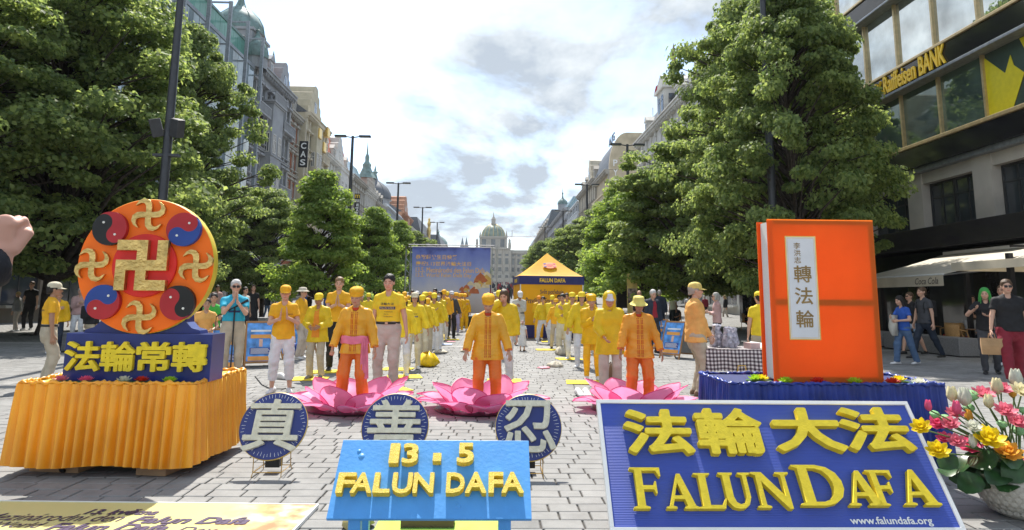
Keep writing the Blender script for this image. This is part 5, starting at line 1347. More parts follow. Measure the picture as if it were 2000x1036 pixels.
# ---------------------------------------------------------------- flower pot at the right
def flower_pot():
 X0, Y0 = 3.74, 4.82
 root = empty('flower_pot', (X0, Y0, 0), 0, 'round mosaic pot at the lower right', 'pot')
 m = mat('mosaic_shell', (0.60, 0.56, 0.48), rough=0.3, var=0.12, vscale=40, coat=0.3)
 c = MB(); c.lathe([(0.15, 0.0), (0.2, 0.03), (0.27, 0.12), (0.285, 0.2), (0.265, 0.27), (0.255, 0.29), (0.235, 0.285), (0.22, 0.25)], 32); c.obj('bowl', m, root, smooth=True)
 prof = [(0.2, 0.03), (0.27, 0.12), (0.285, 0.2), (0.265, 0.265)]
 c0 = MB(); n = 6
 for k in range(n): a = 2 * math.pi * k / n; c0.v.append((0.0035, math.cos(a) * 0.021, math.sin(a) * 0.021))
 c0.v.append((0.006, 0, 0)); c0.f = [(k, (k + 1) % n, n) for k in range(n)]; c0.mi = [0] * n; tile = c0.mesh('mosaic_tile'); tile.materials.append(mat('mosaic_tile', (0.55, 0.52, 0.45), rough=0.25, var=0.1))
 for j, (z, r, tl) in enumerate(((0.05, 0.222, -0.5), (0.085, 0.25, -0.6), (0.12, 0.270, -0.3), (0.155, 0.279, -0.18), (0.19, 0.285, 0), (0.225, 0.28, 0.2), (0.255, 0.27, 0.3))):
  for k in range(34):
   a = 2 * math.pi * (k + 0.5 * (j % 2)) / 34
   if math.sin(a) > 0.35: continue
   o = link('mosaic_tile', tile, root); o.location = (math.cos(a) * r, math.sin(a) * r, z); o.rotation_euler = (0, -tl, a)
 c = MB(); c.lathe([(0.23, 0.25), (0, 0.26)], 16); c.obj('soil', mat('soil', (0.05, 0.04, 0.03)), root)
 bq = empty('lotus_bouquet', (X0, Y0, 0.25), 0, 'bouquet of pink, yellow and white artificial lotus in the mosaic pot', 'bouquet')
 rg = random.Random(21); MS = mat('green_stem', (0.10, 0.16, 0.05), rough=0.5)
 M_POD = mat('green_pod', (0.20, 0.42, 0.17), rough=0.5, bump=0.8, bscale=45)
 def stem(p): 
  c = MB(); b_ = Vector((rg.uniform(-.1, .1), rg.uniform(-.1, .08), 0.0)); q = Vector(p); mid = b_.lerp(q, 0.5) + Vector((0, 0, 0.06)); return c.tube([b_, b_.lerp(mid, .6), mid, q], 0.0055, 5, cap=False).obj('stem', MS, bq)
 items = [(1800, 838, 'f', P_YEL, .075), (1833, 832, 'f', P_ROSE, .08), (1832, 885, 'f', P_YEL, .085), (1868, 867, 'f', P_PINK, .07), (1893, 877, 'f', P_ROSE, .10), (1930, 862, 'f', P_YEL, .115), (1968, 888, 'f', P_ORG, .10), (1857, 832, 'f', P_PINK, .07),
    (1865, 812, 'f', P_PINK, .07), (1920, 775, 'f', P_PINK, .09), (1955, 765, 'f', P_PINK, .09), (1963, 808, 'f', P_PINK, .085), (1995, 770, 'f', P_CRM, .09), (1985, 830, 'f', P_PINK, .09), (1845, 860, 'f', P_ROSE, .06), (1990, 905, 'f', P_ROSE, .06), (1900, 838, 'f', P_WHITE, .06),
    (1860, 782, 'b', P_CRM, .05), (1885, 790, 'b', P_WHITE, .06), (1814, 801, 'b', P_ROSE, .035), (1932, 795, 'b', P_CRM, .045), (1948, 768, 'b', P_CRM, .055), (1868, 808, 'b', P_ROSE, .045), (1985, 752, 'b', P_WHITE, .06), (1893, 822, 'b', P_ORG, .04), (1978, 775, 'b', P_ORG, .04), (1900, 872, 'b', P_WHITE, .04),
    (1897, 775, 'p', None, .05), (1847, 821, 'p', None, .042), (1825, 811, 'p', None, .034), (1907, 843, 'p', None, .042), (1935, 845, 'p', None, .045), (1957, 830, 'p', None, .035), (1989, 843, 'p', None, .045), (1892, 798, 'p', None, .04), (1998, 803, 'p', None, .03)]
 for (px_, py_, k, m_, r) in items:
  y = Y0 + rg.uniform(-0.22, 0.10) + (0.1 if py_ < 800 else 0); p = at(px_, py_, y); q = Vector((p.x - X0, p.y - Y0, p.z - 0.25)); stem(q)
  if k == 'f':
   e = lotus_flower('blossom', 0, 0, 0, r, m_, None, rg.uniform(0, 6), 3, False, None, None); e.parent = bq; e.location = q; tilt = Vector((q.x * 0.8 + rg.uniform(-.2, .2), -0.6 + q.y, 1.1)).to_track_quat('Z', 'Y'); e.rotation_mode = 'QUATERNION'; e.rotation_quaternion = tilt
  elif k == 'b':
   c = MB()
   for i in range(5):
    a = i * 1.257 + rg.random(); c.lathe([(0.004, -r * .2), (r * .5, r * .3), (r * .55, r * .8), (r * .35, r * 1.4), (0.003, r * 2.0)], 4, Matrix.Translation(q) @ Matrix.Rotation(a, 4, 'Z') @ Matrix.Translation((r * 0.12, 0, 0)) @ Matrix.Rotation(R(8), 4, 'Y'))
   o = c.obj('bud', m_, bq, smooth=True)
  else:
   c = MB(); c.lathe([(0.005, -r * 0.9), (r * 0.7, -r * .2), (r, r * .25), (r * .9, r * .5), (0, r * .6)], 12, Matrix.Translation(q) @ Vector((rg.uniform(-.4, .4), -0.6, 1)).to_track_quat('Z', 'Y').to_matrix().to_4x4()); c.obj('seed_pod', M_POD, bq, smooth=True)
 ML = mat('dark_waxy_leaf', (0.025, 0.075, 0.02), rough=0.35, var=0.3, vscale=14)
 for i in range(26):
  px_, py_ = rg.uniform(1850, 2030), rg.uniform(880, 955)
  y = Y0 + rg.uniform(-0.24, 0.15); p = at(px_, py_, y); q = Vector((p.x - X0, p.y - Y0, max(0.0, p.z - 0.25))); r = rg.uniform(0.05, 0.10)
  c = MB(); n = 10; pts = [(0, 0, 0)] + [(math.cos(a) * r * (1 + .15 * math.sin(3 * a + i)), math.sin(a) * r * (1 + .1 * math.cos(2 * a)), 0.25 * r * math.sin(2 * a + i)) for a in [2 * math.pi * k / n for k in range(n)]]
  Mq = Matrix.Translation(q) @ Vector((rg.uniform(-.9, .9), rg.uniform(-1.2, 0.1), rg.uniform(.2, 1))).to_track_quat('Z', 'Y').to_matrix().to_4x4()
  c.add([Mq @ Vector(v) for v in pts], [(0, k + 1, (k + 1) % n + 1) for k in range(n)]); c.obj('leaf', ML, bq, smooth=True)
flower_pot()

# ---------------------------------------------------------------- big pink lotus seats round the three in satin
M_LOTUS = mat('pink_organza', (0.94, 0.32, 0.55), rough=0.5, var=0.10, vscale=4, trans=0.45, sheen=0.3); M_LOTUS_E = mat('pink_wire_edge', (0.75, 0.05, 0.22), rough=0.5)
def lotus_ring(x, y, label, seed):
 rg = random.Random(seed); root = empty('lotus_ring', (x, y, 0), 0, label, 'lotus ring', 'pink cloth lotus rings')
 c = MB(); c.lathe([(0.0, 0.004), (0.60, 0.004), (0.62, 0.012), (0.60, 0.02), (0, 0.02)], 32); c.obj('base_mat', M_BLACKP, root)
 def petal(a, r0, L, W, el, curl):
  n, mseg = 9, 6; rowv = []; ca, sa = math.cos(a), math.sin(a); c = MB(); vs = []
  for i in range(n + 1):
   t = i / n; w = W * (math.sin(math.pi * (0.12 + 0.88 * t) ** 0.85) ** 0.8) * (1 if t < 0.98 else 0.15)
   e = el + curl * t; rad = r0 + L * t * math.cos(e); z = 0.03 + L * t * math.sin(e)
   for j in range(-mseg // 2, mseg // 2 + 1):
    s = j / (mseg / 2); bulge = 0.16 * W * (1 - s * s) * math.sin(math.pi * t)
    rr = rad + bulge; tt = w * s
    wob = 0.012 * math.sin(5 * t + seed + j)
    vs.append((ca * rr - sa * tt, sa * rr + ca * tt, z + 0.10 * W * s * s * t + wob))
  k = mseg + 1; fs = [(i * k + j, i * k + j + 1, (i + 1) * k + j + 1, (i + 1) * k + j) for i in range(n) for j in range(mseg)]
  c.add(vs, fs); p = c.obj('petal', M_LOTUS, root, smooth=True)
  e = MB(); e.tube([vs[i * k] for i in range(n + 1)] + [vs[i * k + mseg] for i in range(n, -1, -1)], 0.005, 4, cap=False); e.obj('edge_wire', M_LOTUS_E, p)
 for i in range(8): petal(2 * math.pi * (i + 0.5) / 8 + rg.uniform(-.12, .12), 0.34, 0.46 + rg.uniform(-.05, .05), 0.25, R(60) + rg.uniform(-.12, .12), R(-20))
 for i in range(9): petal(2 * math.pi * i / 9 + rg.uniform(-.12, .12), 0.44, 0.46 + rg.uniform(-.05, .05), 0.24, R(34) + rg.uniform(-.1, .1), R(-22))
lotus_ring(-1.80, 9.2, 'pink cloth lotus around the person with the pink sash', 1); lotus_ring(-0.13, 9.22, 'pink cloth lotus around the bowed person in the middle', 2); lotus_ring(1.98, 9.3, 'pink cloth lotus around the person with the pale yellow bucket hat', 3)

# ---------------------------------------------------------------- stage banner, tent
def stage_banner():
 Y = 37.0; a, b_ = at(803, 560, Y), at(957, 560, Y); zt = at(880, 484, Y).z
 root = empty('stage_banner', ((a.x + b_.x) / 2, Y, 0), 0, 'big printed banner with blue sky and gold lettering stretched in a truss frame', 'banner')
 w = b_.x - a.x; z0 = 0.7
 m = bpy.data.materials.new('printed_sky_banner'); m.use_nodes = True; nt = m.node_tree; p = nt.nodes['Principled BSDF']; p.inputs['Roughness'].default_value = 0.5
 tcn = nt.nodes.new('ShaderNodeTexCoord'); sp = nt.nodes.new('ShaderNodeSeparateXYZ'); nt.links.new(tcn.outputs['Object'], sp.inputs[0])
 mr = nt.nodes.new('ShaderNodeMapRange'); mr.inputs[1].default_value = z0; mr.inputs[2].default_value = zt; nt.links.new(sp.outputs[2], mr.inputs[0])
 rp = nt.nodes.new('ShaderNodeValToRGB'); e = rp.color_ramp.elements; e[0].color = (0.50, 0.44, 0.42, 1); e[1].color = (0.05, 0.07, 0.30, 1)
 for ps, cl in ((0.35, (0.52, 0.53, 0.62, 1)), (0.62, (0.26, 0.34, 0.66, 1)), (0.94, (0.11, 0.16, 0.52, 1))):
  q = e.new(ps); q.color = cl
 n = nt.nodes.new('ShaderNodeTexNoise'); n.inputs['Scale'].default_value = 1.1; n.inputs['Detail'].default_value = 7; nt.links.new(tcn.outputs['Object'], n.inputs['Vector'])
 ad = nt.nodes.new('ShaderNodeMath'); ad.operation = 'MULTIPLY_ADD'; ad.inputs[1].default_value = 0.5; ad.inputs[2].default_value = -0.25; nt.links.new(n.outputs[0], ad.inputs[0])
 a2 = nt.nodes.new('ShaderNodeMath'); a2.operation = 'ADD'; nt.links.new(ad.outputs[0], a2.inputs[0]); nt.links.new(mr.outputs[0], a2.inputs[1]); nt.links.new(a2.outputs[0], rp.inputs[0]); nt.links.new(rp.outputs[0], p.inputs['Base Color'])
 c = MB(); c.box(-w / 2, w / 2, -0.01, 0.01, z0, zt); bn = c.obj('printed_cloth', m, root)
 Mb = Matrix.Translation(((a.x + b_.x) / 2, Y - 0.012, 0)) @ Matrix.Rotation(R(90), 4, 'X'); L = Matrix.Translation((0, -0.012, 0)) @ Matrix.Rotation(R(90), 4, 'X')
 MG = mat('gold_print', (0.80, 0.48, 0.16), rough=0.5)
 for s, x0, y0, x1, y1, o_ in (('恭祝師父生日快樂', 812, 498, 893, 507, .012), ('慶祝5.13世界法輪大法日', 812, 511, 920, 520, .012), ('13.5. Mezinárodní den Falun Dafa', 812, 523, 947, 533, .012), ('13.5. World Falun Dafa Day', 812, 534, 921, 544, .012)):
  put_glyph(bn, Mb, bold_text(s, 1, 1, .002, o_, n=16 * len(s)), x0, y0, x1, y1, MG, 'lettering', local=L)
 # printed golden boats at the lower right
 rg = random.Random(4)
 for i in range(26):
  px_, py_ = rg.uniform(900, 955), 0; py_ = 585 - (px_ - 895) * 0.45 - rg.uniform(0, 26); x, z = on(Mb, px_, py_)
  s = rg.uniform(0.12, 0.3); q = MB(); q.prism([(x - s, z - s * .5), (x + s, z - s * .5), (x + s * .8, z + s * .2), (x, z + s * .9), (x - s * .8, z + s * .2)], 0.002, Matrix.Translation((0, -0.0135 - 0.0022 * i * 0.3, 0)))
  fix_normals(q.obj('printed_boat', mat(('gold_print2', 'red_print', 'cream_print')[i % 3], ((0.66, 0.42, 0.10), (0.50, 0.14, 0.05), (0.72, 0.62, 0.42))[i % 3]), bn))
 # aluminium truss
 for s in (-1, 1):
  c = MB(); xc = s * (w / 2 + 0.22)
  for dx in (-0.13, 0.13):
   for dy in (-0.13, 0.13): c.tube([(xc + dx, dy, 0), (xc + dx, dy, zt + 0.05)], 0.025, 6)
  z = 0.1; k = 1
  while z < zt - 0.3: c.tube([(xc - 0.13 * k, -0.13, z), (xc + 0.13 * k, -0.13, z + 0.3)], 0.012, 5); c.tube([(xc + 0.13, -0.13 * k, z), (xc + 0.13, 0.13 * k, z + 0.3)], 0.012, 5); z += 0.3; k = -k
  c.obj('truss_tower', M_STEEL, root)
 c = MB()
 for dz in (0.0, 0.12): c.tube([(-w / 2 - 0.22, 0.1, zt + 0.03 + dz), (w / 2 + 0.22, 0.1, zt + 0.03 + dz)], 0.025, 6)
 c.obj('truss_beam', M_STEEL, root)
 c = MB(); c.box(-w / 2, w / 2, -1.2, 1.0, 0.0, 0.55); c.obj('stage', M_BLACKP, root)
stage_banner()

M_TENT = mat('yellow_tent_cloth', (0.88, 0.50, 0.01), rough=0.6, var=0.06, vscale=1.5, trans=0.30); M_TENTB = mat('navy_tent_cloth', (0.02, 0.025, 0.14), rough=0.6, var=0.06)
def tent():
 Y = 26.0; a, b_ = at(1010, 555, Y), at(1137, 555, Y); w = b_.x - a.x; zv = at(1070, 540, Y).z; zb = at(1070, 556, Y).z; zp = at(1066, 495, Y + w / 2).z
 root = empty('pavilion_tent', ((a.x + b_.x) / 2, Y + w / 2, 0), R(4), 'yellow pointed pavilion tent with navy valance and lettered front wall', 'tent')
 h = w / 2
 # concave pyramid roof
 n = 8; vs = []; fs = []
 for k in range(4):
  a0 = [(-1, -1), (1, -1), (1, 1), (-1, 1)]; p0, p1 = a0[k], a0[(k + 1) % 4]; base = len(vs)
  for i in range(n + 1):
   t = i / n; z = zv + (zp - zv) * (t ** 1.35 * 0.55 + t * 0.45)
   for j in range(5):
    s = j / 4; x, y = (p0[0] + (p1[0] - p0[0]) * s) * h * (1 - t * 0.995), (p0[1] + (p1[1] - p0[1]) * s) * h * (1 - t * 0.995)
    vs.append((x, y, z - 0.05 * math.sin(math.pi * s) * (1 - t)))
  fs += [(base + i * 5 + j, base + i * 5 + j + 1, base + (i + 1) * 5 + j + 1, base + (i + 1) * 5 + j) for i in range(n) for j in range(4)]
 c = MB(); c.add(vs, fs); rf = c.obj('roof', M_TENT, root)
 FRm = [Matrix.Rotation(R(90 * k), 4, 'Z') for k in range(4)]
 for k in range(4):
  c = MB(); c.box(-h, h, -h - 0.012, -h, zb, zv + 0.01, 0, FRm[k]); v = c.obj('valance', M_TENTB, root)
  if k in (0, 3):
   t = link('lettering', bold_text('FALUN DAFA', w * 0.40, (zv - zb) * 0.5, .002, .03), v, M_SIGN_Y); t.matrix_local = FRm[k] @ Matrix.Translation((0.02 * h, -h - 0.016, (zv + zb) / 2)) @ Matrix.Rotation(R(90), 4, 'X')
 for k in (0, 3, 2):
  c = MB(); c.box(-h + 0.06, h - 0.06, -h + 0.02, -h + 0.035, 0.5, zb + 0.05, 0, FRm[k]); wl = c.obj('side_wall', M_TENT, root)
  c = MB(); c.box(-h + 0.06, h - 0.06, -h + 0.018, -h + 0.036, 0.02, 0.499, 0, FRm[k]); c.obj('wall_hem', M_TENTB, root)
  if k == 0:
   for s, z, ww in (('Svět potřebuje', zb - 0.30, 0.36), ('Pravdivost Soucit Snášenlivost', zb - 0.62, 0.80)):
    t = link('lettering', fit_text(s, w * ww, 0.22, off=0.012), wl, M_INK); t.matrix_local = Matrix.Translation((0, -h + 0.016, z)) @ Matrix.Rotation(R(90), 4, 'X')
 for sx in (-1, 1):
  for sy in (-1, 1):
   c = MB(); c.box(sx * (h - 0.04) - 0.02, sx * (h - 0.04) + 0.02, sy * (h - 0.04) - 0.02, sy * (h - 0.04) + 0.02, 0, zv); c.obj('leg', M_STEEL, root)
 # printed wheel emblem on the front roof slope
 sl = math.atan2(zp - zv, h); Mr = Matrix.Translation((0, -h * 0.52, zv + (zp - zv) * 0.44)) @ Matrix.Rotation(sl, 4, 'X')
 for (x, y, r, col, nm) in ((0, 0, .26, (0.80, 0.22, 0.05), 'print_disc'), (0, 0, .12, (0.70, 0.05, 0.03), 'print_heart'), (-.17, .12, .06, (0.05, 0.03, 0.2), 'print_dot'), (.17, .12, .06, (0.45, 0.03, 0.1), 'print_dot'), (-.17, -.12, .06, (0.05, 0.03, 0.25), 'print_dot'), (.17, -.12, .06, (0.45, 0.03, 0.1), 'print_dot')):
  c = MB(); c.lathe([(r, 0.0), (0, 0.001)], 16, Mr @ Matrix.Translation((x * 1.1, y * 0.8, {'print_disc': .03, 'print_heart': .034}.get(nm, .036))), sx=1.1, sy=0.8); c.obj(nm, mat('tent_print_%d' % int(col[0] * 1000 + col[2] * 10), col), rf)
tent()

# ---------------------------------------------------------------- street things of the square
def a_frame(px, py, rz, h, label, w=0.62, grey=False):
 p = gp(px, py); root = empty('sandwich_board', (p.x, p.y, 0), R(rz), label, 'sandwich board', 'blue sandwich boards')
 MWd = mat('oak_frame', (0.34, 0.17, 0.06), rough=0.6); MPo = mat('blue_poster', (0.10, 0.30, 0.70), rough=0.4, var=0.35, vscale=7); MBk = mat('grey_back', (0.30, 0.31, 0.30), rough=0.7)
 s = math.sin(R(20)); cs = math.cos(R(20))
 for k in (-1, 1):
  M_ = Matrix.Translation((0, 0, h)) @ Matrix.Rotation(R(20) * -k, 4, 'X') @ Matrix.Translation((0, 0, -h / cs))
  H = h / cs; c = MB(); c.box(-w / 2, -w / 2 + 0.035, -0.012, 0.012, 0, H - 0.01, 0, M_); c.box(w / 2 - 0.035, w / 2, -0.012, 0.012, 0, H - 0.01, 0, M_)
  c.box(-w / 2 + 0.035, w / 2 - 0.035, -0.012, 0.012, H - 0.05, H - 0.01, 0, M_); c.box(-w / 2 + 0.035, w / 2 - 0.035, -0.012, 0.012, 0.10, 0.14, 0, M_); fr = c.obj('frame', MWd, root)
  c = MB(); c.box(-w / 2 + 0.035, w / 2 - 0.035, -0.008, 0.008, 0.14, H - 0.05, 0, M_); pn = c.obj('panel', MPo if k > 0 else MBk, root)
  if True:
   yo = -0.0105
   for (x0, x1, z0, z1, col) in ((-.24, .24, .15, .24, (0.75, 0.35, 0.08)), (-.2, .2, .62, .70, (0.75, 0.35, 0.08)), (-.2, .2, .76, .80, (0.75, 0.78, 0.8)), (-.21, .21, .28, .42, (0.04, 0.07, 0.30)), (-.03, .04, .44, .6, (0.7, 0.45, 0.35))):
    c = MB(); c.box(x0, x1, yo - 0.001, yo, z0 * H, z1 * H, 0, M_)
    if k > 0: c.obj('print', mat('poster_%d' % int(col[0] * 100 + col[2] * 1000), col, rough=0.45), pn)
   if k > 0:
    for q in range(6):
     c = MB(); c.box(-0.19, 0.19 - 0.02 * (q % 3), yo - 0.0022, yo - 0.0012, H * (0.295 + q * 0.02), H * (0.303 + q * 0.02), 0, M_); c.obj('text_line', M_WHITEP, pn)
 return root
a_frame(505, 716, 22, 0.95, 'blue sandwich board standing left of the woman in white capri trousers')
a_frame(545, 700, 70, 0.92, 'sandwich board half hidden behind the woman in white capri trousers')
a_frame(585, 690, 48, 0.92, 'sandwich board between the white capri trousers and the elderly man in the yellow jacket')
a_frame(432, 728, 30, 0.85, 'low blue sandwich board behind the orange skirted cart')
a_frame(1322, 700, -50, 0.95, 'sandwich board with blue flower poster left of the man in the orange shirt')
a_frame(1290, 688, -55, 0.95, 'sandwich board standing behind the blue flower poster board')

def mic_stand():
 p = gp(448, 752); root = empty('microphone_stand', (p.x, p.y, 0), 0, 'black microphone on a boom stand in front of the man in the turquoise shirt', 'microphone')
 c = MB(); c.tube([(0, 0, 0.02), (0.0, 0, 1.28)], 0.013, 8); c.obj('pole', M_IRON, root)
 c = MB(); c.lathe([(0.16, 0), (0.16, 0.015), (0.02, 0.03)], 20); c.obj('base', M_IRON, root)
 c = MB(); c.tube([(-0.28, -0.05, 1.12), (0.18, 0.02, 1.38)], 0.010, 8); b = c.obj('boom', M_IRON, root)
 c = MB(); c.tube([(0.02, 0, 1.29), (0.16, 0.01, 1.37), (0.21, 0.02, 1.40)], [0.016, 0.02, 0.028], 10); c.obj('microphone', M_BLACKP, b)
 c = MB(); c.tube([(-0.28, -0.05, 1.12), (-0.29, -0.05, 0.7), (-0.27, -0.04, 0.05), (0.3, -0.3, 0.012)], 0.005, 5); c.obj('cable', M_RUBBER, root)
mic_stand()
pts = [gp(x, y, 0.01) for x, y in ((498, 735), (512, 752), (530, 760), (552, 760), (575, 757))]
tag(MB().tube(pts, 0.008, 6).obj('cable', M_RUBBER), 'black cable on the paving by the white capri trousers', 'cable')

def checked_table():
 p = gp(1445, 775); root = empty('checked_table', (p.x + 0.1, p.y + 0.1, 0), R(-6), 'folding table with black and white checked cloth beside the orange book', 'table')
 m = bpy.data.materials.new('gingham'); m.use_nodes = True; nt = m.node_tree; ck = []
 tcn = nt.nodes.new('ShaderNodeTexCoord')
 pr = nt.nodes['Principled BSDF']; pr.inputs['Roughness'].default_value = 0.8
 def stripe(ax):
  s = nt.nodes.new('ShaderNodeSeparateXYZ'); nt.links.new(tcn.outputs['Object'], s.inputs[0]); n = nt.nodes.new('ShaderNodeMath'); n.operation = 'MULTIPLY'; n.inputs[1].default_value = 18
  if ax == 0:
   a = nt.nodes.new('ShaderNodeMath'); a.operation = 'ADD'; nt.links.new(s.outputs[0], a.inputs[0]); nt.links.new(s.outputs[1], a.inputs[1]); nt.links.new(a.outputs[0], n.inputs[0])
  else:
   a = nt.nodes.new('ShaderNodeMath'); a.operation = 'SUBTRACT'; nt.links.new(s.outputs[2], a.inputs[0]); nt.links.new(s.outputs[1], a.inputs[1]); nt.links.new(a.outputs[0], n.inputs[0])
  f = nt.nodes.new('ShaderNodeMath'); f.operation = 'FRACT'; nt.links.new(n.outputs[0], f.inputs[0]); g = nt.nodes.new('ShaderNodeMath'); g.operation = 'GREATER_THAN'; g.inputs[1].default_value = 0.5; nt.links.new(f.outputs[0], g.inputs[0]); return g.outputs[0]
 ad = nt.nodes.new('ShaderNodeMath'); ad.operation = 'ADD'; nt.links.new(stripe(0), ad.inputs[0]); nt.links.new(stripe(1), ad.inputs[1]); dv = nt.nodes.new('ShaderNodeMath'); dv.operation = 'MULTIPLY'; dv.inputs[1].default_value = 0.5; nt.links.new(ad.outputs[0], dv.inputs[0])
 rp = nt.nodes.new('ShaderNodeValToRGB'); rp.color_ramp.interpolation = 'CONSTANT'; e = rp.color_ramp.elements; e[0].color = (0.70, 0.68, 0.66, 1); e[1].position = 0.75; e[1].color = (0.035, 0.025, 0.03, 1); q = e.new(0.25); q.color = (0.24, 0.20, 0.21, 1)
 nt.links.new(dv.outputs[0], rp.inputs[0]); nt.links.new(rp.outputs[0], pr.inputs['Base Color'])
 c = MB(); c.box(-0.62, 0.62, -0.36, 0.36, 0.70, 0.73); c.obj('table_top', M_WHITEP, root)
 c = MB(); n = 40
 path = [(-0.63 + 1.26 * k / n, -0.37) for k in range(n + 1)] + [(0.63, -0.37 + 0.74 * k / 24) for k in range(1, 25)] + [(0.63 - 1.26 * k / n, 0.37) for k in range(1, n + 1)] + [(-0.63, 0.37 - 0.74 * k / 24) for k in range(1, 24)]
 vs = []; N = len(path)
 for iz, z in enumerate((0.735, 0.60, 0.45, 0.36)):
  for i, (x, y) in enumerate(path):
   f = 1 + (0.02 + 0.018 * math.sin(i * 0.55)) * iz * 0.5; vs.append((x * f, y * f, z + (0.05 * math.sin(i * 0.21) if iz == 3 else 0)))
 c.add(vs, [(r * N + i, r * N + (i + 1) % N, (r + 1) * N + (i + 1) % N, (r + 1) * N + i)[::-1] for r in range(3) for i in range(N)]); c.add([(x, y, 0.735) for x, y in path], [tuple(range(N))])
 c.obj('tablecloth', m, root)
 for sx in (-0.5, 0.5):
  c = MB(); c.tube([(sx, -0.3, 0.7), (sx * 1.1, -0.34, 0.0)], 0.013, 6); c.obj('leg', M_IRON, root); c = MB(); c.tube([(sx, 0.3, 0.7), (sx * 1.1, 0.34, 0.0)], 0.013, 6); c.obj('leg', M_IRON, root)
 c = MB(); c.tube([(-0.52, -0.32, 0.35), (0.52, -0.32, 0.35)], 0.01, 6); c.obj('brace', M_IRON, root)
 bx, by = root.location.x, root.location.y; rg = random.Random(8)
 def thing(nm, lb, cat, mb_, m_, dx, dy, z=0.738, rz=0):
  o = mb_.obj(nm, m_); o.location = (bx + dx, by + dy, z); o.rotation_euler = (0, 0, rz); return tag(o, lb, cat)
 c = MB()
 for k in range(7): c.box(-0.08, 0.08, -0.11, 0.11, k * 0.013, k * 0.013 + 0.011)
 thing('flyer_stack', 'stack of pink and white flyers on the checked table', 'flyers', c, mat('pinkish_paper', (0.62, 0.45, 0.42), var=0.1), 0.10, -0.16, rz=0.15)
 c = MB(); c.box(-0.12, 0.12, -0.1, 0.1, 0, 0.008); thing('flyer', 'bright green and yellow printed flyer at the right end of the checked table', 'flyer', c, mat('floral_print', (0.35, 0.5, 0.12), var=0.8, vscale=18), 0.40, -0.14, rz=-0.1)
 c = MB(); c.add([(-0.16, -0.1, 0), (0.16, -0.1, 0), (0.17, 0.1, 0.05), (-0.15, 0.12, 0.09)], [(0, 1, 2, 3)]); thing('paper_sheet', 'curled white sheet on the checked table', 'paper', c, M_WHITEP, 0.36, 0.08)
 for i, (dx, dy, s) in enumerate(((-0.36, 0.12, 1.0), (-0.22, 0.0, 0.9), (-0.08, 0.16, 0.85))):
  c = MB(); c.lathe([(0.10 * s, 0.0), (0.12 * s, 0.08 * s), (0.10 * s, 0.2 * s), (0.06 * s, 0.28 * s), (0.075 * s, 0.34 * s), (0.02, 0.36 * s)], 9)
  c.v = [(x + rg.uniform(-.02, .02), y + rg.uniform(-.02, .02), max(0, z + rg.uniform(-.015, .015))) for x, y, z in c.v]
  thing('plastic_bag', ('largest clear plastic bag of paper lotus on the checked table', 'clear plastic bag at the front of the checked table', 'clear plastic bag right of the largest one on the checked table')[i], 'bag', c, mat('cloudy_plastic', (0.48, 0.48, 0.55), rough=0.25, var=0.4, vscale=18, trans=0.3), dx, dy)
 c = MB(); c.box(-0.18, 0.18, -0.1, 0.1, 0.002, 0.36, 0.02); c.box(-0.15, 0.15, -0.1005, -0.1002, 0.05, 0.25); c.tube([(-0.08, -0.02, 0.36), (-0.06, -0.02, 0.5), (0.06, -0.02, 0.5), (0.08, -0.02, 0.36)], 0.007, 5)
 q = c.obj('shopping_bag', mat('yellow_shopper', (0.75, 0.45, 0.02), rough=0.4, var=0.1)); q.location = (bx - 0.18, by - 0.42, 0); q.rotation_euler = (0, 0, 0.2); tag(q, 'yellow shopping bag with a red cherry print under the checked table', 'bag')
 c = MB(); c.lathe([(0.065, 0.0), (0, 0.004)], 16, Matrix.Translation((0.02, -0.104, 0.13)) @ Matrix.Rotation(R(90), 4, 'X')); c.obj('cherry_print', M_CRIM, q)
 c = MB(); c.lathe([(0.16, 0.002), (0.19, 0.1), (0.17, 0.25), (0.1, 0.34), (0.06, 0.38)], 11); c.v = [(x + rg.uniform(-.025, .025), y + rg.uniform(-.025, .025), max(.002, z + rg.uniform(-.02, .02))) for x, y, z in c.v]
 q = c.obj('grey_bag', mat('grey_plastic_bag', (0.25, 0.26, 0.28), rough=0.25, var=0.4, vscale=12), smooth=True); q.location = (bx - 0.42, by - 0.30, 0); tag(q, 'crumpled grey plastic bag under the checked table', 'bag')
checked_table()

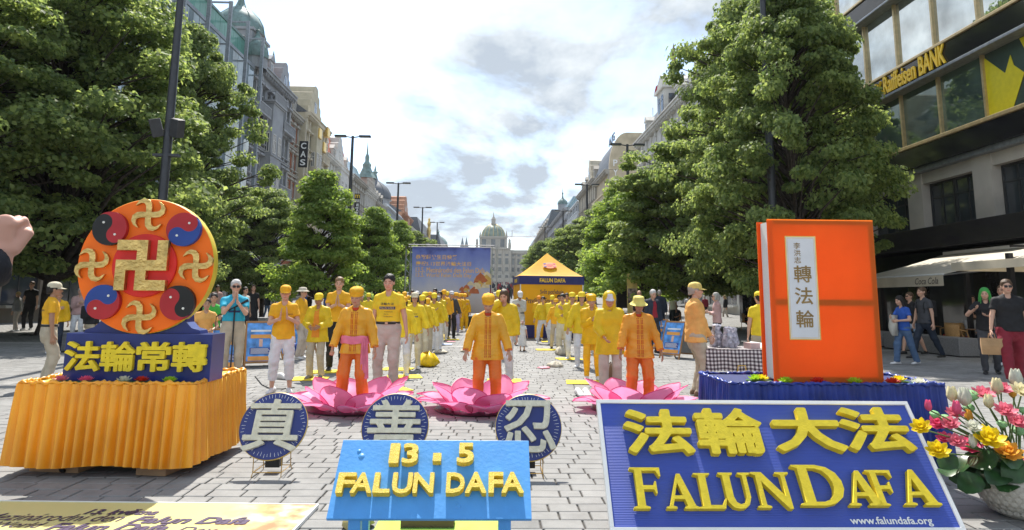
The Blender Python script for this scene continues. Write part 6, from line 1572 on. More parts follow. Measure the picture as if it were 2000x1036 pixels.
def sign_post():
 p = gp(1310, 636); root = empty('parking_sign', (p.x, p.y, 0), 0, 'blue parking sign with letter P on a thin grey pole', 'sign'); zc = at(1311, 536, p.y).z
 c = MB(); c.tube([(0, 0, 0), (0, 0, zc + 0.4)], 0.035, 8); c.obj('pole', M_ZINC, root)
 c = MB(); c.box(-0.32, 0.32, -0.06, -0.04, zc - 0.34, zc + 0.34, 0.01); b = c.obj('plate', mat('sign_blue', (0.03, 0.08, 0.30), rough=0.4), root)
 t = link('letter', fit_text('P', 0.26, 0.44, ext=0.003, off=0.02), b, M_WHITEP); t.matrix_local = Matrix.Translation((-0.05, -0.064, zc + 0.05)) @ Matrix.Rotation(R(90), 4, 'X')
 c = MB(); c.box(-0.26, 0.26, -0.06, -0.04, zc - 0.85, zc - 0.45, 0.01); c.obj('supplement_plate', M_CONC, root)
sign_post()
def loudspeaker_box():
 p = gp(1215, 640); root = empty('loudspeaker', (p.x, p.y, 0), 0, 'tall black loudspeaker on a stand beside the yellow roll banner', 'loudspeaker')
 z0, z1 = at(1215, 602, p.y).z, at(1215, 548, p.y).z
 c = MB(); c.box(-0.34, 0.34, -0.3, 0.3, z0, z1, 0.02); c.obj('cabinet', M_BLACKP, root)
 c = MB(); c.box(-0.30, 0.30, -0.315, -0.302, z0 + 0.06, z1 - 0.06, 0.0); c.obj('grille', M_RUBBER, root)
 c = MB(); c.tube([(0, 0, 0.3), (0, 0, z0)], 0.03, 8)
 for k in range(3): a = k * 2.094; c.tube([(0, 0, 0.5), (math.cos(a) * 0.5, math.sin(a) * 0.5, 0.0)], 0.018, 6)
 c.obj('tripod', M_IRON, root)
 p = gp(1236, 645); r2 = empty('roll_banner', (p.x, p.y, 0), R(6), 'narrow yellow roll up banner right of the loudspeaker', 'banner'); z1 = at(1236, 535, p.y).z
 c = MB(); c.box(-0.27, 0.27, -0.01, 0.01, 0.08, z1); bn = c.obj('print', mat('yellow_print', (0.68, 0.55, 0.20), var=0.15, vscale=3), r2)
 c = MB(); c.box(-0.24, 0.24, -0.0125, -0.0105, z1 - 1.5, z1 - 0.75); c.obj('photo_print', mat('photo_print', (0.25, 0.20, 0.18), var=0.9, vscale=6), bn)
 c = MB(); c.box(-0.3, 0.3, -0.08, 0.08, 0.0, 0.079, 0.01); c.obj('base', M_STEEL, r2)
loudspeaker_box()

# granite benches
def trough(x0, x1, y0, y1, h, label, plants=False, rz=0):
 root = empty('granite_bench', ((x0 + x1) / 2, (y0 + y1) / 2, 0), rz, label, 'bench', 'granite blocks of the square'); a, b_ = (x1 - x0) / 2, (y1 - y0) / 2
 c = MB(); c.box(-a, a, -b_, b_, 0.03, h, 0.015); c.obj('block', M_GRANITE, root)
 c = MB(); c.box(-a + 0.05, a - 0.05, -b_ + 0.05, b_ - 0.05, 0.0, 0.029); c.obj('plinth', M_BLACKP, root)
p1, p2 = gp(-40, 705), gp(205, 688)
trough(p1.x, p2.x, p2.y - 0.2, p2.y + 0.5, 0.48, 'long granite bench at the far left behind the man in the white cap')
p1 = gp(500, 642); trough(p1.x - 0.4, p1.x + 0.4, p1.y, p1.y + 0.8, 0.5, 'grey granite block behind the singer in turquoise')
p1, p2 = gp(1778, 688), gp(1920, 699)
trough(p2.x - 0.65, p2.x, p2.y, p2.y + 3.6, 0.52, 'nearest granite trough in front of the cafe terrace'); 
trough(p2.x - 0.65, p2.x, p2.y + 4.1, p2.y + 7.6, 0.52, 'second granite trough of the cafe terrace, behind the giant book')
trough(p2.x - 0.2, p2.x + 0.45, p2.y - 5.2, p2.y - 1.9, 0.5, 'granite trough at the right edge behind the green haired woman')

# ---------------------------------------------------------------- cafe terrace
M_AWN = mat('cream_awning', (0.76, 0.70, 0.57), rough=0.7, var=0.08, vscale=1.5, trans=0.30); M_WICK = mat('wicker', (0.42, 0.24, 0.09), rough=0.6, var=0.3, vscale=60, bump=0.4, bscale=120)
CX = gp(1920, 699).x; CY = gp(1920, 699).y
def awning():
 a = at(1843, 536, CY + 1.0); zf = a.z
 x0 = a.x; y0, y1 = CY + 1.0, CY + 6.2
 root = empty('cafe_awning', (x0, y0, 0), 0, 'cream awning with lettered valance over the cafe terrace', 'awning')
 w, L = 3.6, y1 - y0; zr = zf + 0.95
 c = MB(); n = 10; vs = []
 for i in range(n + 1):
  for j in range(9):
   t = i / n; vs.append((w * t, L * j / 8, zf + (zr - zf) * t - 0.05 * math.sin(math.pi * t)))
 c.add(vs, [(i * 9 + j, (i + 1) * 9 + j, (i + 1) * 9 + j + 1, i * 9 + j + 1) for i in range(n) for j in range(8)]); c.obj('canopy', M_AWN, root, smooth=True)
 c = MB(); vs = []
 for j in range(41):
  y = L * j / 40
  for z in (zf - 0.01, zf - 0.34): vs.append((-0.02 + 0.015 * math.sin(j * 0.8) * (z < zf - 0.1), y, z))
 c.add(vs, [(2 * j, 2 * j + 1, 2 * j + 3, 2 * j + 2) for j in range(40)]); v = c.obj('valance', M_AWN, root)
 Mv = Matrix(((0, 0, -1, -0.05), (-1, 0, 0, 0), (0, 1, 0, 0), (0, 0, 0, 1)))
 MT = mat('faded_print', (0.16, 0.13, 0.11), rough=0.7)
 for s, yy, ww, sh in (('Coca Cola', 0.75, 1.1, 0.3), ('UE', 4.75, 0.24, 0.0)):
  t = link('lettering', fit_text(s, ww, 0.2 if sh else 0.12, off=0.005, shear=sh), v, MT); t.matrix_local = Mv @ Matrix.Translation((-yy, zf - 0.18, 0.0))
 c = MB(); c.tube([(-0.01, 0, zf), (-0.01, L, zf)], 0.03, 8); c.obj('front_bar', M_WHITEP, root)
 for y in (0.02, L * 0.5, L - 0.02):
  c = MB(); c.tube([(0, y, zf - 0.02), (w * 0.5, y, zf + 0.18), (w, y, zr - 0.1)], 0.025, 6); c.obj('folding_arm', M_STEEL, root)
 for x, y in ((0.9, 0.3), (0.9, L - 0.4), (2.3, 0.3), (2.3, L - 0.4)):
  c = MB(); c.box(x - 0.06, x + 0.06, y - 0.06, y + 0.06, 0, zf + (zr - zf) * x / w - 0.08); c.obj('post', M_BLACKP, root)
 c = MB(); c.box(w, w + 0.14, 0, L, zr - 0.08, zr + 0.12, 0.02); c.obj('cassette', M_WHITEP, root)
awning()
def big_parasol():
 y = CY - 2.0; p = at(1938, 520, y); zt = at(1938, 478, y).z; root = empty('square_parasol', (p.x + 2.35, y, 0), 0, 'large cream square parasol on a black mast at the right edge', 'parasol')
 h = 2.0; ze = at(1930, 500, y - h * .5).z; n = 6; vs = []; fs = []
 cs = [(-1, -1), (1, -1), (1, 1), (-1, 1)]
 for k in range(4):
  base = len(vs); p0, p1 = cs[k], cs[(k + 1) % 4]
  for i in range(n + 1):
   t = i / n
   for j in range(5): s = j / 4; vs.append(((p0[0] + (p1[0] - p0[0]) * s) * h * (1 - t * .99), (p0[1] + (p1[1] - p0[1]) * s) * h * (1 - t * .99), ze + 0.55 * t - 0.04 * math.sin(math.pi * s) * (1 - t)))
  fs += [(base + i * 5 + j, base + i * 5 + j + 1, base + (i + 1) * 5 + j + 1, base + (i + 1) * 5 + j) for i in range(n) for j in range(4)]
 c = MB(); c.add(vs, fs); cn = c.obj('canopy', M_AWN, root, smooth=False)
 for k in range(4):
  c = MB(); c.box(-h, h, -h - 0.01, -h, ze - 0.22, ze, 0, Matrix.Rotation(R(90 * k), 4, 'Z')); c.obj('valance', M_AWN, cn)
 c = MB(); c.box(-0.05, 0.05, -0.05, 0.05, ze + 0.1, ze + 0.6); c.obj('hub', M_BLACKP, root)
 c = MB(); c.box(-1.95, -1.83, -0.06, 0.06, 0, ze + 0.15); c.box(-1.829, 0, -0.03, 0.03, ze + 0.30, ze + 0.36); c.obj('mast', M_BLACKP, root)
 for k in range(8):
  a = R(45 * k); c = MB(); d = h * (1.35 if k % 2 else 0.98); c.tube([(0, 0, ze + 0.25), (math.cos(a) * d, math.sin(a) * d, ze + 0.02)], 0.015, 5); c.obj('rib', M_BLACKP, root)
 c = MB(); c.box(-2.3, -1.5, -0.4, 0.4, 0, 0.08, 0.02); c.obj('base', M_GRANITE, root)
big_parasol()
def wicker_chair(x, y, rz, label):
 root = empty('wicker_chair', (x, y, 0), R(rz), label, 'chair', 'wicker chairs of the cafe')
 c = MB(); c.box(-0.25, 0.25, -0.24, 0.24, 0.40, 0.45, 0.015); c.obj('seat', M_WICK, root)
 c = MB(); c.box(-0.21, 0.21, -0.2, 0.2, 0.4505, 0.49, 0.015); c.obj('cushion', M_CRIM, root)
 c = MB(); c.lathe([(0.27, 0.46), (0.285, 0.72), (0.28, 0.86), (0.265, 0.87), (0.262, 0.72), (0.25, 0.46)], 18, None, 1, 1, R(-5), R(185)); c.obj('backrest', M_WICK, root, smooth=True)
 for s in (-1, 1):
  c = MB(); c.tube([(s * 0.27, 0.0, 0.72), (s * 0.275, -0.2, 0.68), (s * 0.25, -0.25, 0.5), (s * 0.24, -0.22, 0.42)], 0.022, 6); c.obj('armrest', M_WICK, root)
  for yy in (-0.21, 0.21):
   c = MB(); c.tube([(s * 0.22, yy, 0.41), (s * 0.24, yy * 1.1, 0)], 0.016, 6); c.obj('leg', M_WICK, root)
def cafe_table(x, y, label):
 root = empty('cafe_table', (x, y, 0), 0, label, 'table', 'cafe tables')
 c = MB(); c.lathe([(0, 0.74), (0.36, 0.74), (0.37, 0.725), (0.36, 0.71), (0, 0.71)], 24); c.obj('table_top', mat('brown_wood', (0.22, 0.12, 0.06), rough=0.4), root)
 c = MB(); c.lathe([(0.22, 0), (0.22, 0.02), (0.03, 0.05), (0.03, 0.71)], 12); c.obj('pedestal', M_IRON, root)
T1 = (CX + 0.75, CY + 1.1); T2 = (CX + 0.9, CY + 3.6); T3 = (CX + 2.3, CY + 2.2)
cafe_table(*T1, 'cafe table with a menu card behind the near granite trough'); cafe_table(*T2, 'cafe table farther in under the awning'); cafe_table(*T3, 'cafe table close to the bank wall')
wicker_chair(T1[0] + 0.1, T1[1] - 0.72, 180, 'wicker chair with its back to the camera right of the walking couple'); wicker_chair(T1[0] - 0.62, T1[1] + 0.1, 70, 'wicker chair between the trough and the walking couple')
wicker_chair(T1[0] + 0.35, T1[1] + 0.75, 0, 'wicker chair of the seated woman in the grey cardigan'); wicker_chair(T2[0] - 0.6, T2[1] + 0.2, 75, 'wicker chair of the seated person in the white shirt'); wicker_chair(T2[0] + 0.3, T2[1] - 0.75, 185, 'wicker chair deep under the awning'); wicker_chair(T3[0] + 0.7, T3[1], -90, 'wicker chair by the bank wall')
wicker_chair(T1[0] + 1.3, T1[1] - 1.9, 200, 'wicker chair half hidden behind the green haired woman')
c = MB(); c.prism([(-0.09, 0), (0.09, 0), (0.08, 0.17), (-0.08, 0.17)], 0.006); o = c.obj('menu_card', M_WHITEP); o.location = (T1[0], T1[1] - 0.05, 0.742); tag(o, 'white menu card standing on the cafe table', 'menu')

# ---------------------------------------------------------------- things left on the ground
M_MAT = mat('yellow_foam_mat', (0.80, 0.60, 0.03), rough=0.8, var=0.1)
def ground_mat(px, py, w, d, rz, label, m=None):
 p = gp(px, py); o = MB(); o.box(-w / 2, w / 2, -d / 2, d / 2, 0.001, 0.012, 0.003); o = o.obj('sitting_mat', m or M_MAT); o.location = (p.x, p.y, 0.003); o.rotation_euler = (0, 0, R(rz)); tag(o, label, 'mat', 'mats on the paving')
for px_, py_, rz, lb in ((605, 741, 5, 'yellow mat under the elderly man in the yellow jacket'), (640, 727, 20, 'yellow mat under the praying man in dark trousers'), (775, 722, -8, 'yellow mat under the two women beside the tall man in the lettered shirt'), (790, 737, 12, 'yellow mat left of the bundled yellow jacket'),
  (1140, 748, -5, 'yellow mat behind the hooded person'), (1068, 684, 3, 'yellow mat under the person with tan trousers in the right row'), (1112, 702, 8, 'yellow mat behind the white cloth bag'), (1075, 668, 0, 'yellow mat in the middle of the right row'), (760, 762, 30, 'yellow mat behind the left pink lotus'), (880, 664, 10, 'yellow mat beside the man in the dark suit'), (985, 745, 0, 'yellow mat behind the middle person in satin')): ground_mat(px_, py_, 0.62, 0.55, rz, lb)
ground_mat(856, 673, 0.9, 0.5, 0, 'pale blue mat on the paving of the left row', mat('pale_blue_mat', (0.42, 0.50, 0.66))); ground_mat(880, 668, 0.3, 0.3, 20, 'pink mat on the paving of the left row', mat('pink_mat', (0.8, 0.3, 0.35)))
def bundle(px, py, r, h, m, label, nm, cat, seed):
 rg = random.Random(seed); p = gp(px, py); c = MB(); prof = [(r * .75, 0.002), (r, h * .2), (r * .85, h * .55), (r * .5, h * .85), (0.01, h)]
 c.lathe(prof, 20); c.v = [(x * (1 + .22 * math.sin(7 * math.atan2(y, x) + 9 * z + seed)) + rg.uniform(-.1, .1) * r, y * (1 + .18 * math.sin(5 * math.atan2(y, x) + seed)) + rg.uniform(-.1, .1) * r, max(0.002, z + rg.uniform(-.12, .12) * h)) for x, y, z in c.v]
 o = c.obj(nm, m, smooth=True); o.location = (p.x, p.y, 0.003); tag(o, label, cat)
M_YNYL = mat('yellow_nylon', (0.80, 0.55, 0.01), rough=0.4, var=0.15, vscale=12)
bundle(835, 716, 0.24, 0.30, M_YNYL, 'bundled yellow jacket lying on the paving right of the left row', 'bundled_jacket', 'jacket', 1); bundle(862, 662, 0.30, 0.16, M_YNYL, 'folded yellow cloth beside the man in the dark suit', 'folded_cloth', 'cloth', 2)
M_STRAW = mat('pale_canvas', (0.55, 0.50, 0.40), rough=0.8, var=0.15, vscale=20)
bundle(1095, 694, 0.15, 0.24, M_STRAW, 'pale round cloth bag on the paving in the right row', 'cloth_bag', 'bag', 3); bundle(1085, 717, 0.17, 0.12, M_STRAW, 'pale sun hat lying on the paving', 'sun_hat', 'hat', 4); bundle(1062, 720, 0.13, 0.04, mat('pink_cloth', (0.85, 0.30, 0.36)), 'pink cloth dropped beside the pale sun hat', 'pink_cloth', 'cloth', 5)
bundle(908, 688, 0.13, 0.10, M_STRAW, 'pale bundle left of the middle person in satin', 'bundle', 'bundle', 6); bundle(860, 690, 0.2, 0.09, M_STRAW, 'flat pale bundle near the left row', 'bundle', 'bundle', 7)
bundle(1195, 762, 0.14, 0.42, mat('brown_leather', (0.18, 0.10, 0.06), rough=0.5), 'brown leather handbag between the legs of the hooded person', 'handbag', 'bag', 8)
bundle(570, 700, 0.18, 0.38, mat('blue_nylon', (0.02, 0.06, 0.30), rough=0.4), 'dark blue bag behind the woman in white capri trousers', 'sports_bag', 'bag', 9)
M_SNEAK = mat('white_sneaker', (0.66, 0.66, 0.66), rough=0.6, var=0.08)
def shoe_mesh():
 c = MB(); prof = [(-.13, .03, .05), (-.11, .036, .075), (-.05, .035, .08), (0.0, .036, .065), (.06, .044, .045), (.11, .042, .038), (.14, .025, .026)]; n = 10; vs = []
 for (x, hw, h) in prof:
  for k in range(n): a = 2 * math.pi * k / n; vs.append((math.cos(a) * hw, -x, max(0.0, h / 2 + math.sin(a) * h / 2)))
 fs = [(i * n + k, i * n + (k + 1) % n, (i + 1) * n + (k + 1) % n, (i + 1) * n + k)[::-1] for i in range(len(prof) - 1) for k in range(n)] + [tuple(range(n)), tuple((len(prof) - 1) * n + k for k in range(n))[::-1]]
 c.add(vs, fs); return c.mesh('shoe', smooth=True)
SHOE = shoe_mesh()
for i, (px_, py_, rz, lb) in enumerate(((1132, 775, 10, 'left shoe of the empty white sneakers right of the rightmost disc'), (1146, 775, 4, 'right shoe of the empty white sneakers right of the rightmost disc'), (553, 742, 60, 'lone white shoe behind the woman in white capri trousers'))):
 p = gp(px_, py_); o = link('sneaker', SHOE.copy(), None, M_SNEAK); o.location = (p.x, p.y, 0.004); o.scale = (1.25, 1.25, 1.5); o.rotation_euler = (0, 0, R(rz)); tag(o, lb, 'shoe', 'empty shoes on the paving')
# ================================================================== people
def surface_nets(F, org, h):
 S = F < 0
 nx, ny, nz = F.shape
 c = np.zeros((nx - 1, ny - 1, nz - 1), np.int8)
 for dx in (0, 1):
  for dy in (0, 1):
   for dz in (0, 1): c += S[dx:nx - 1 + dx, dy:ny - 1 + dy, dz:nz - 1 + dz]
 I = np.argwhere((c > 0) & (c < 8))
 if len(I) == 0: return np.zeros((0, 3)), np.zeros((0, 4), int)
 idx = -np.ones(c.shape, np.int64); idx[tuple(I.T)] = np.arange(len(I))
 P = np.zeros((len(I), 3)); cnt = np.zeros(len(I))
 cor = [(a, b, d) for a in (0, 1) for b in (0, 1) for d in (0, 1)]
 for a in cor:
  for ax in range(3):
   if a[ax] == 1: continue
   b = list(a); b[ax] = 1
   fa = F[I[:, 0] + a[0], I[:, 1] + a[1], I[:, 2] + a[2]]; fb = F[I[:, 0] + b[0], I[:, 1] + b[1], I[:, 2] + b[2]]
   m = (fa < 0) != (fb < 0)
   t = np.where(m, fa / np.where(m, fa - fb, 1), 0)
   q = np.tile(np.array(a, float), (len(I), 1)); q[:, ax] += t
   P[m] += q[m]; cnt[m] += 1
 V = org + h * (I + P / cnt[:, None])
 Q = []
 for ax in range(3):
  u, w = [(1, 2), (2, 0), (0, 1)][ax]
  s0 = [slice(None)] * 3; s1 = [slice(None)] * 3; s0[ax] = slice(0, -1); s1[ax] = slice(1, None)
  a, b = S[tuple(s0)], S[tuple(s1)]
  E = np.argwhere(a != b)
  ok = (E[:, u] > 0) & (E[:, w] > 0) & (E[:, u] < F.shape[u] - 1) & (E[:, w] < F.shape[w] - 1); E = E[ok]
  if not len(E): continue
  ins = a[tuple(E.T)]
  def cell(du, dw):
   G = E.copy(); G[:, u] -= du; G[:, w] -= dw; return idx[tuple(G.T)]
  q = np.stack([cell(1, 1), cell(0, 1), cell(0, 0), cell(1, 0)], 1)
  q[~ins] = q[~ins][:, ::-1]; Q.append(q)
 Q = np.concatenate(Q); Q = Q[(Q >= 0).all(1)]
 return V, Q

def cap(a, b, ra, rb=None, s=(1, 1, 1), k=None, cut=None, op=1): return dict(t='c', a=np.array(a, float), b=np.array(b, float), ra=ra, rb=ra if rb is None else rb, s=np.array(s, float), k=k, cut=cut, op=op)
def ell(c, r, op=1, k=None): return dict(t='e', c=np.array(c, float), r=np.array(r, float), op=op, k=k, cut=None)
def sdf(prims, h, k=0.02, clip=None):
 lo = np.full(3, 1e9); hi = -lo
 bb = []
 for p in prims:
  if p['t'] == 'c':
   r = max(p['ra'], p['rb']) * p['s']; l = np.minimum(p['a'], p['b']) - r; g = np.maximum(p['a'], p['b']) + r
  else: l, g = p['c'] - p['r'], p['c'] + p['r']
  bb.append((l, g))
  if p['op'] > 0: lo = np.minimum(lo, l); hi = np.maximum(hi, g)
 lo = lo - 3 * h; hi = hi + 3 * h; n = np.ceil((hi - lo) / h).astype(int) + 1
 F = np.full(n, 0.2); ax = [lo[i] + h * np.arange(n[i]) for i in range(3)]
 for p, (l, g) in zip(prims, bb):
  kk = p['k'] if p['k'] is not None else k; m = kk + 2 * h
  i0 = np.clip(((l - m - lo) / h).astype(int), 0, n - 1); i1 = np.clip(np.ceil((g + m - lo) / h).astype(int) + 1, 1, n)
  X, Y, Z = np.meshgrid(ax[0][i0[0]:i1[0]], ax[1][i0[1]:i1[1]], ax[2][i0[2]:i1[2]], indexing='ij')
  if p['t'] == 'c':
   s = p['s']; qx, qy, qz = (X - p['a'][0]) / s[0], (Y - p['a'][1]) / s[1], (Z - p['a'][2]) / s[2]
   ba = (p['b'] - p['a']) / s; L = max(ba @ ba, 1e-9); t = np.clip((qx * ba[0] + qy * ba[1] + qz * ba[2]) / L, 0, 1)
   d = np.sqrt((qx - ba[0] * t) ** 2 + (qy - ba[1] * t) ** 2 + (qz - ba[2] * t) ** 2) - (p['ra'] + (p['rb'] - p['ra']) * t)
   d = d * s.min()
  else:
   r = p['r']; d = (np.sqrt(((X - p['c'][0]) / r[0]) ** 2 + ((Y - p['c'][1]) / r[1]) ** 2 + ((Z - p['c'][2]) / r[2]) ** 2) - 1) * r.min()
  if p['cut'] is not None:
   for (pt, nr) in p['cut']: d = np.maximum(d, (X - pt[0]) * nr[0] + (Y - pt[1]) * nr[1] + (Z - pt[2]) * nr[2])
  sl = tuple(slice(i0[i], i1[i]) for i in range(3)); f = F[sl]
  if p['op'] > 0:
   if kk > 0: F[sl] = np.minimum(f, d) - np.maximum(kk - np.abs(f - d), 0) ** 2 / (4 * kk)
   else: F[sl] = np.minimum(f, d)
  else:
   d = -d; F[sl] = np.maximum(f, d) + np.maximum(kk - np.abs(f - d), 0) ** 2 / (4 * kk) if kk > 0 else np.maximum(f, d)
 if clip:
  X, Y, Z = np.meshgrid(*ax, indexing='ij')
  for (pt, nr) in clip: F = np.maximum(F, (X - pt[0]) * nr[0] + (Y - pt[1]) * nr[1] + (Z - pt[2]) * nr[2])
 return surface_nets(F, lo, h)

def wrinkle(V, Q, amp, seed, freq=1.0):
 if amp <= 0 or not len(V): return V
 a, b, c, d = V[Q[:, 0]], V[Q[:, 1]], V[Q[:, 2]], V[Q[:, 3]]
 fn = np.cross(c - a, d - b); N = np.zeros_like(V)
 for i in range(4): np.add.at(N, Q[:, i], fn)
 N /= np.linalg.norm(N, axis=1)[:, None] + 1e-9
 rg = np.random.default_rng(seed); f = np.zeros(len(V))
 for i in range(7):
  kv = rg.normal(size=3) * np.array([16, 16, 30]) * freq * (0.6 + 0.25 * i); f += np.sin(V @ kv + rg.uniform(0, 6) + 1.3 * np.sin(V @ (kv[::-1] * 0.4))) / (1 + 0.25 * i)
 f = f / 3.0
 return V + N * (amp * f)[:, None]

def np_mesh(name, V, Q, smooth=True):
 me = bpy.data.meshes.new(name); me.vertices.add(len(V)); me.vertices.foreach_set('co', np.asarray(V, np.float32).ravel())
 k = Q.shape[1]; me.loops.add(Q.size); me.loops.foreach_set('vertex_index', Q.ravel().astype(np.int32)); me.polygons.add(len(Q))
 me.polygons.foreach_set('loop_start', np.arange(len(Q)) * k); me.polygons.foreach_set('loop_total', np.full(len(Q), k)); me.update(calc_edges=True)
 if smooth: me.polygons.foreach_set('use_smooth', np.ones(len(Q), bool))
 return me

# --- heads and hands are sculpted once per level of detail and joined to each body
def head_sdf(h):
 pr = [ell((0, .014, .028), (.074, .094, .088)), ell((0, -.02, -.03), (.062, .070, .086), k=.03), ell((0, -.048, -.082), (.040, .038, .032), k=.03),
    ell((-.036, -.058, -.034), (.028, .03, .03), k=.02), ell((.036, -.058, -.034), (.028, .03, .03), k=.02),
    cap((-.034, -.079, .014), (.034, -.079, .014), .010, k=.012), ell((-.031, -.100, -.006), (.017, .018, .011), -1, .010), ell((.031, -.100, -.006), (.017, .018, .011), -1, .010),
    cap((0, -.086, .004), (0, -.106, -.032), .008, .013, k=.008), cap((-.011, -.096, -.036), (.011, -.096, -.036), .008, k=.008),
    cap((-.019, -.087, -.064), (.019, -.087, -.064), .0075, k=.006), cap((-.016, -.086, -.073), (.016, -.086, -.073), .008, k=.006),
    ell((-.077, .010, -.012), (.010, .021, .031), k=.006), ell((.077, .010, -.012), (.010, .021, .031), k=.006)]
 V, Q = sdf(pr, h, .02); x, y, z = np.abs(V[:, 0]), V[:, 1], V[:, 2]; T = np.ones((len(V), 3))
 brow = (y < -.06) & (x > .012) & (x < .052) & (z > .012) & (z < .026); eye = (y < -.055) & (x > .016) & (x < .047) & (np.abs(z + .008) < max(.005, h * .55)); lip = (y < -.07) & (x < .024) & (np.abs(z + .069) < .0095)
 T[brow] = (.35, .30, .28); T[eye] = (.28, .22, .22); T[lip] = (.85, .52, .50); ck = (y < -.03) & (x > .025) & (z < -.02) & (z > -.055); T[ck] = (1.05, .90, .86)
 return V, Q, T
def hand_sdf(h, kind):
 pr = [cap((0, 0, 0), (.078, 0.001, 0), .019, .029, (1, 1.3, .50)), cap((-.03, 0, 0), (.01, 0, 0), .024, .024, (1, 1, .8))]
 curl = {'flat': .04, 'relaxed': .34, 'fist': 1.45}[kind]; sp = {'flat': .0, 'relaxed': .09, 'fist': 0.0}[kind]
 for j, (y, L) in enumerate(((.029, .070), (.010, .080), (-.010, .074), (-.028, .058))):
  a = np.array((.082 - .004 * abs(j - 1), y, 0.0)); ang = 0.0; yaw = sp * (1.2 - j * .85)
  for q, f in enumerate((.45, .31, .24)):
   ang += curl * (1.0 if q else .75); b = a + L * f * np.array((math.cos(ang) * math.cos(yaw), math.sin(yaw), -math.sin(ang))); pr.append(cap(a, b, .0105 - .0011 * q, .0098 - .0010 * q, k=.0035)); a = b
 t = [np.array((.018, .026, -.004)), np.array((.05, .050, -.012)), np.array((.078, .060, -.018))]
 if kind == 'flat': t = [np.array((.018, .026, -.004)), np.array((.05, .042, -.006)), np.array((.082, .040, -.008))]
 if kind == 'fist': pr.append(cap((.055, -.02, -.026), (.06, .02, -.026), .021, .020, k=.01)); t = [np.array((.018, .028, -.010)), np.array((.058, .044, -.028)), np.array((.080, .018, -.050))]
 pr += [cap(t[0], t[1], .0125, .0105, k=.010), cap(t[1], t[2], .010, .0085, k=.004)]
 return sdf(pr, h, .010)
_LOD = {}
def lod(kind, h):
 key = (kind, h)
 if key not in _LOD: _LOD[key] = head_sdf(h) if kind == 'head' else hand_sdf(h, kind)
 return _LOD[key]

def hair_sdf(style, h):
 face = ell((0, -.112, -.045), (.078, .072, .115), -1, .01)
 base = [ell((0, .020, .038), (.086, .103, .092)), cap((0, .055, .0), (0, .075, -.05), .062, .05, k=.03)]
 if style == 'short': return sdf(base + [face, ell((0, -.02, -.13), (.2, .2, .07), -1, .01)], h, .02)
 if style == 'bob': return sdf(base + [cap((-.072, .0, .0), (-.070, -.018, -.085), .026, .026, k=.03), cap((.072, .0, .0), (.070, -.018, -.085), .026, .026, k=.03), cap((0, .06, 0), (0, .065, -.08), .06, .06, k=.03), face], h, .02)
 if style == 'long': return sdf(base + [cap((-.07, .01, .0), (-.085, .0, -.20), .028, .026, k=.03), cap((.07, .01, .0), (.085, .0, -.20), .028, .026, k=.03), cap((0, .07, 0), (0, .09, -.26), .06, .065, (1.2, .7, 1), k=.03), face], h, .02)
 if style == 'bun': return sdf(base + [ell((0, .12, .03), (.035, .035, .035)), face, ell((0, -.02, -.13), (.2, .2, .08), -1, .01)], h, .02)
 if style == 'braids':
  pr = list(base)
  rg = random.Random(3)
  for i in range(13):
   a = -1.25 + i * (math.pi + 2.5) / 12; x, y = math.cos(a) * .085, .02 + math.sin(a) * .10
   if abs(x) < .055 and y < 0: continue
   pr += [cap((x, y, .03), (x * 1.25, y * 1.1 - .01, -.10), .014, .013, k=.006), cap((x * 1.25, y * 1.1 - .01, -.10), (x * 1.4, y * 1.0 - .01, -.28 - .05 * rg.random()), .013, .009, k=.006)]
  return sdf(pr + [face], h, .012)

def skin_material(name, c):
 if name in _mats: return _mats[name]
 m = bpy.data.materials.new(name); m.use_nodes = True; nt = m.node_tree; p = nt.nodes['Principled BSDF']; p.inputs['Roughness'].default_value = .5; p.inputs['Specular IOR Level'].default_value = .35
 a = nt.nodes.new('ShaderNodeAttribute'); a.attribute_name = 'tint'; mx = nt.nodes.new('ShaderNodeMix'); mx.data_type = 'RGBA'; mx.blend_type = 'MULTIPLY'; mx.inputs[0].default_value = 1
 mx.inputs[6].default_value = (*c, 1); nt.links.new(a.outputs[0], mx.inputs[7]); nt.links.new(mx.outputs[2], p.inputs['Base Color'])
 p.inputs['Subsurface Weight'].default_value = 0.08; p.inputs['Subsurface Radius'].default_value = (.012, .005, .003); _mats[name] = m; return m
SK_L, SK_M, SK_T = skin_material('fair_skin', (.58, .35, .25)), skin_material('light_tan_skin', (.50, .29, .19)), skin_material('tan_skin', (.38, .21, .13))
def cloth(n, c, rough=.75, bump=.6, bs=15, trans=0.0, spec=.3, sheen=.0): return mat(n, c, rough=rough, var=.10, vscale=7, bump=bump, bscale=bs, trans=trans, spec=spec, sheen=sheen)
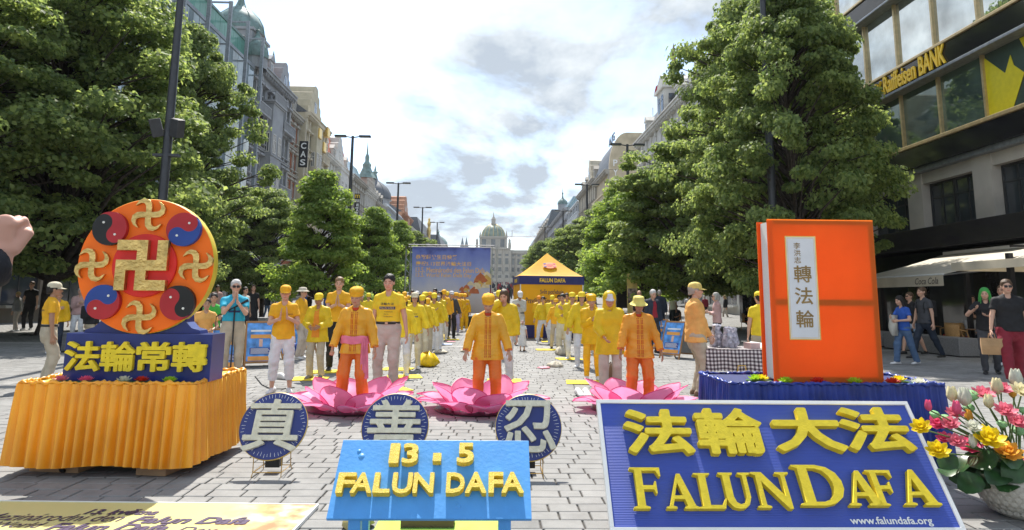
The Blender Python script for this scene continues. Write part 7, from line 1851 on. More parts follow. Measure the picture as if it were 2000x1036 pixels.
C = dict(gold=cloth('golden_cotton', (.80, .42, .02)), yel=cloth('yellow_cotton', (.82, .60, .03)), lem=cloth('lemon_nylon', (.82, .58, .02), .45, .4, 30, .15), amber=cloth('amber_nylon', (.84, .50, .01), .45, .4, 30, .15), org=cloth('orange_cotton', (.82, .30, .03)),
 apr=cloth('apricot_cotton', (.80, .42, .12)), wht=cloth('white_cotton', (.74, .74, .76), trans=.1), crm=cloth('cream_cotton', (.68, .62, .46), trans=.1), khk=cloth('khaki_cotton', (.46, .40, .30)), bei=cloth('beige_cotton', (.50, .44, .38)), gry=cloth('grey_cotton', (.30, .30, .30)),
 lgr=cloth('light_grey_linen', (.52, .51, .46)), blk=cloth('black_cotton', (.018, .018, .020)), dgr=cloth('charcoal_cotton', (.06, .062, .07)), jean=cloth('blue_denim', (.08, .14, .25)), djn=cloth('dark_denim', (.025, .035, .055)), trq=cloth('turquoise_cotton', (.03, .40, .58)), grn=cloth('green_cotton', (.06, .42, .06)),
 red=cloth('burgundy_cotton', (.22, .02, .035)), wine=cloth('crimson_cotton', (.32, .025, .04)), pnk=cloth('dusty_pink_knit', (.52, .33, .31)), blu=cloth('royal_blue_cotton', (.03, .10, .42)), brn=cloth('brown_cotton', (.16, .10, .06)), lav=cloth('lavender_cotton', (.35, .34, .52)), sky=cloth('pale_blue_cotton', (.40, .50, .62)))
SILK_Y = mat('gold_silk', (.90, .46, .025), rough=.34, var=.10, vscale=4, bump=.2, bscale=18, trans=.18, spec=.5, sheen=.2); SILK_O = mat('backlit_orange_silk', (.90, .24, .03), rough=.36, var=.10, vscale=4, bump=.2, bscale=18, trans=.30, spec=.5, sheen=.2)  # same suit silk twice: backlight through the trousers is put into the orange
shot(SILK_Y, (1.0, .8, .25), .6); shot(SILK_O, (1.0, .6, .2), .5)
SILK_P = mat('pink_silk', (.82, .22, .34), rough=.35, var=.12, vscale=6, bump=.2, bscale=20, trans=.15, spec=.5); PIPE_R = mat('red_piping', (.55, .05, .01), rough=.5)
HAIR = dict(dk=mat('dark_hair', (.016, .012, .010), rough=.5, bump=.5, bscale=90), br=mat('brown_hair', (.09, .05, .025), rough=.5, bump=.5, bscale=90), lb=mat('light_brown_hair', (.22, .13, .06), rough=.5, bump=.5, bscale=90), wh=mat('white_hair', (.55, .54, .52), rough=.6, bump=.5, bscale=90), gr=mat('grey_hair', (.38, .36, .32), rough=.6, bump=.5, bscale=90), bl=mat('blond_hair', (.50, .36, .16), rough=.5, bump=.5, bscale=90), green=mat('green_hair', (.05, .34, .06), rough=.5, bump=.5, bscale=90))
SHOES = dict(wht=M_SNEAK, blk=mat('black_shoe', (.02, .02, .02), rough=.4), brn=mat('brown_shoe', (.20, .13, .08), rough=.6), gry=mat('grey_shoe', (.18, .17, .16), rough=.7), skin=SK_T)

def ik(a, b, l1, l2, pole):
 a, b, pole = Vector(a), Vector(b), Vector(pole); d = b - a; L = min(d.length, (l1 + l2) * .998)
 if d.length > 1e-6: b = a + d.normalized() * L
 u = d.normalized(); x = (l1 * l1 - l2 * l2 + L * L) / (2 * L); y = math.sqrt(max(0, l1 * l1 - x * x)); p = pole - u * pole.dot(u); p = p.normalized() if p.length > 1e-6 else u.orthogonal().normalized()
 return a + u * x + p * y, b

POSES = dict(down=((-.25, -.04, .80), (.25, -.04, .80)), stance=((-.34, -.12, .83), (.34, -.12, .83)), pray=((-.028, -.25, 1.22), (.028, -.25, 1.22)), praylow=((-.05, -.24, 1.20), (.06, -.24, 1.22)), belly=((-.10, -.26, 1.06), (.12, -.26, 1.06)),
 chestR=((.02, -.22, 1.22), (.28, -.06, .82)), chestL=((-.28, -.06, .82), (-.02, -.22, 1.22)), both=((-.02, -.23, 1.10), (.02, -.22, 1.28)), cross=((.10, -.20, 1.12), (-.10, -.21, 1.16)), mouth=((-.03, -.22, 1.38), (.03, -.22, 1.36)), phone=((-.05, -.30, 1.18), (.10, -.20, 1.10)), face=((-.06, -.12, 1.50), (.26, -.05, .82)),
 back=((-.10, .14, .90), (.10, .14, .90)), side=((-.30, .02, .84), (.30, .02, .84)), pocket=((-.06, -.20, .92), (.06, -.20, .94)))
PN = [0]
def person(loc, H, face, label, h=.02, shirt='tee', sm='yel', tm='wht', cap_=None, capm=None, hair='short', hm='dk', skin=SK_M, pose='down', lean=0.0, hp=0.0, hy=0.0, girth=1.0, shoes='wht', tl=1.0, tw=1.0, hem=.86, group=None, feet=None, sit=False, inner=None, extra=(), hands='relaxed', wr=None, poleR=None, poleL=None, sw=1.0, z0=0.0):
 PN[0] += 1; seed = PN[0]; root = empty('person', (loc[0], loc[1], z0), R(face), label, 'person', group)
 s = H / 1.755; g = girth; ln = R(lean)
 hipz = .48 if sit else .90
 Pv = Vector((0, .05 if sit else 0, hipz + .03)); t = Vector((0, -math.sin(ln), math.cos(ln)))
 def tp(a, x=0.0, y=0.0): return Pv + t * a + Vector((x, y, 0))
 shw = .160 * (0.5 + 0.5 * g); SR, SL = tp(.452, -shw, .01), tp(.452, shw, .01); neck = tp(.52)
 wt_ = POSES[pose] if isinstance(pose, str) else pose
 dz = -.42 if sit else 0
 WR = Vector(wt_[0]) + Vector((0, -math.sin(ln) * max(0, wt_[0][2] - .93), dz)); WL = Vector(wt_[1]) + Vector((0, -math.sin(ln) * max(0, wt_[1][2] - .93), dz))
 ER, WR = ik(SR, WR, .275, .245, poleR or (-.55, .35, -.55)); EL, WL = ik(SL, WL, .275, .245, poleL or (.55, .35, -.55))
 if feet is None: feet = ((-.115, -.02), (.115, .0))
 if sit: feet = ((-.12, -.46), (.13, -.42))
 AR, AL = Vector((feet[0][0], feet[0][1], (feet[0][2] if len(feet[0]) > 2 else 0) + .085)), Vector((feet[1][0], feet[1][1], (feet[1][2] if len(feet[1]) > 2 else 0) + .085))
 HR, HL = Pv + Vector((-.088 * g, 0, -.02)), Pv + Vector((.088 * g, 0, -.02))
 KR, AR = ik(HR, AR, .425, .425, (-.05, -1, .25)); KL, AL = ik(HL, AL, .425, .425, (.05, -1, .25))
 sc = np.array([s, s, s])
 FL = (1, .70, 1)
 def torso(x, low=-.06, lr=None):
  lr = lr or .158 * g + x
  return [cap(tp(low), tp(.06), lr, .150 * g + x, FL, k=.03), cap(tp(.06), tp(.19), .150 * g + x, .136 * g + x, FL, k=.03), cap(tp(.19), tp(.36), .136 * g + x, .155 * g + x, FL, k=.03), cap(tp(.36), tp(.45), .155 * g + x, .105 + x, FL, k=.03), cap(SR + Vector((.02, 0, .0)), tp(.485, -.03, .01), .050 + x * .6, .05 + x * .5, k=.03), cap(SL + Vector((-.02, 0, .0)), tp(.485, .03, .01), .050 + x * .6, .05 + x * .5, k=.03)]
 # ---- body
 body = torso(-.018) + [cap(tp(.47), neck + Vector((0, -.012, .07)), .056, .050, k=.03)]
 for S_, E_, W_ in ((SR, ER, WR), (SL, EL, WL)): body += [cap(S_, E_, .047 * (.6 + .4 * g), .038, k=.02), cap(E_, W_, .038, .025, k=.015)]
 for H_, K_, A_ in ((HR, KR, AR), (HL, KL, AL)): body += [cap(H_, K_, .078 * g, .052, k=.02), cap(K_, A_.lerp(K_, .75), .050, .056, k=.02), cap(A_.lerp(K_, .75), A_, .056, .034, k=.02)]
 V, Q = sdf(body, max(h, .016), .02); parts = [(V, Q, np.ones((len(V), 3)))]
 hh = .008 if h < .018 else .0125 if h < .028 else .018
 hpv = neck + Vector((0, -.015, .045)); MH = Matrix.Translation(hpv) @ Matrix.Rotation(R(hy), 4, 'Z') @ Matrix.Rotation(R(hp) + ln * .4, 4, 'X') @ Matrix.Translation((0, -.012, .125))
 def xf(V, M_): m_ = np.array(M_); return V @ m_[:3, :3].T + m_[:3, 3]
 Vh, Qh, Th = lod('head', hh); parts.append((xf(Vh, MH), Qh, Th))
 hk = .004 if h < .011 else .0055 if h < .018 else .009 if h < .028 else .013
 for sd, (E_, W_, S_) in enumerate(((ER, WR, SR), (EL, WL, SL))):
  kind = hands if isinstance(hands, str) else hands[sd]; f = (W_ - E_).normalized(); thumb = Vector((0, -1, 0))
  if isinstance(pose, str) and pose in ('pray', 'mouth', 'praylow'):
   f = Vector((.10 if sd == 0 else -.10, -.25, 1)).normalized(); thumb = Vector((0, -.2, 0)) - Vector((0, 1, 0)); thumb = Vector((0, 1, .2)); kind = 'flat'
  elif isinstance(pose, str) and pose == 'stance': f = (f + Vector((0, -.35, 0.05))).normalized(); thumb = Vector((.6 if sd == 0 else -.6, -.8, 0))
  elif isinstance(pose, str) and pose in ('belly', 'chestR', 'chestL', 'both', 'cross', 'pocket', 'phone'): thumb = Vector((0, -.2, 1))
  if wr and wr[sd]: f, thumb = Vector(wr[sd][0]).normalized(), Vector(wr[sd][1])
  y = thumb - f * thumb.dot(f); y.normalize(); z = f.cross(y) * (1 if sd == 0 else -1)
  M_ = Matrix((f, y, z)).transposed().to_4x4(); M_.translation = W_ + f * .015; Vk, Qk = lod(kind, hk); parts.append((xf(Vk, M_), Qk if sd == 0 else Qk[:, ::-1], np.ones((len(Vk), 3))))
  if sd == 0: hand_M = M_
 o_ = 0; VV, QQ, TT = [], [], []
 for V, Q, T in parts: VV.append(V); QQ.append(Q + o_); TT.append(T); o_ += len(V)
 me = np_mesh('body', np.concatenate(VV) * s, np.concatenate(QQ)); at_ = me.color_attributes.new('tint', 'FLOAT_COLOR', 'POINT'); T = np.concatenate(TT); at_.data.foreach_set('color', np.concatenate([T, np.ones((len(T), 1))], 1).ravel()); me.materials.append(skin)
 bo = link('body', me, root)
 def part(nm, VQ, m_, amp=0.0, fr=1.0, parent=root, cut=False):
  V, Q = VQ
  if not len(V): return None
  return link(nm, np_mesh(nm, wrinkle(V, Q, amp, seed, fr) * s, Q), parent, m_)
 # ---- trousers
 cm = lambda q: C[q] if isinstance(q, str) else q
 if tm:
  e = .011 + .004 * tw; hu = .014 if hem < .92 else 0; tr = [cap(tp(-.05), tp(.10), .158 * g + e - hu, .146 * g + e - hu, FL, k=.03)]
  for H_, K_, A_ in ((HR, KR, AR), (HL, KL, AL)):
   d = (A_ - K_).normalized()
   if tl <= .5: end = H_.lerp(K_, .9); tr += [cap(H_, end, .080 * g + e, .062 + e * 1.6, k=.02, cut=[(end, (K_ - H_).normalized())])]
   else:
    end = K_.lerp(A_, (tl - .5) * 2) + (Vector((0, 0, -.02)) if tl >= 1 else Vector((0, 0, 0))); tr += [cap(H_, K_, .080 * g + e, .056 + e * 1.4, k=.02), cap(K_, end + d * .04, .056 + e * 1.3, .044 + .013 * tw, k=.02, cut=[(end, d)])]
  part('trousers', sdf(tr, h, .015, clip=[(tp(.115), t)]), cm(tm), .009, 1.0)
 # ---- shirt, jacket or tunic
 x = {'tee': .013, 'polo': .013, 'long': .014, 'jacket': .030, 'tunic': .022, 'dress': .016}[shirt] * sw
 low = (hem - .93) if hem < .92 else .105; lr = .158 * g + x + (.062 if shirt in ('jacket', 'tunic') else .034)
 if shirt == 'dress': lr = .27
 if low > .05: sh = torso(x, -.06)
 else: sh = torso(x, -.06)[1:] + [cap(tp(low - .05), tp(.10), lr, .158 * g + x, FL, k=.03)]
 sl = {'tee': .62, 'polo': .60}.get(shirt, 2.0); rs = x * 1.15
 if shirt == 'dress': sl = .5
 for S_, E_, W_ in ((SR, ER, WR), (SL, EL, WL)):
  if sl < 1: end = S_.lerp(E_, sl); sh += [cap(S_, end + (E_ - S_) * .12, .050 * (.6 + .4 * g) + rs * .8, .048 + rs * 1.1, k=.02, cut=[(end, (E_ - S_).normalized())])]
  else:
   d = (W_ - E_).normalized(); end = W_ - d * .005; sh += [cap(S_, E_, .050 * (.6 + .4 * g) + rs, .044 + rs, k=.02), cap(E_, end + d * .03, .044 + rs, (.030 if shirt == 'long' else .034) + rs * .9, k=.02, cut=[(end, d)])]
 if shirt in ('polo', 'jacket', 'tunic', 'long'): sh += [cap(neck + Vector((0, .0, -.03)), neck + Vector((0, -.006, .035)), .068 + x * .3, .064 + x * .3, k=.012, cut=[(neck + Vector((0, 0, .028)), Vector((0, -.35, 1)).normalized())])]
 clip = [(tp(low), -t)]
 nv = tp(.515) + Vector((0, -.10, 0))
 sh.append(ell(tuple(neck + Vector((0, -.075, .015))), (.05, .06, .06), -1, .008))
 VS = sdf(sh, h, .02, clip=clip); so = part({'jacket': 'jacket', 'tunic': 'tunic', 'dress': 'dress'}.get(shirt, 'shirt'), VS, cm(sm), .011 if shirt in ('jacket', 'tunic') else .008, .9)
 bvh = None
 def front(px, pz, back=False):
  nonlocal bvh
  if bvh is None: bvh = BVHTree.FromPolygons([v.co.copy() for v in so.data.vertices], [p.vertices[:] for p in so.data.polygons])
  r = bvh.ray_cast(Vector((px, 1 if back else -1, pz)), Vector((0, -1 if back else 1, 0))); return r[0]
 def print_on(me, cx_, cz_, m_, nm='print', back=False, lift=.004):
  n = len(me.vertices)
  for v in me.vertices:
   xx = -v.co.x if back else v.co.x
   p = front((cx_ + xx) , cz_ + v.co.y, back)
   v.co = Vector((cx_ + xx, (p.y if p else -.12 * s) + (lift if back else -lift), cz_ + v.co.y))
  return link(nm, me, so, m_)
 if inner: # open jacket: strip of the shirt below shows down the front
  c = MB(); n = 14; z1, z0_ = (neck.z - .03) * s, (hem + .10) * s
  for i in range(n + 1):
   z = z0_ + (z1 - z0_) * i / n; w = (.085 - .045 * i / n) * s
   for xx in (-w, 0, w):
    p = front(xx, z); c.v.append((xx, (p.y if p else -.1) - .006, z))
  c.f = [(i * 3 + j, i * 3 + j + 1, (i + 1) * 3 + j + 1, (i + 1) * 3 + j) for i in range(n) for j in range(2)]; c.mi = [0] * len(c.f); c.obj('inner_shirt', cm(inner), so, smooth=True)
 # ---- hair and hat, in the head's frame
 Ms = Matrix.Diagonal((s, s, s, 1)) @ MH
 hs = .010 if h < .018 else .016 if h < .028 else .022
 if hair:
  key = ('hair' + hair, hs)
  if key not in _LOD: V, Q = hair_sdf(hair, hs); _LOD[key] = np_mesh('hair', wrinkle(V, Q, .004, 3, 2.2), Q)
  o = link('hair', _LOD[key], root); o.matrix_local = Ms
  if not _LOD[key].materials: _LOD[key].materials.append(HAIR[hm])
  o.material_slots[0].link = 'OBJECT'; o.material_slots[0].material = HAIR[hm]
 if cap_: 
  o = hat(cap_, cm(capm)); o.parent = root; o.matrix_local = Ms
 # ---- shoes
 if shoes:
  for (A_, K_) in ((AR, KR), (AL, KL)):
   o = link('shoe', SHOE, root); o.matrix_local = Matrix.Diagonal((s, s, s, 1)) @ Matrix.Translation((A_.x, A_.y - .045, A_.z - .083)) @ Matrix.Rotation(R(random.uniform(-10, 10)) + (R(-10) if A_ is AR else R(10)), 4, 'Z') @ Matrix.Diagonal((1.06, 1.02, 1.25, 1))
   if not SHOE.materials: SHOE.materials.append(M_SNEAK)
   o.material_slots[0].link = 'OBJECT'; o.material_slots[0].material = SHOES[shoes]
 ctx = dict(root=root, s=s, front=front, print_on=print_on, MH=Ms, so=so, tp=tp, hand=Matrix.Diagonal((s, s, s, 1)) @ hand_M, WR=WR * s, WL=WL * s, g=g, neck=neck * s)
 for f in extra: f(ctx)
 return root

_hats = {}
def hat(kind, m_):
 root_name = {'cap': 'cap', 'bandana': 'head_wrap', 'bucket': 'bucket_hat', 'sunhat': 'sun_hat', 'hood': 'hood'}[kind]
 if kind not in _hats:
  c = MB()
  if kind in ('cap', 'bandana'):
   prof = [(1.0, .030), (1.02, .055), (.97, .085), (.80, .112), (.50, .128), (.18, .134), (0.0, .135)] if kind == 'cap' else [(1.02, .012), (1.05, .040), (1.0, .046), (1.10, .066), (1.14, .092), (.98, .122), (.60, .143), (0, .149)]
   c.lathe([(r * .098, z) for r, z in prof], 24, Matrix.Translation((0, .014, 0)), .92, 1.10)
   if kind == 'cap':
    n = 10; up, dn = [], []
    for i in range(n + 1):
     a = R(-155 + 130 * i / n); x, y = math.cos(a) * .088, .014 + math.sin(a) * .106; d = max(0, math.sin(math.pi * i / n)) ** .6
     up.append((x, y, .034)); dn.append((x * (1 + .05 * d), y - .078 * d, .026 - .016 * abs(2 * i / n - 1) ** 2 - .012 * d))
    vs = up + dn + [(a, b, q - .004) for a, b, q in up] + [(a, b, q - .004) for a, b, q in dn]; k = n + 1
    c.add(vs, [(i, i + 1, k + i + 1, k + i)[::-1] for i in range(n)] + [(2 * k + i, 2 * k + i + 1, 3 * k + i + 1, 3 * k + i) for i in range(n)] + [(k + i, k + i + 1, 3 * k + i + 1, 3 * k + i)[::-1] for i in range(n)])
   else:
    rg = random.Random(2); c.v = [(x + .004 * math.sin(40 * y), y, z + (.006 * math.sin(9 * math.atan2(y, x)) if z > .05 else 0)) for x, y, z in c.v]
  elif kind == 'bucket': c.lathe([(.150, .0), (.148, -.006), (.118, .026), (.096, .048), (.094, .08), (.086, .118), (.05, .128), (0, .130)], 28, Matrix.Translation((0, .012, 0)), .95, 1.1)
  elif kind == 'sunhat': c.lathe([(.165, .028), (.16, .024), (.125, .040), (.096, .048), (.094, .085), (.078, .118), (.04, .13), (0, .132)], 28, Matrix.Translation((0, .012, 0)), .97, 1.1)
  elif kind == 'hood':
   V, Q = sdf([ell((0, .03, .03), (.115, .13, .125)), cap((0, .05, -.02), (0, .06, -.15), .105, .12, k=.04), ell((0, -.14, -.03), (.085, .13, .135), -1, .01)], .012, .03); c.add([tuple(v) for v in V], [tuple(q) for q in Q])
  _hats[kind] = c.mesh(root_name, smooth=True)
 me = _hats[kind]; 
 if not me.materials: me.materials.append(m_)
 o = link(root_name, me); o.material_slots[0].link = 'OBJECT'; o.material_slots[0].material = m_
 return o

# --- small additions a figure can wear or hold
def x_print(lines):
 def f(c):
  for (txt, w, hgt, z, m_, bg, cx_, back) in lines:
   s = c['s']
   if bg:
    q = MB(); n = 6
    for i in range(n + 1):
     for zz in (-hgt * .85, hgt * .85): q.v.append(((-w * .56 + w * 1.12 * i / n) * s, zz * s, 0))
    q.f = [(2 * i, 2 * i + 2, 2 * i + 3, 2 * i + 1) for i in range(n)]; q.mi = [0] * n; c['print_on'](q.mesh('print_band'), cx_ * s, z * s, bg, 'print_band', back, .003)
   c['print_on'](fit_text(txt, w * s, hgt * s, off=.012), cx_ * s, z * s, m_, 'print', back, .006)
 return f
PR_D = mat('dark_print', (.05, .05, .06), rough=.7); PR_B = mat('blue_print', (.03, .05, .20), rough=.7); PR_Y = mat('yellow_print_ink', (.75, .60, .1), rough=.7)
TEE = x_print([('法輪大法', .20, .040, 1.295, PR_D, None, 0, False), ('FALUN DAFA', .21, .024, 1.235, PR_Y, PR_B, 0, False), ('Truthfulness', .13, .014, 1.18, PR_D, None, .02, False), ('Mercy', .07, .014, 1.145, PR_D, None, -.01, False), ('Forbearance', .13, .014, 1.11, PR_D, None, .02, False)])
BACK = x_print([('FALUN DAFA', .24, .032, 1.27, PR_D, None, 0, True), ('Pravdivost', .12, .014, 1.22, PR_D, None, .02, True), ('Soucit', .08, .014, 1.185, PR_D, None, .04, True), ('Snášenlivost', .13, .014, 1.15, PR_D, None, .02, True)])
SMALL = x_print([('法輪大法', .10, .02, 1.27, PR_D, None, .09, False)])
def x_belt(c):
 s = c['s']; q = MB(); pr = [(.150 * c['g'] + .016, -.018), (.151 * c['g'] + .018, .0), (.149 * c['g'] + .016, .018)]
 q.lathe([(r * s, z * s) for r, z in pr], 24, Matrix.Translation(c['tp'](.085) * s), 1, .72); b = q.obj('belt', SHOES['blk'], c['root'], smooth=True)
 q = MB(); p = c['tp'](.085) * s; q.box(-.02 * s, .02 * s, p.y - (.151 * c['g'] + .018) * .72 * s - .006, p.y - (.151 * c['g'] + .012) * .72 * s, p.z - .016 * s, p.z + .016 * s); q.obj('buckle', M_STEEL, b)
def x_glasses(dark=True):
 def f(c):
  q = MB()
  for sx in (-1, 1): q.box(sx * .031 - .025, sx * .031 + .025, -.106, -.100, -.022, .014, .003); q.tube([(sx * .056, -.100, .004), (sx * .078, .0, .006)], .003, 4)
  q.tube([(-.01, -.104, .004), (.01, -.104, .004)], .003, 4); o = q.obj('glasses', M_BLACKP if dark else M_IRON, c['root']); o.matrix_local = c['MH']
 return f
def x_frogs(c):
 "red piping and cloth fastenings down the front of a satin tunic"
 s = c['s']; z0_, z1 = .80 * s, (c['neck'].z - .05 * s)
 for x in (-.042, -.020, .020, .042):
  pts = []
  for i in range(22):
   z = z0_ + (z1 - z0_) * i / 21; p = c['front'](x * s, z)
   if p: pts.append((x * s, p.y - .003, z))
  if len(pts) > 3: MB().tube(pts, .0042 * s, 5).obj('piping', PIPE_R, c['so'])
 for i in range(8):
  z = z0_ + (z1 - z0_) * (.06 + .9 * i / 7); pts = []
  for x in (-.06, -.04, -.02, 0, .02, .04, .06):
   p = c['front'](x * s, z)
   if p: pts.append((x * s, p.y - .006, z))
  if len(pts) > 3: MB().tube(pts, .0048 * s, 5).obj('frog_fastening', SILK_Y, c['so'])
 q = MB(); q.lathe([(.075 * s, 0), (.071 * s, .02 * s), (.067 * s, .042 * s)], 18, Matrix.Translation(c['neck'] + Vector((0, -.004, -.016 * s))) @ Matrix.Rotation(R(12), 4, 'X')); q.obj('collar', PIPE_R, c['so'], smooth=True)
 for W_ in (c['WR'], c['WL']):
  for k in range(2):
   q = MB(); E_ = (W_ - Vector((0, -.3, 0))); d = Vector((W_.x * .12, -.2, -1)).normalized(); Mq = Matrix.Translation(W_ - d * (.012 + .016 * k) * s) @ d.to_track_quat('Z', 'Y').to_matrix().to_4x4(); q.lathe([(.059 * s, -.003), (.061 * s, 0), (.059 * s, .003)], 14, Mq); q.obj('cuff_piping', PIPE_R, c['so'], smooth=True)
def x_sash(c):
 s = c['s']; q = MB(); g = c['g']; n = 40; z = 1.0 * s; vs = []
 for i in range(n):
  a = 2 * math.pi * i / n
  for j, (dz, r) in enumerate(((-.055, .212), (-.03, .216), (0, .211), (.03, .216), (.055, .206))): rr = (r + .004 * math.sin(9 * a + 2 * j)) * g * s; vs.append((math.cos(a) * rr, math.sin(a) * rr * .74, z + dz * s + .006 * math.sin(5 * a)))
 q.add(vs, [(i * 5 + j, ((i + 1) % n) * 5 + j, ((i + 1) % n) * 5 + j + 1, i * 5 + j + 1) for i in range(n) for j in range(4)]); b = q.obj('sash', SILK_P, c['root'], smooth=True)
 for (x, L, w, ph) in ((.15, .48, .055, 0), (.185, .56, .05, 1.7)):
  q = MB(); m = 14; vs = []
  for i in range(m + 1):
   t = i / m
   for j in range(7): u = j / 6 - .5; vs.append(((x + u * w * (1 + 1.1 * t) + .02 * t) * s, (-.125 - .03 * t + .014 * math.sin(j * 1.9 + ph + 3 * t)) * s, z + (.02 - L * t) * s))
  q.add(vs, [(i * 7 + j, i * 7 + j + 1, (i + 1) * 7 + j + 1, (i + 1) * 7 + j) for i in range(m) for j in range(6)]); q.obj('sash_tail', SILK_P, b, smooth=True)
def x_backpack(c):
 s = c['s']; p = c['tp'](.30) * s; q = MB(); q.box(p.x - .15 * s, p.x + .15 * s, p.y + .10 * s, p.y + .25 * s, p.z - .22 * s, p.z + .18 * s, .05); q.obj('backpack', C['blk'], c['root'])
 for sx in (-1, 1):
  pts = [c['front'](sx * .11 * s, p.z + (dz) * s) for dz in (.13, .05, -.05, -.12)]; pts = [(v.x, v.y - .008, v.z) for v in pts if v]
  if len(pts) > 2: MB().tube([(sx * .11 * s, p.y + .10 * s, p.z + .17 * s), (sx * .11 * s, p.y, p.z + .205 * s)] + pts, .014, 5).obj('strap', C['blk'], c['root'])
# ---------------------------------------------------------------- who stands where
ROWG = 'people in yellow exercising in rows'
def P(px, py, ptop, face, label, **k):
 p = gp(px, py); top = at(px, ptop, p.y).z; hat_h = {None: 0, 'bandana': .025, 'bucket': .01, 'hood': .03}.get(k.get('cap_'), .012)
 H = min(2.02, max(1.3, (top - hat_h) / (1.0 - .004 * abs(k.get('lean', 0)) * .6 - .0006 * abs(k.get('hp', 0)))))
 d = p.y; rv = random.Random(label)
 if k.get('group'): face += rv.uniform(-12, 12); k.setdefault('hy', rv.uniform(-16, 16)); k.setdefault('hp', rv.uniform(0, 18)); k.setdefault('girth', rv.uniform(.9, 1.16)); k.setdefault('lean', rv.uniform(-1, 4))
 k.setdefault('h', .013 if d < 11.6 else .017 if d < 15 else .024 if d < 24 else .032)
 k.setdefault('z0', 0.004)
 return person((p.x, p.y), H, face, label, **k)
def x_undercap(c): o = hat('cap', C['wht']); o.parent = c['root']; o.matrix_local = c['MH']
# three in satin on the lotus rings
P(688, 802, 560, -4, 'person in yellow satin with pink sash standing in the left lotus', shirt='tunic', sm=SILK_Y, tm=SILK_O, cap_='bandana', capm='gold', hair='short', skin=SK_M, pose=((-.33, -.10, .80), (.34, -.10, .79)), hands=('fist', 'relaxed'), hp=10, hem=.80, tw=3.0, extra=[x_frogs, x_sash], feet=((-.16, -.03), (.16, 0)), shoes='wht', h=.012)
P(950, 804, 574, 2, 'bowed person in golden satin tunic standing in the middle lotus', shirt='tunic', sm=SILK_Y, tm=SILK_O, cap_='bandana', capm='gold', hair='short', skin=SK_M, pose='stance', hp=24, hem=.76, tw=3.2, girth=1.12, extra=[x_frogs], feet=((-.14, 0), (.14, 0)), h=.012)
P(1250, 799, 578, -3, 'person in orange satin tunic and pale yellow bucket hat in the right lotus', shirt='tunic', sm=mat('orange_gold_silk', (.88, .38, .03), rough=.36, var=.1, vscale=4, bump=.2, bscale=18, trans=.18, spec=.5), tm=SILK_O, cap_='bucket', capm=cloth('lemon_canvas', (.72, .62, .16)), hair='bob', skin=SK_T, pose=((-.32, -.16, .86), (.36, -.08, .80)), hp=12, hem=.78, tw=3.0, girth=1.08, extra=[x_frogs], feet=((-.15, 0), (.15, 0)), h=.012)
# left foreground
P(83, 757, 549, 128, 'man in a yellow polo shirt and white cap seen from behind at the left', shirt='polo', sm='gold', tm='khk', cap_='cap', capm=C['crm'], hair='short', skin=SK_T, hy=-6, extra=[x_belt, BACK], shoes='gry', girth=1.05, hem=.96)
P(447, 750, 545, 24, 'singer in a turquoise shirt and sunglasses at the microphone', shirt='tee', sm='trq', tm='khk', hair='short', hm='wh', pose='mouth', skin=SK_L, girth=1.12, extra=[x_glasses(), x_print([('FALUN DAFA', .16, .02, 1.2, PR_D, PR_B, 0, False)])], shoes='brn', hem=.92)
P(546, 768, 556, 14, 'woman in a golden shirt, yellow cap and white capri trousers with hands joined', shirt='tee', sm='gold', tm='wht', cap_='cap', capm='gold', hair='short', hm='br', skin=SK_L, pose='praylow', tl=.84, tw=2.0, hem=.86, extra=[SMALL], feet=((-.13, .0), (.15, -.02)), h=.012, hp=6)
P(616, 740, 572, -4, 'elderly man in an open lemon jacket over an orange shirt', shirt='jacket', sm='lem', tm='khk', inner='org', cap_='cap', capm='yel', hair='short', hm='gr', skin=SK_T, pose='belly', hem=.74, tw=1.8, shoes='gry', hp=10, h=.014, extra=[x_belt])
P(655, 724, 541, 8, 'tall fair haired man praying in a yellow polo shirt and black trousers', shirt='polo', sm='gold', tm='blk', hair='short', hm='lb', skin=SK_L, pose='pray', shoes='blk', hem=.9, hp=8)
P(753, 768, 535, -3, 'tall dark haired man in a lettered yellow shirt and beige trousers', shirt='tee', sm='yel', tm='bei', hair='short', hm='dk', skin=SK_L, pose=((-.24, .04, .84), (.30, -.04, .82)), girth=1.1, hem=.97, tw=1.6, extra=[x_belt, TEE], h=.012, hp=6, shoes='wht')
P(583, 702, 560, 75, 'woman in a pale sun hat and golden top behind the capri trousers', shirt='long', sm='gold', tm='bei', cap_='sunhat', capm=M_STRAW, hair='short', hm='dk', skin=SK_M, pose='down')
# left column
P(806, 721, 570, 4, 'woman in a yellow printed sweater and cream cap leading the left row', shirt='long', sm='yel', tm='crm', cap_='cap', capm='crm', hair='bob', skin=SK_M, pose=((-.33, -.10, .84), (.33, -.15, .88)), extra=[x_print([('法輪大法', .15, .03, 1.25, PR_D, None, 0, False), ('FALUN DAFA', .16, .02, 1.19, PR_Y, PR_B, 0, False)])], hem=.80, sw=1.5)
P(783, 735, 578, 6, 'woman in a yellow top and white trousers partly hidden by the tall man', shirt='long', sm='yel', tm='wht', cap_='cap', capm='gold', hair='bob', pose='stance', hem=.84)
P(822, 703, 575, 5, 'woman with dark hair and yellow cap second in the left row', shirt='jacket', sm='lem', tm='crm', cap_='cap', capm='yel', hair='bob', pose='stance', group=ROWG)
P(832, 697, 581, 5, 'shorter person with golden cap third in the left row', shirt='jacket', sm='yel', tm='khk', cap_='cap', capm='gold', hair='short', pose='stance', group=ROWG)
P(845, 688, 571, 12, 'person in a lemon jacket with one hand raised to the chest in the left row', shirt='jacket', sm='lem', tm='wht', cap_='cap', capm='yel', hair='bob', pose=((.0, -.22, 1.22), (.36, -.14, .86)), group=ROWG)
P(853, 683, 577, 10, 'person with a light grey cap in the left row', shirt='jacket', sm='yel', tm='wht', cap_='cap', capm='gry', hair='short', pose='stance', group=ROWG)
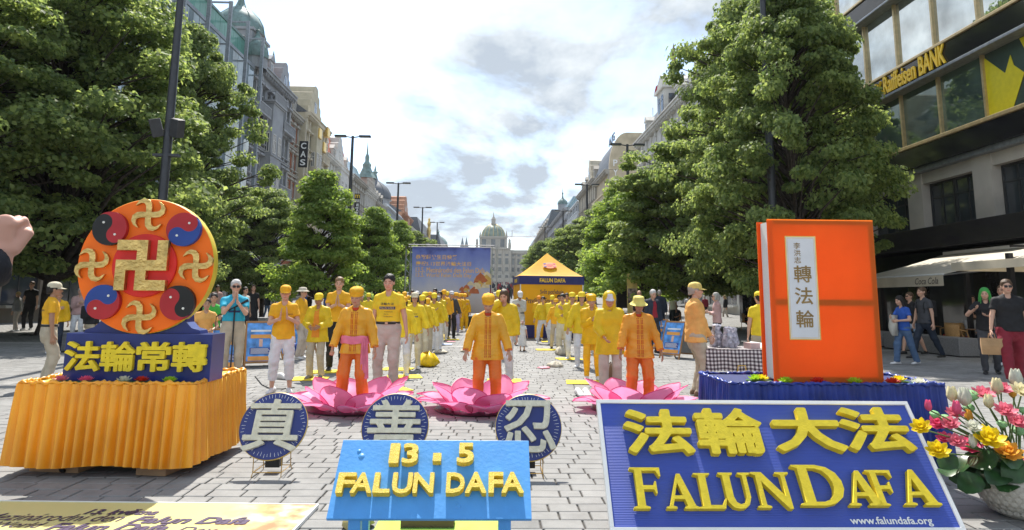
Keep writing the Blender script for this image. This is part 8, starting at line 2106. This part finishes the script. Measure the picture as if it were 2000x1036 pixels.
P(865, 664, 565, 8, 'tall person with golden cap in the middle of the left row', shirt='jacket', sm='gold', tm='wht', cap_='cap', capm='gold', hair='short', pose='chestR', group=ROWG)
P(848, 655, 563, 5, 'dark haired person without hat at the back of the left row', shirt='long', sm='org', tm='bei', hair='short', pose='down', group=ROWG)
P(880, 662, 568, 15, 'man in a dark suit jacket among the yellow row', shirt='jacket', sm='dgr', tm='blk', inner='gold', cap_='cap', capm='wht', hair='short', pose='stance', shoes='blk')
P(872, 652, 569, 5, 'person with a yellow cap behind the dark suit', shirt='long', sm='yel', tm='khk', cap_='cap', capm='yel', hair='short', group=ROWG)
P(889, 653, 571, 5, 'person in lavender trousers at the back of the left row', shirt='jacket', sm='gold', tm='lav', cap_='bandana', capm='gold', hair='short', group=ROWG)
P(897, 648, 573, 5, 'person all in amber with head wrap at the end of the left row', shirt='jacket', sm='amber', tm='amber', cap_='bandana', capm='gold', hair='short', pose='belly', group=ROWG)
P(906, 646, 573, 5, 'last person all in amber before the stage', shirt='jacket', sm='amber', tm='amber', cap_='bandana', capm='gold', hair='short', pose='chestR', group=ROWG)
P(909, 632, 567, 10, 'long haired person in front of the stage banner', shirt='long', sm='blk', tm='blk', hair='long', pose='phone')
P(788, 668, 569, 5, 'person in yellow with golden cap left of the left row', shirt='long', sm='yel', tm='wht', cap_='cap', capm='gold', hair='short', group=ROWG)
P(803, 645, 566, 5, 'dark haired person far behind the cream cap', shirt='long', sm='yel', tm='bei', hair='bob', group=ROWG)
P(812, 650, 568, 5, 'person with a pale cap far behind the cream cap', shirt='long', sm='lem', tm='bei', cap_='cap', capm='wht', hair='short', group=ROWG)
P(826, 648, 569, 5, 'long haired person far back in the left row', shirt='long', sm='yel', tm='wht', hair='long', hm='br', group=ROWG)
P(717, 662, 572, 8, 'person with a yellow cap right behind the praying man', shirt='long', sm='yel', tm='bei', cap_='cap', capm='yel', hair='short', group=ROWG)
P(776, 650, 570, 5, 'person with a golden cap right behind the tall man', shirt='long', sm='gold', tm='bei', cap_='cap', capm='gold', hair='short', group=ROWG)
P(768, 642, 566, 5, 'dark haired person beside the tall man shoulder', shirt='long', sm='dgr', tm='blk', hair='short', group=ROWG)
P(705, 648, 576, 5, 'person in a pale cap far behind the pink sash', shirt='long', sm='yel', tm='bei', cap_='cap', capm='crm', hair='short', group=ROWG)
# middle
P(984, 748, 566, -14, 'long haired woman in yellow with a hand on her face behind the middle lotus', shirt='jacket', sm='lem', tm='wht', hair='long', hm='br', skin=SK_L, pose='face', hp=20, tw=2.4)
P(974, 700, 566, 4, 'person with a yellow cap behind the long haired woman', shirt='jacket', sm='yel', tm='wht', cap_='cap', capm='yel', hair='short', pose='down', group=ROWG)
P(1013, 673, 571, 8, 'bowing man in a white cap and light grey shirt before the tent', shirt='long', sm='lgr', tm='lgr', cap_='cap', capm='wht', hair='short', hm='gr', pose='chestL', hp=28, lean=10, shoes='brn', girth=1.08, hem=.93, extra=[x_belt], skin=SK_T)
# right column, back to front
P(1043, 658, 572, -4, 'person with golden cap at the back of the right row', shirt='jacket', sm='gold', tm='gold', cap_='cap', capm='yel', hair='short', pose='chestR', group=ROWG)
P(1052, 664, 577, -4, 'person with an orange cap in the right row', shirt='jacket', sm='amber', tm='gold', cap_='cap', capm='org', hair='short', pose='both', group=ROWG)
P(1061, 671, 579, -6, 'dark haired woman in a lemon jacket with legs apart in the right row', shirt='jacket', sm='lem', tm='wht', hair='bun', pose='stance', feet=((-.22, 0), (.24, .05)), group=ROWG)
P(1079, 672, 576, -6, 'person with a yellow cap holding one hand to the chest in the right row', shirt='jacket', sm='yel', tm='wht', cap_='cap', capm='yel', hair='short', pose='chestR', group=ROWG)
P(1086, 682, 583, -10, 'short woman in an orange sweater and tan trousers in the right row', shirt='long', sm='gold', tm='khk', cap_='cap', capm='gold', hair='short', pose='stance', hem=.86, shoes='blk', feet=((-.15, -.1), (.16, .1)))
P(1100, 692, 573, -6, 'dark haired woman in cream wide trousers in the right row', shirt='long', sm='yel', tm='crm', hair='bun', pose='both', tw=3, group=ROWG)
P(1122, 655, 560, -6, 'tall man with a pale cap at the back of the right row', shirt='long', sm='gold', tm='bei', cap_='cap', capm='crm', hair='short', pose='down', group=ROWG)
P(1118, 702, 570, -8, 'person in an open lemon jacket and pale yellow cap in the right row', shirt='jacket', sm='lem', tm='wht', inner='org', cap_='cap', capm=C['yel'], hair='short', pose='chestR', hem=.72)
P(1137, 718, 569, -8, 'woman in a lemon jacket, yellow cap and white trousers in the right row', shirt='jacket', sm='lem', tm='wht', cap_='cap', capm='yel', hair='bob', pose='stance', hem=.78)
P(1157, 742, 574, -10, 'woman all in golden clothes with an orange head wrap in the right row', shirt='jacket', sm='amber', tm='gold', cap_='bandana', capm='amber', hair='short', skin=SK_M, pose='chestR', hem=.72, hp=10)
P(1192, 772, 568, -4, 'person in a yellow hooded jacket over a white cap and grey trousers', shirt='jacket', sm='lem', tm='bei', cap_='hood', capm='lem', hair='short', pose=((-.12, -.24, .98), (.30, -.10, .86)), hem=.68, hp=14, tw=2.2, girth=1.1, h=.012,
  extra=[x_undercap])
# right side
P(1362, 774, 550, 84, 'man in an apricot long sleeved shirt and pale cap looking right', shirt='long', sm='apr', tm='khk', cap_='cap', capm=cloth('pale_yellow_cotton', (.72, .55, .16)), hair='short', hm='gr', skin=SK_L, pose='pocket', girth=1.28, shoes='brn', hem=.82, tw=1.8, h=.012, extra=[])
P(1403, 690, 571, -95, 'grey haired woman in a dusty pink cardigan with folded arms', shirt='long', sm='pnk', tm='blk', hair='bob', hm='gr', skin=SK_L, pose='cross', extra=[x_glasses()], shoes='blk')
P(1276, 690, 566, 18, 'white haired man in a wine red shirt and dark jacket', shirt='jacket', sm='djn', inner='wine', tm='djn', hair='short', hm='wh', skin=SK_L, pose='down', hp=16, shoes='blk')
P(1250, 662, 567, 0, 'bald headed passer-by in a pale shirt beside the roll banner', shirt='tee', sm='lgr', tm='djn', hair=None, skin=SK_L)
P(1290, 655, 566, 160, 'passer-by in a dark jacket behind the red shirted man', shirt='jacket', sm='djn', tm='djn', hair='short', hm='gr')
P(1490, 742, 568, 175, 'person in a yellow shirt half hidden by the giant book', shirt='polo', sm='yel', tm='khk', hair='short', hm='dk', skin=SK_L, cap_='cap', capm='yel', hem=.86)
P(1431, 620, 566, 10, 'far woman in a red top under the right trees', shirt='tee', sm='wine', tm='bei', hair='long', hm='br', pose='phone', tl=.5)
P(1316, 640, 570, -60, 'passer-by in white beside the parking sign', shirt='tee', sm='wht', tm='djn', hair='short')
# passers-by at the right
def x_coat(c):
 q = MB(); s = c['s']; W_ = c['WR']; m = 10; vs = []
 for i in range(m + 1):
  t = i / m
  for j in range(9): a = j / 8 * 2 * math.pi; r = (.055 + .03 * math.sin(3 * a + 4 * t) + .05 * t * (1 - t) * 2) * s; vs.append((W_.x + math.cos(a) * r, W_.y + .08 * s + math.sin(a) * r * 1.4, W_.z + (.06 - .52 * t) * s))
 q.add(vs, [(i * 9 + j, i * 9 + (j + 1) % 9, (i + 1) * 9 + (j + 1) % 9, (i + 1) * 9 + j) for i in range(m) for j in range(9)]); q.obj('carried_coat', C['lgr'], c['root'], smooth=True)
WALK = ((-.09, -.28), (.09, .30, .03))
P(1770, 713, 578, -82, 'dark haired young woman in jeans carrying a pale coat and looking at her phone', shirt='tee', sm='blu', tm='jean', hair='long', hm='dk', skin=SK_L, pose='phone', feet=((-.09, -.18), (.09, .26)), hp=16, extra=[x_coat], tw=2.2, h=.016, sw=.6)
P(1812, 703, 560, -80, 'man in a charcoal shirt and dark jeans with a black backpack walking left', shirt='tee', sm='dgr', tm='djn', hair='short', hm='br', skin=SK_L, pose=((-.22, -.1, .86), (.26, .0, .84)), feet=((-.10, -.30), (.10, .36, .02)), extra=[x_backpack], shoes='blk', h=.016)
P(1786, 694, 570, -78, 'woman in black between the walking couple', shirt='tee', sm='blk', tm='sky', hair='bun', hm='br', skin=SK_L, pose='down', feet=WALK, tl=.45, extra=[x_glasses()], shoes='blk', h=.018)
P(1938, 731, 562, -38, 'woman with long green braids in a black shirt and black jeans', shirt='tee', sm='blk', tm='dgr', hair='braids', hm='green', skin=SK_L, pose=((-.20, -.26, 1.28), (.05, -.24, 1.16)), feet=((-.1, -.1), (.1, .16)), shoes='blk', girth=1.1, extra=[x_backpack], h=.015, hp=8)
def x_bag(c):
 q = MB(); s = c['s']; x, y, z = c['hand'].translation; z -= .10 * s; MK = mat('kraft_paper', (.42, .26, .13), rough=.8, var=.1, bump=.3, bscale=25)
 vs = []
 for (zz, w, d) in ((-.30, .155, .085), (-.15, .165, .10), (-.03, .16, .075)):
  for sx, sy in ((-1, -1), (1, -1), (1, 1), (-1, 1)): vs.append((x + sx * w * s + .01 * sy, y + sy * d * s, z + zz * s))
 q.add(vs, [(0, 3, 2, 1)] + [(r * 4 + i, r * 4 + (i + 1) % 4, (r + 1) * 4 + (i + 1) % 4, (r + 1) * 4 + i) for r in (0, 1) for i in range(4)])
 for sy in (-.04, .04): q.tube([(x - .05 * s, y + sy * s, z - .04 * s), (x - .04 * s, y, z + .05 * s), (x + .04 * s, y, z + .05 * s), (x + .05 * s, y + sy * s, z - .04 * s)], .005, 5)
 M_ = c['root'].matrix_basis
 o = q.obj('paper_bag', MK); o.matrix_world = Matrix.Translation(c['root'].location) @ Matrix.Rotation(c['root'].rotation_euler.z, 4, 'Z'); tag(o, 'brown paper carrier bag held by the man in the black shirt', 'bag')
P(1984, 750, 545, -26, 'man in a black shirt, glasses and dark red trousers carrying a paper bag', shirt='tee', sm='blk', tm='red', hair='short', hm='br', skin=SK_L, pose=((-.30, -.10, .86), (.28, .06, .84)), feet=((-.12, -.30), (.12, .30, .03)), girth=1.2, extra=[x_glasses(False), x_bag], shoes='gry', tw=2.2, h=.014)
P(1972, 716, 556, -60, 'man whose face shows behind the black shirted man', shirt='tee', sm='gry', tm='djn', hair='short', hm='br', skin=SK_M)
# behind the emblem and at the far left
P(148, 668, 561, 20, 'grey haired woman in a pale pink jacket left of the emblem', shirt='jacket', sm='pnk', tm='wht', hair='short', hm='wh', skin=SK_L, pose='chestR')
P(170, 690, 575, 160, 'person with a black backpack behind the emblem edge', shirt='jacket', sm='blk', tm='khk', hair='short', extra=[x_backpack], shoes='blk')
P(104, 690, 568, 30, 'person in an amber jacket behind the man in the white cap', shirt='jacket', sm='amber', tm='djn', hair='short', pose='chestR')
P(53, 645, 545, 10, 'person in black in front of the shop windows at the far left', shirt='tee', sm='blk', tm='blk', hair='short', hm='br', skin=SK_L)
P(408, 716, 572, 20, 'person in a green shirt right of the emblem', shirt='tee', sm='grn', tm='djn', hair='short', pose='chestL')
P(392, 742, 582, 30, 'person in an apricot shirt hidden behind the emblem rim', shirt='tee', sm='apr', tm='djn', hair='short', hm='dk', pose='belly')
P(489, 650, 556, 25, 'long haired woman in a long black dress behind the singer', shirt='dress', sm='blk', tm='blk', hair='long', hm='br', skin=SK_L, hem=.2, pose='down', shoes='blk')
P(472, 662, 560, 60, 'passer-by in a pale shirt beside the woman in the black dress', shirt='tee', sm='lgr', tm='djn', hair='short')
P(419, 640, 556, 40, 'passer-by in a pale pink top far behind the singer', shirt='tee', sm='pnk', tm='blk', hair='bun')
# the strollers under the trees, small in the picture
rgp = random.Random(12)
FARD = [(505, 625, 'black', 'blk'), (520, 622, 'dark blue', 'djn'), (533, 626, 'white', 'wht'), (548, 620, 'black', 'dgr'), (566, 624, 'grey', 'gry'), (592, 620, 'royal blue', 'blu'), (602, 624, 'black', 'blk'), (636, 621, 'royal blue', 'blu'), (690, 622, 'dark', 'dgr'), (700, 626, 'red', 'wine'), (732, 621, 'grey', 'gry'), (1160, 624, 'dark', 'dgr'), (1145, 622, 'grey', 'gry'), (1345, 624, 'white', 'wht'), (1418, 626, 'black', 'blk'), (30, 648, 'grey', 'gry'), (1378, 622, 'burgundy', 'red'), (455, 628, 'pale', 'crm'), (975, 618, 'red', 'wine'), (990, 616, 'black', 'blk')]
for i, (px_, py_, cn, ck) in enumerate(FARD):
 nb = {0: 'beside the long black dress', 5: 'below the young bright linden', 7: 'left of the praying man', 13: 'left of the man in the apricot shirt', 14: 'right of the grey haired woman', 15: 'by the shop windows at the left edge'}.get(i, '')
 ordn = ['first', 'second', 'third', 'fourth', 'fifth', 'sixth', 'seventh', 'eighth', 'ninth', 'tenth', 'eleventh', 'twelfth', 'thirteenth', 'fourteenth', 'fifteenth', 'sixteenth', 'seventeenth', 'eighteenth', 'nineteenth', 'twentieth']
 side = 'left' if px_ < 800 else 'middle' if px_ < 1100 else 'right'
 rank = ordn[sorted([q[0] for q in FARD if ('left' if q[0] < 800 else 'middle' if q[0] < 1100 else 'right') == side]).index(px_)]
 P(px_, py_, 568 + rgp.uniform(-3, 4), rgp.choice((-90, 90, 20, 170, -30)), f'{rank} of the small strollers at the {side}, counted from the left, dressed in {cn}', shirt=rgp.choice(('tee', 'long')), sm=ck, tm=rgp.choice(('djn', 'blk', 'bei', 'jean')), hair=rgp.choice(('short', 'long', 'bob')), hm=rgp.choice(('dk', 'br', 'bl', 'gr')), feet=((-.1, -.15), (.1, .15)), group='strollers under the trees', h=.036)
# filling the rows: people of whom little more than a cap and a shoulder shows
rgf = random.Random(31)
HID = ((786, 655), (795, 661), (815, 668), (838, 660), (857, 672), (862, 648), (884, 645), (893, 641), (901, 640), (777, 662), (829, 672), (1047, 650), (1056, 652), (1068, 658), (1074, 650), (1092, 662), (1107, 668), (1114, 652), (1128, 672), (1132, 658), (1145, 664), (1150, 690), (966, 664), (973, 650))
for px_, py_ in HID:
 sh_, cl_ = rgf.choice(('jacket', 'long', 'jacket')), rgf.choice(('lem', 'yel', 'gold', 'amber', 'lem')); sd_ = 'left' if px_ < 920 else 'middle' if px_ < 1000 else 'right'
 cn_ = {'lem': 'lemon', 'yel': 'yellow', 'gold': 'golden', 'amber': 'amber'}[cl_] + (' jacket' if sh_ == 'jacket' else ' shirt'); rk = ordn[sorted(q[0] for q in HID if ('left' if q[0] < 920 else 'middle' if q[0] < 1000 else 'right') == sd_).index(px_)]
 cp = rgf.choice(('cap', 'cap', 'cap', 'bandana', None)); P(px_, py_, 571 + rgf.uniform(-3, 6), rgf.uniform(-10, 10), f'half hidden person in a {cn_}, {rk} from left in the {sd_} rows', shirt=sh_, sm=cl_, tm=rgf.choice(('wht', 'crm', 'gold', 'bei')), cap_=cp, capm=rgf.choice(('yel', 'gold', 'crm', 'lem')) if cp else None, hair=rgf.choice(('short', 'bob', 'bun')), pose=rgf.choice(('stance', 'both', 'chestR', 'chestL', 'belly', 'pray')), group=ROWG + ', hidden ones', h=.03)
# toddler
def toddler():
 p = gp(1020, 686); person((p.x, p.y), .86, 165, 'toddler in a white dress and pink hat seen from behind', h=.02, shirt='dress', sm='wht', tm=None, cap_='bucket', capm='pnk', hair='short', hm='bl', skin=SK_L, pose='side', shoes='brn', hem=.30, girth=1.15, extra=[])
toddler()
# people sitting at the cafe and under the trees
def seat(x, y, face, label, **k): person((x, y), k.pop('H', 1.68), face, label, sit=True, h=.02, **k)
seat(T1[0] + .35, T1[1] + .72, 0, 'long haired woman in a grey cardigan sitting at the cafe table', shirt='long', sm='gry', tm='djn', hair='long', hm='br', skin=SK_L, pose='belly', shoes='blk')
seat(T2[0] - .6, T2[1] + .18, 75, 'man in a white shirt sitting at the far cafe table', shirt='tee', sm='wht', tm='djn', hair='short', skin=SK_M, pose='belly', shoes='blk')
seat(T3[0] + .68, T3[1], -90, 'person in black sitting by the bank wall', shirt='long', sm='blk', tm='blk', hair='short', skin=SK_L, pose='belly', shoes='blk')
seat(T1[0] + 1.3, T1[1] - 1.92, 200, 'blond person in black sitting behind the green haired woman', shirt='long', sm='blk', tm='blk', hair='long', hm='bl', skin=SK_L, pose='belly', shoes='blk')
person((T3[0] + .3, T3[1] + 1.6), 1.78, -20, 'waiter in black standing under the awning', h=.02, shirt='long', sm='blk', tm='blk', hair='short', skin=SK_L, pose='belly', shoes='blk')
for px_, py_, lb, sm_, f_ in ((1462, 646, 'man in black sitting on a wooden chair under the right trees', 'blk', 30), (1478, 648, 'person in grey sitting beside the man in black under the right trees', 'gry', -40), (1322, 640, 'person in dark clothes sitting left of the apricot shirt', 'dgr', -30)):
 p = gp(px_, py_); wicker_chair(p.x, p.y + .05, f_, 'wooden chair of the ' + lb.split(' sitting')[0] + ' under the trees'); seat(p.x, p.y, f_, lb, shirt='tee', sm=sm_, tm='djn', hair='short', skin=SK_L, pose='belly', shoes='wht')
# person beside the camera raising a hand at the left edge
def raised_hand():
 w = at(10, 514, 1.62); f_ = Matrix.Rotation(R(-176), 4, 'Z'); loc = Vector((-1.17, 1.16)); q = f_ @ Vector((w.x - loc.x, w.y - loc.y, 0)); s = 1.0
 q2 = Vector((q.x, q.y, w.z))
 person(loc, 1.72, 176, 'raised fist and dark sleeve of a person at the left edge', h=.009, shirt='long', sm=cloth('black_jacket_cloth', (.02, .02, .024), .7, .5, 30), tm='djn', hair='short', skin=skin_material('pinkish_skin', (.62, .34, .25)), pose=((-.26, -.03, .80), tuple(q2 / (1.72 / 1.755))), hands=('relaxed', 'fist'), wr=(None, ((.12, -.05, 1.0), (-1, .10, .1))), poleL=(0, 0, -1), shoes='blk')
raised_hand()
# far crowd at the upper end of the square: too small to tell apart
def far_crowd():
 rg = random.Random(9); mb = MB()
 for i in range(420):
  y = rg.uniform(70, 330); x = rg.uniform(-.035, .05) * y + rg.uniform(-4, 4); z = GZ(y); hgt = rg.uniform(1.55, 1.8); mb.cur = rg.randrange(5)
  M_ = Matrix.Translation((x, y, z)); mb.lathe([(.10, 0), (.13, .45), (.17, .85), (.20, 1.25), (.19, 1.4), (.06, 1.48), (.09, 1.55), (.095, 1.65), (.04, hgt)], 6, M_, 1.1, .75)
 o = mb.obj('far_crowd', [C['blk'], C['dgr'], C['djn'], C['lgr'], C['wine']], smooth=True); o['kind'] = 'stuff'; tag(o, 'mass of distant people at the upper end of the square', 'crowd')
far_crowd()
# ---------------------------------------------------------------- light summer haze
hz = MB(); hz.box(-905, 905, -45, 2505, -1.8, 80); hz = hz.obj('haze', None); hz['kind'] = 'stuff'
hm_ = bpy.data.materials.new('summer_haze'); hm_.use_nodes = True; nt = hm_.node_tree; nt.nodes.clear()
vo_ = nt.nodes.new('ShaderNodeVolumePrincipled'); vo_.inputs['Color'].default_value = (0.86, 0.92, 1.0, 1); vo_.inputs['Density'].default_value = 0.00013; vo_.inputs['Anisotropy'].default_value = 0.3
mo_ = nt.nodes.new('ShaderNodeOutputMaterial'); nt.links.new(vo_.outputs[0], mo_.inputs['Volume']); hz.data.materials.append(hm_)
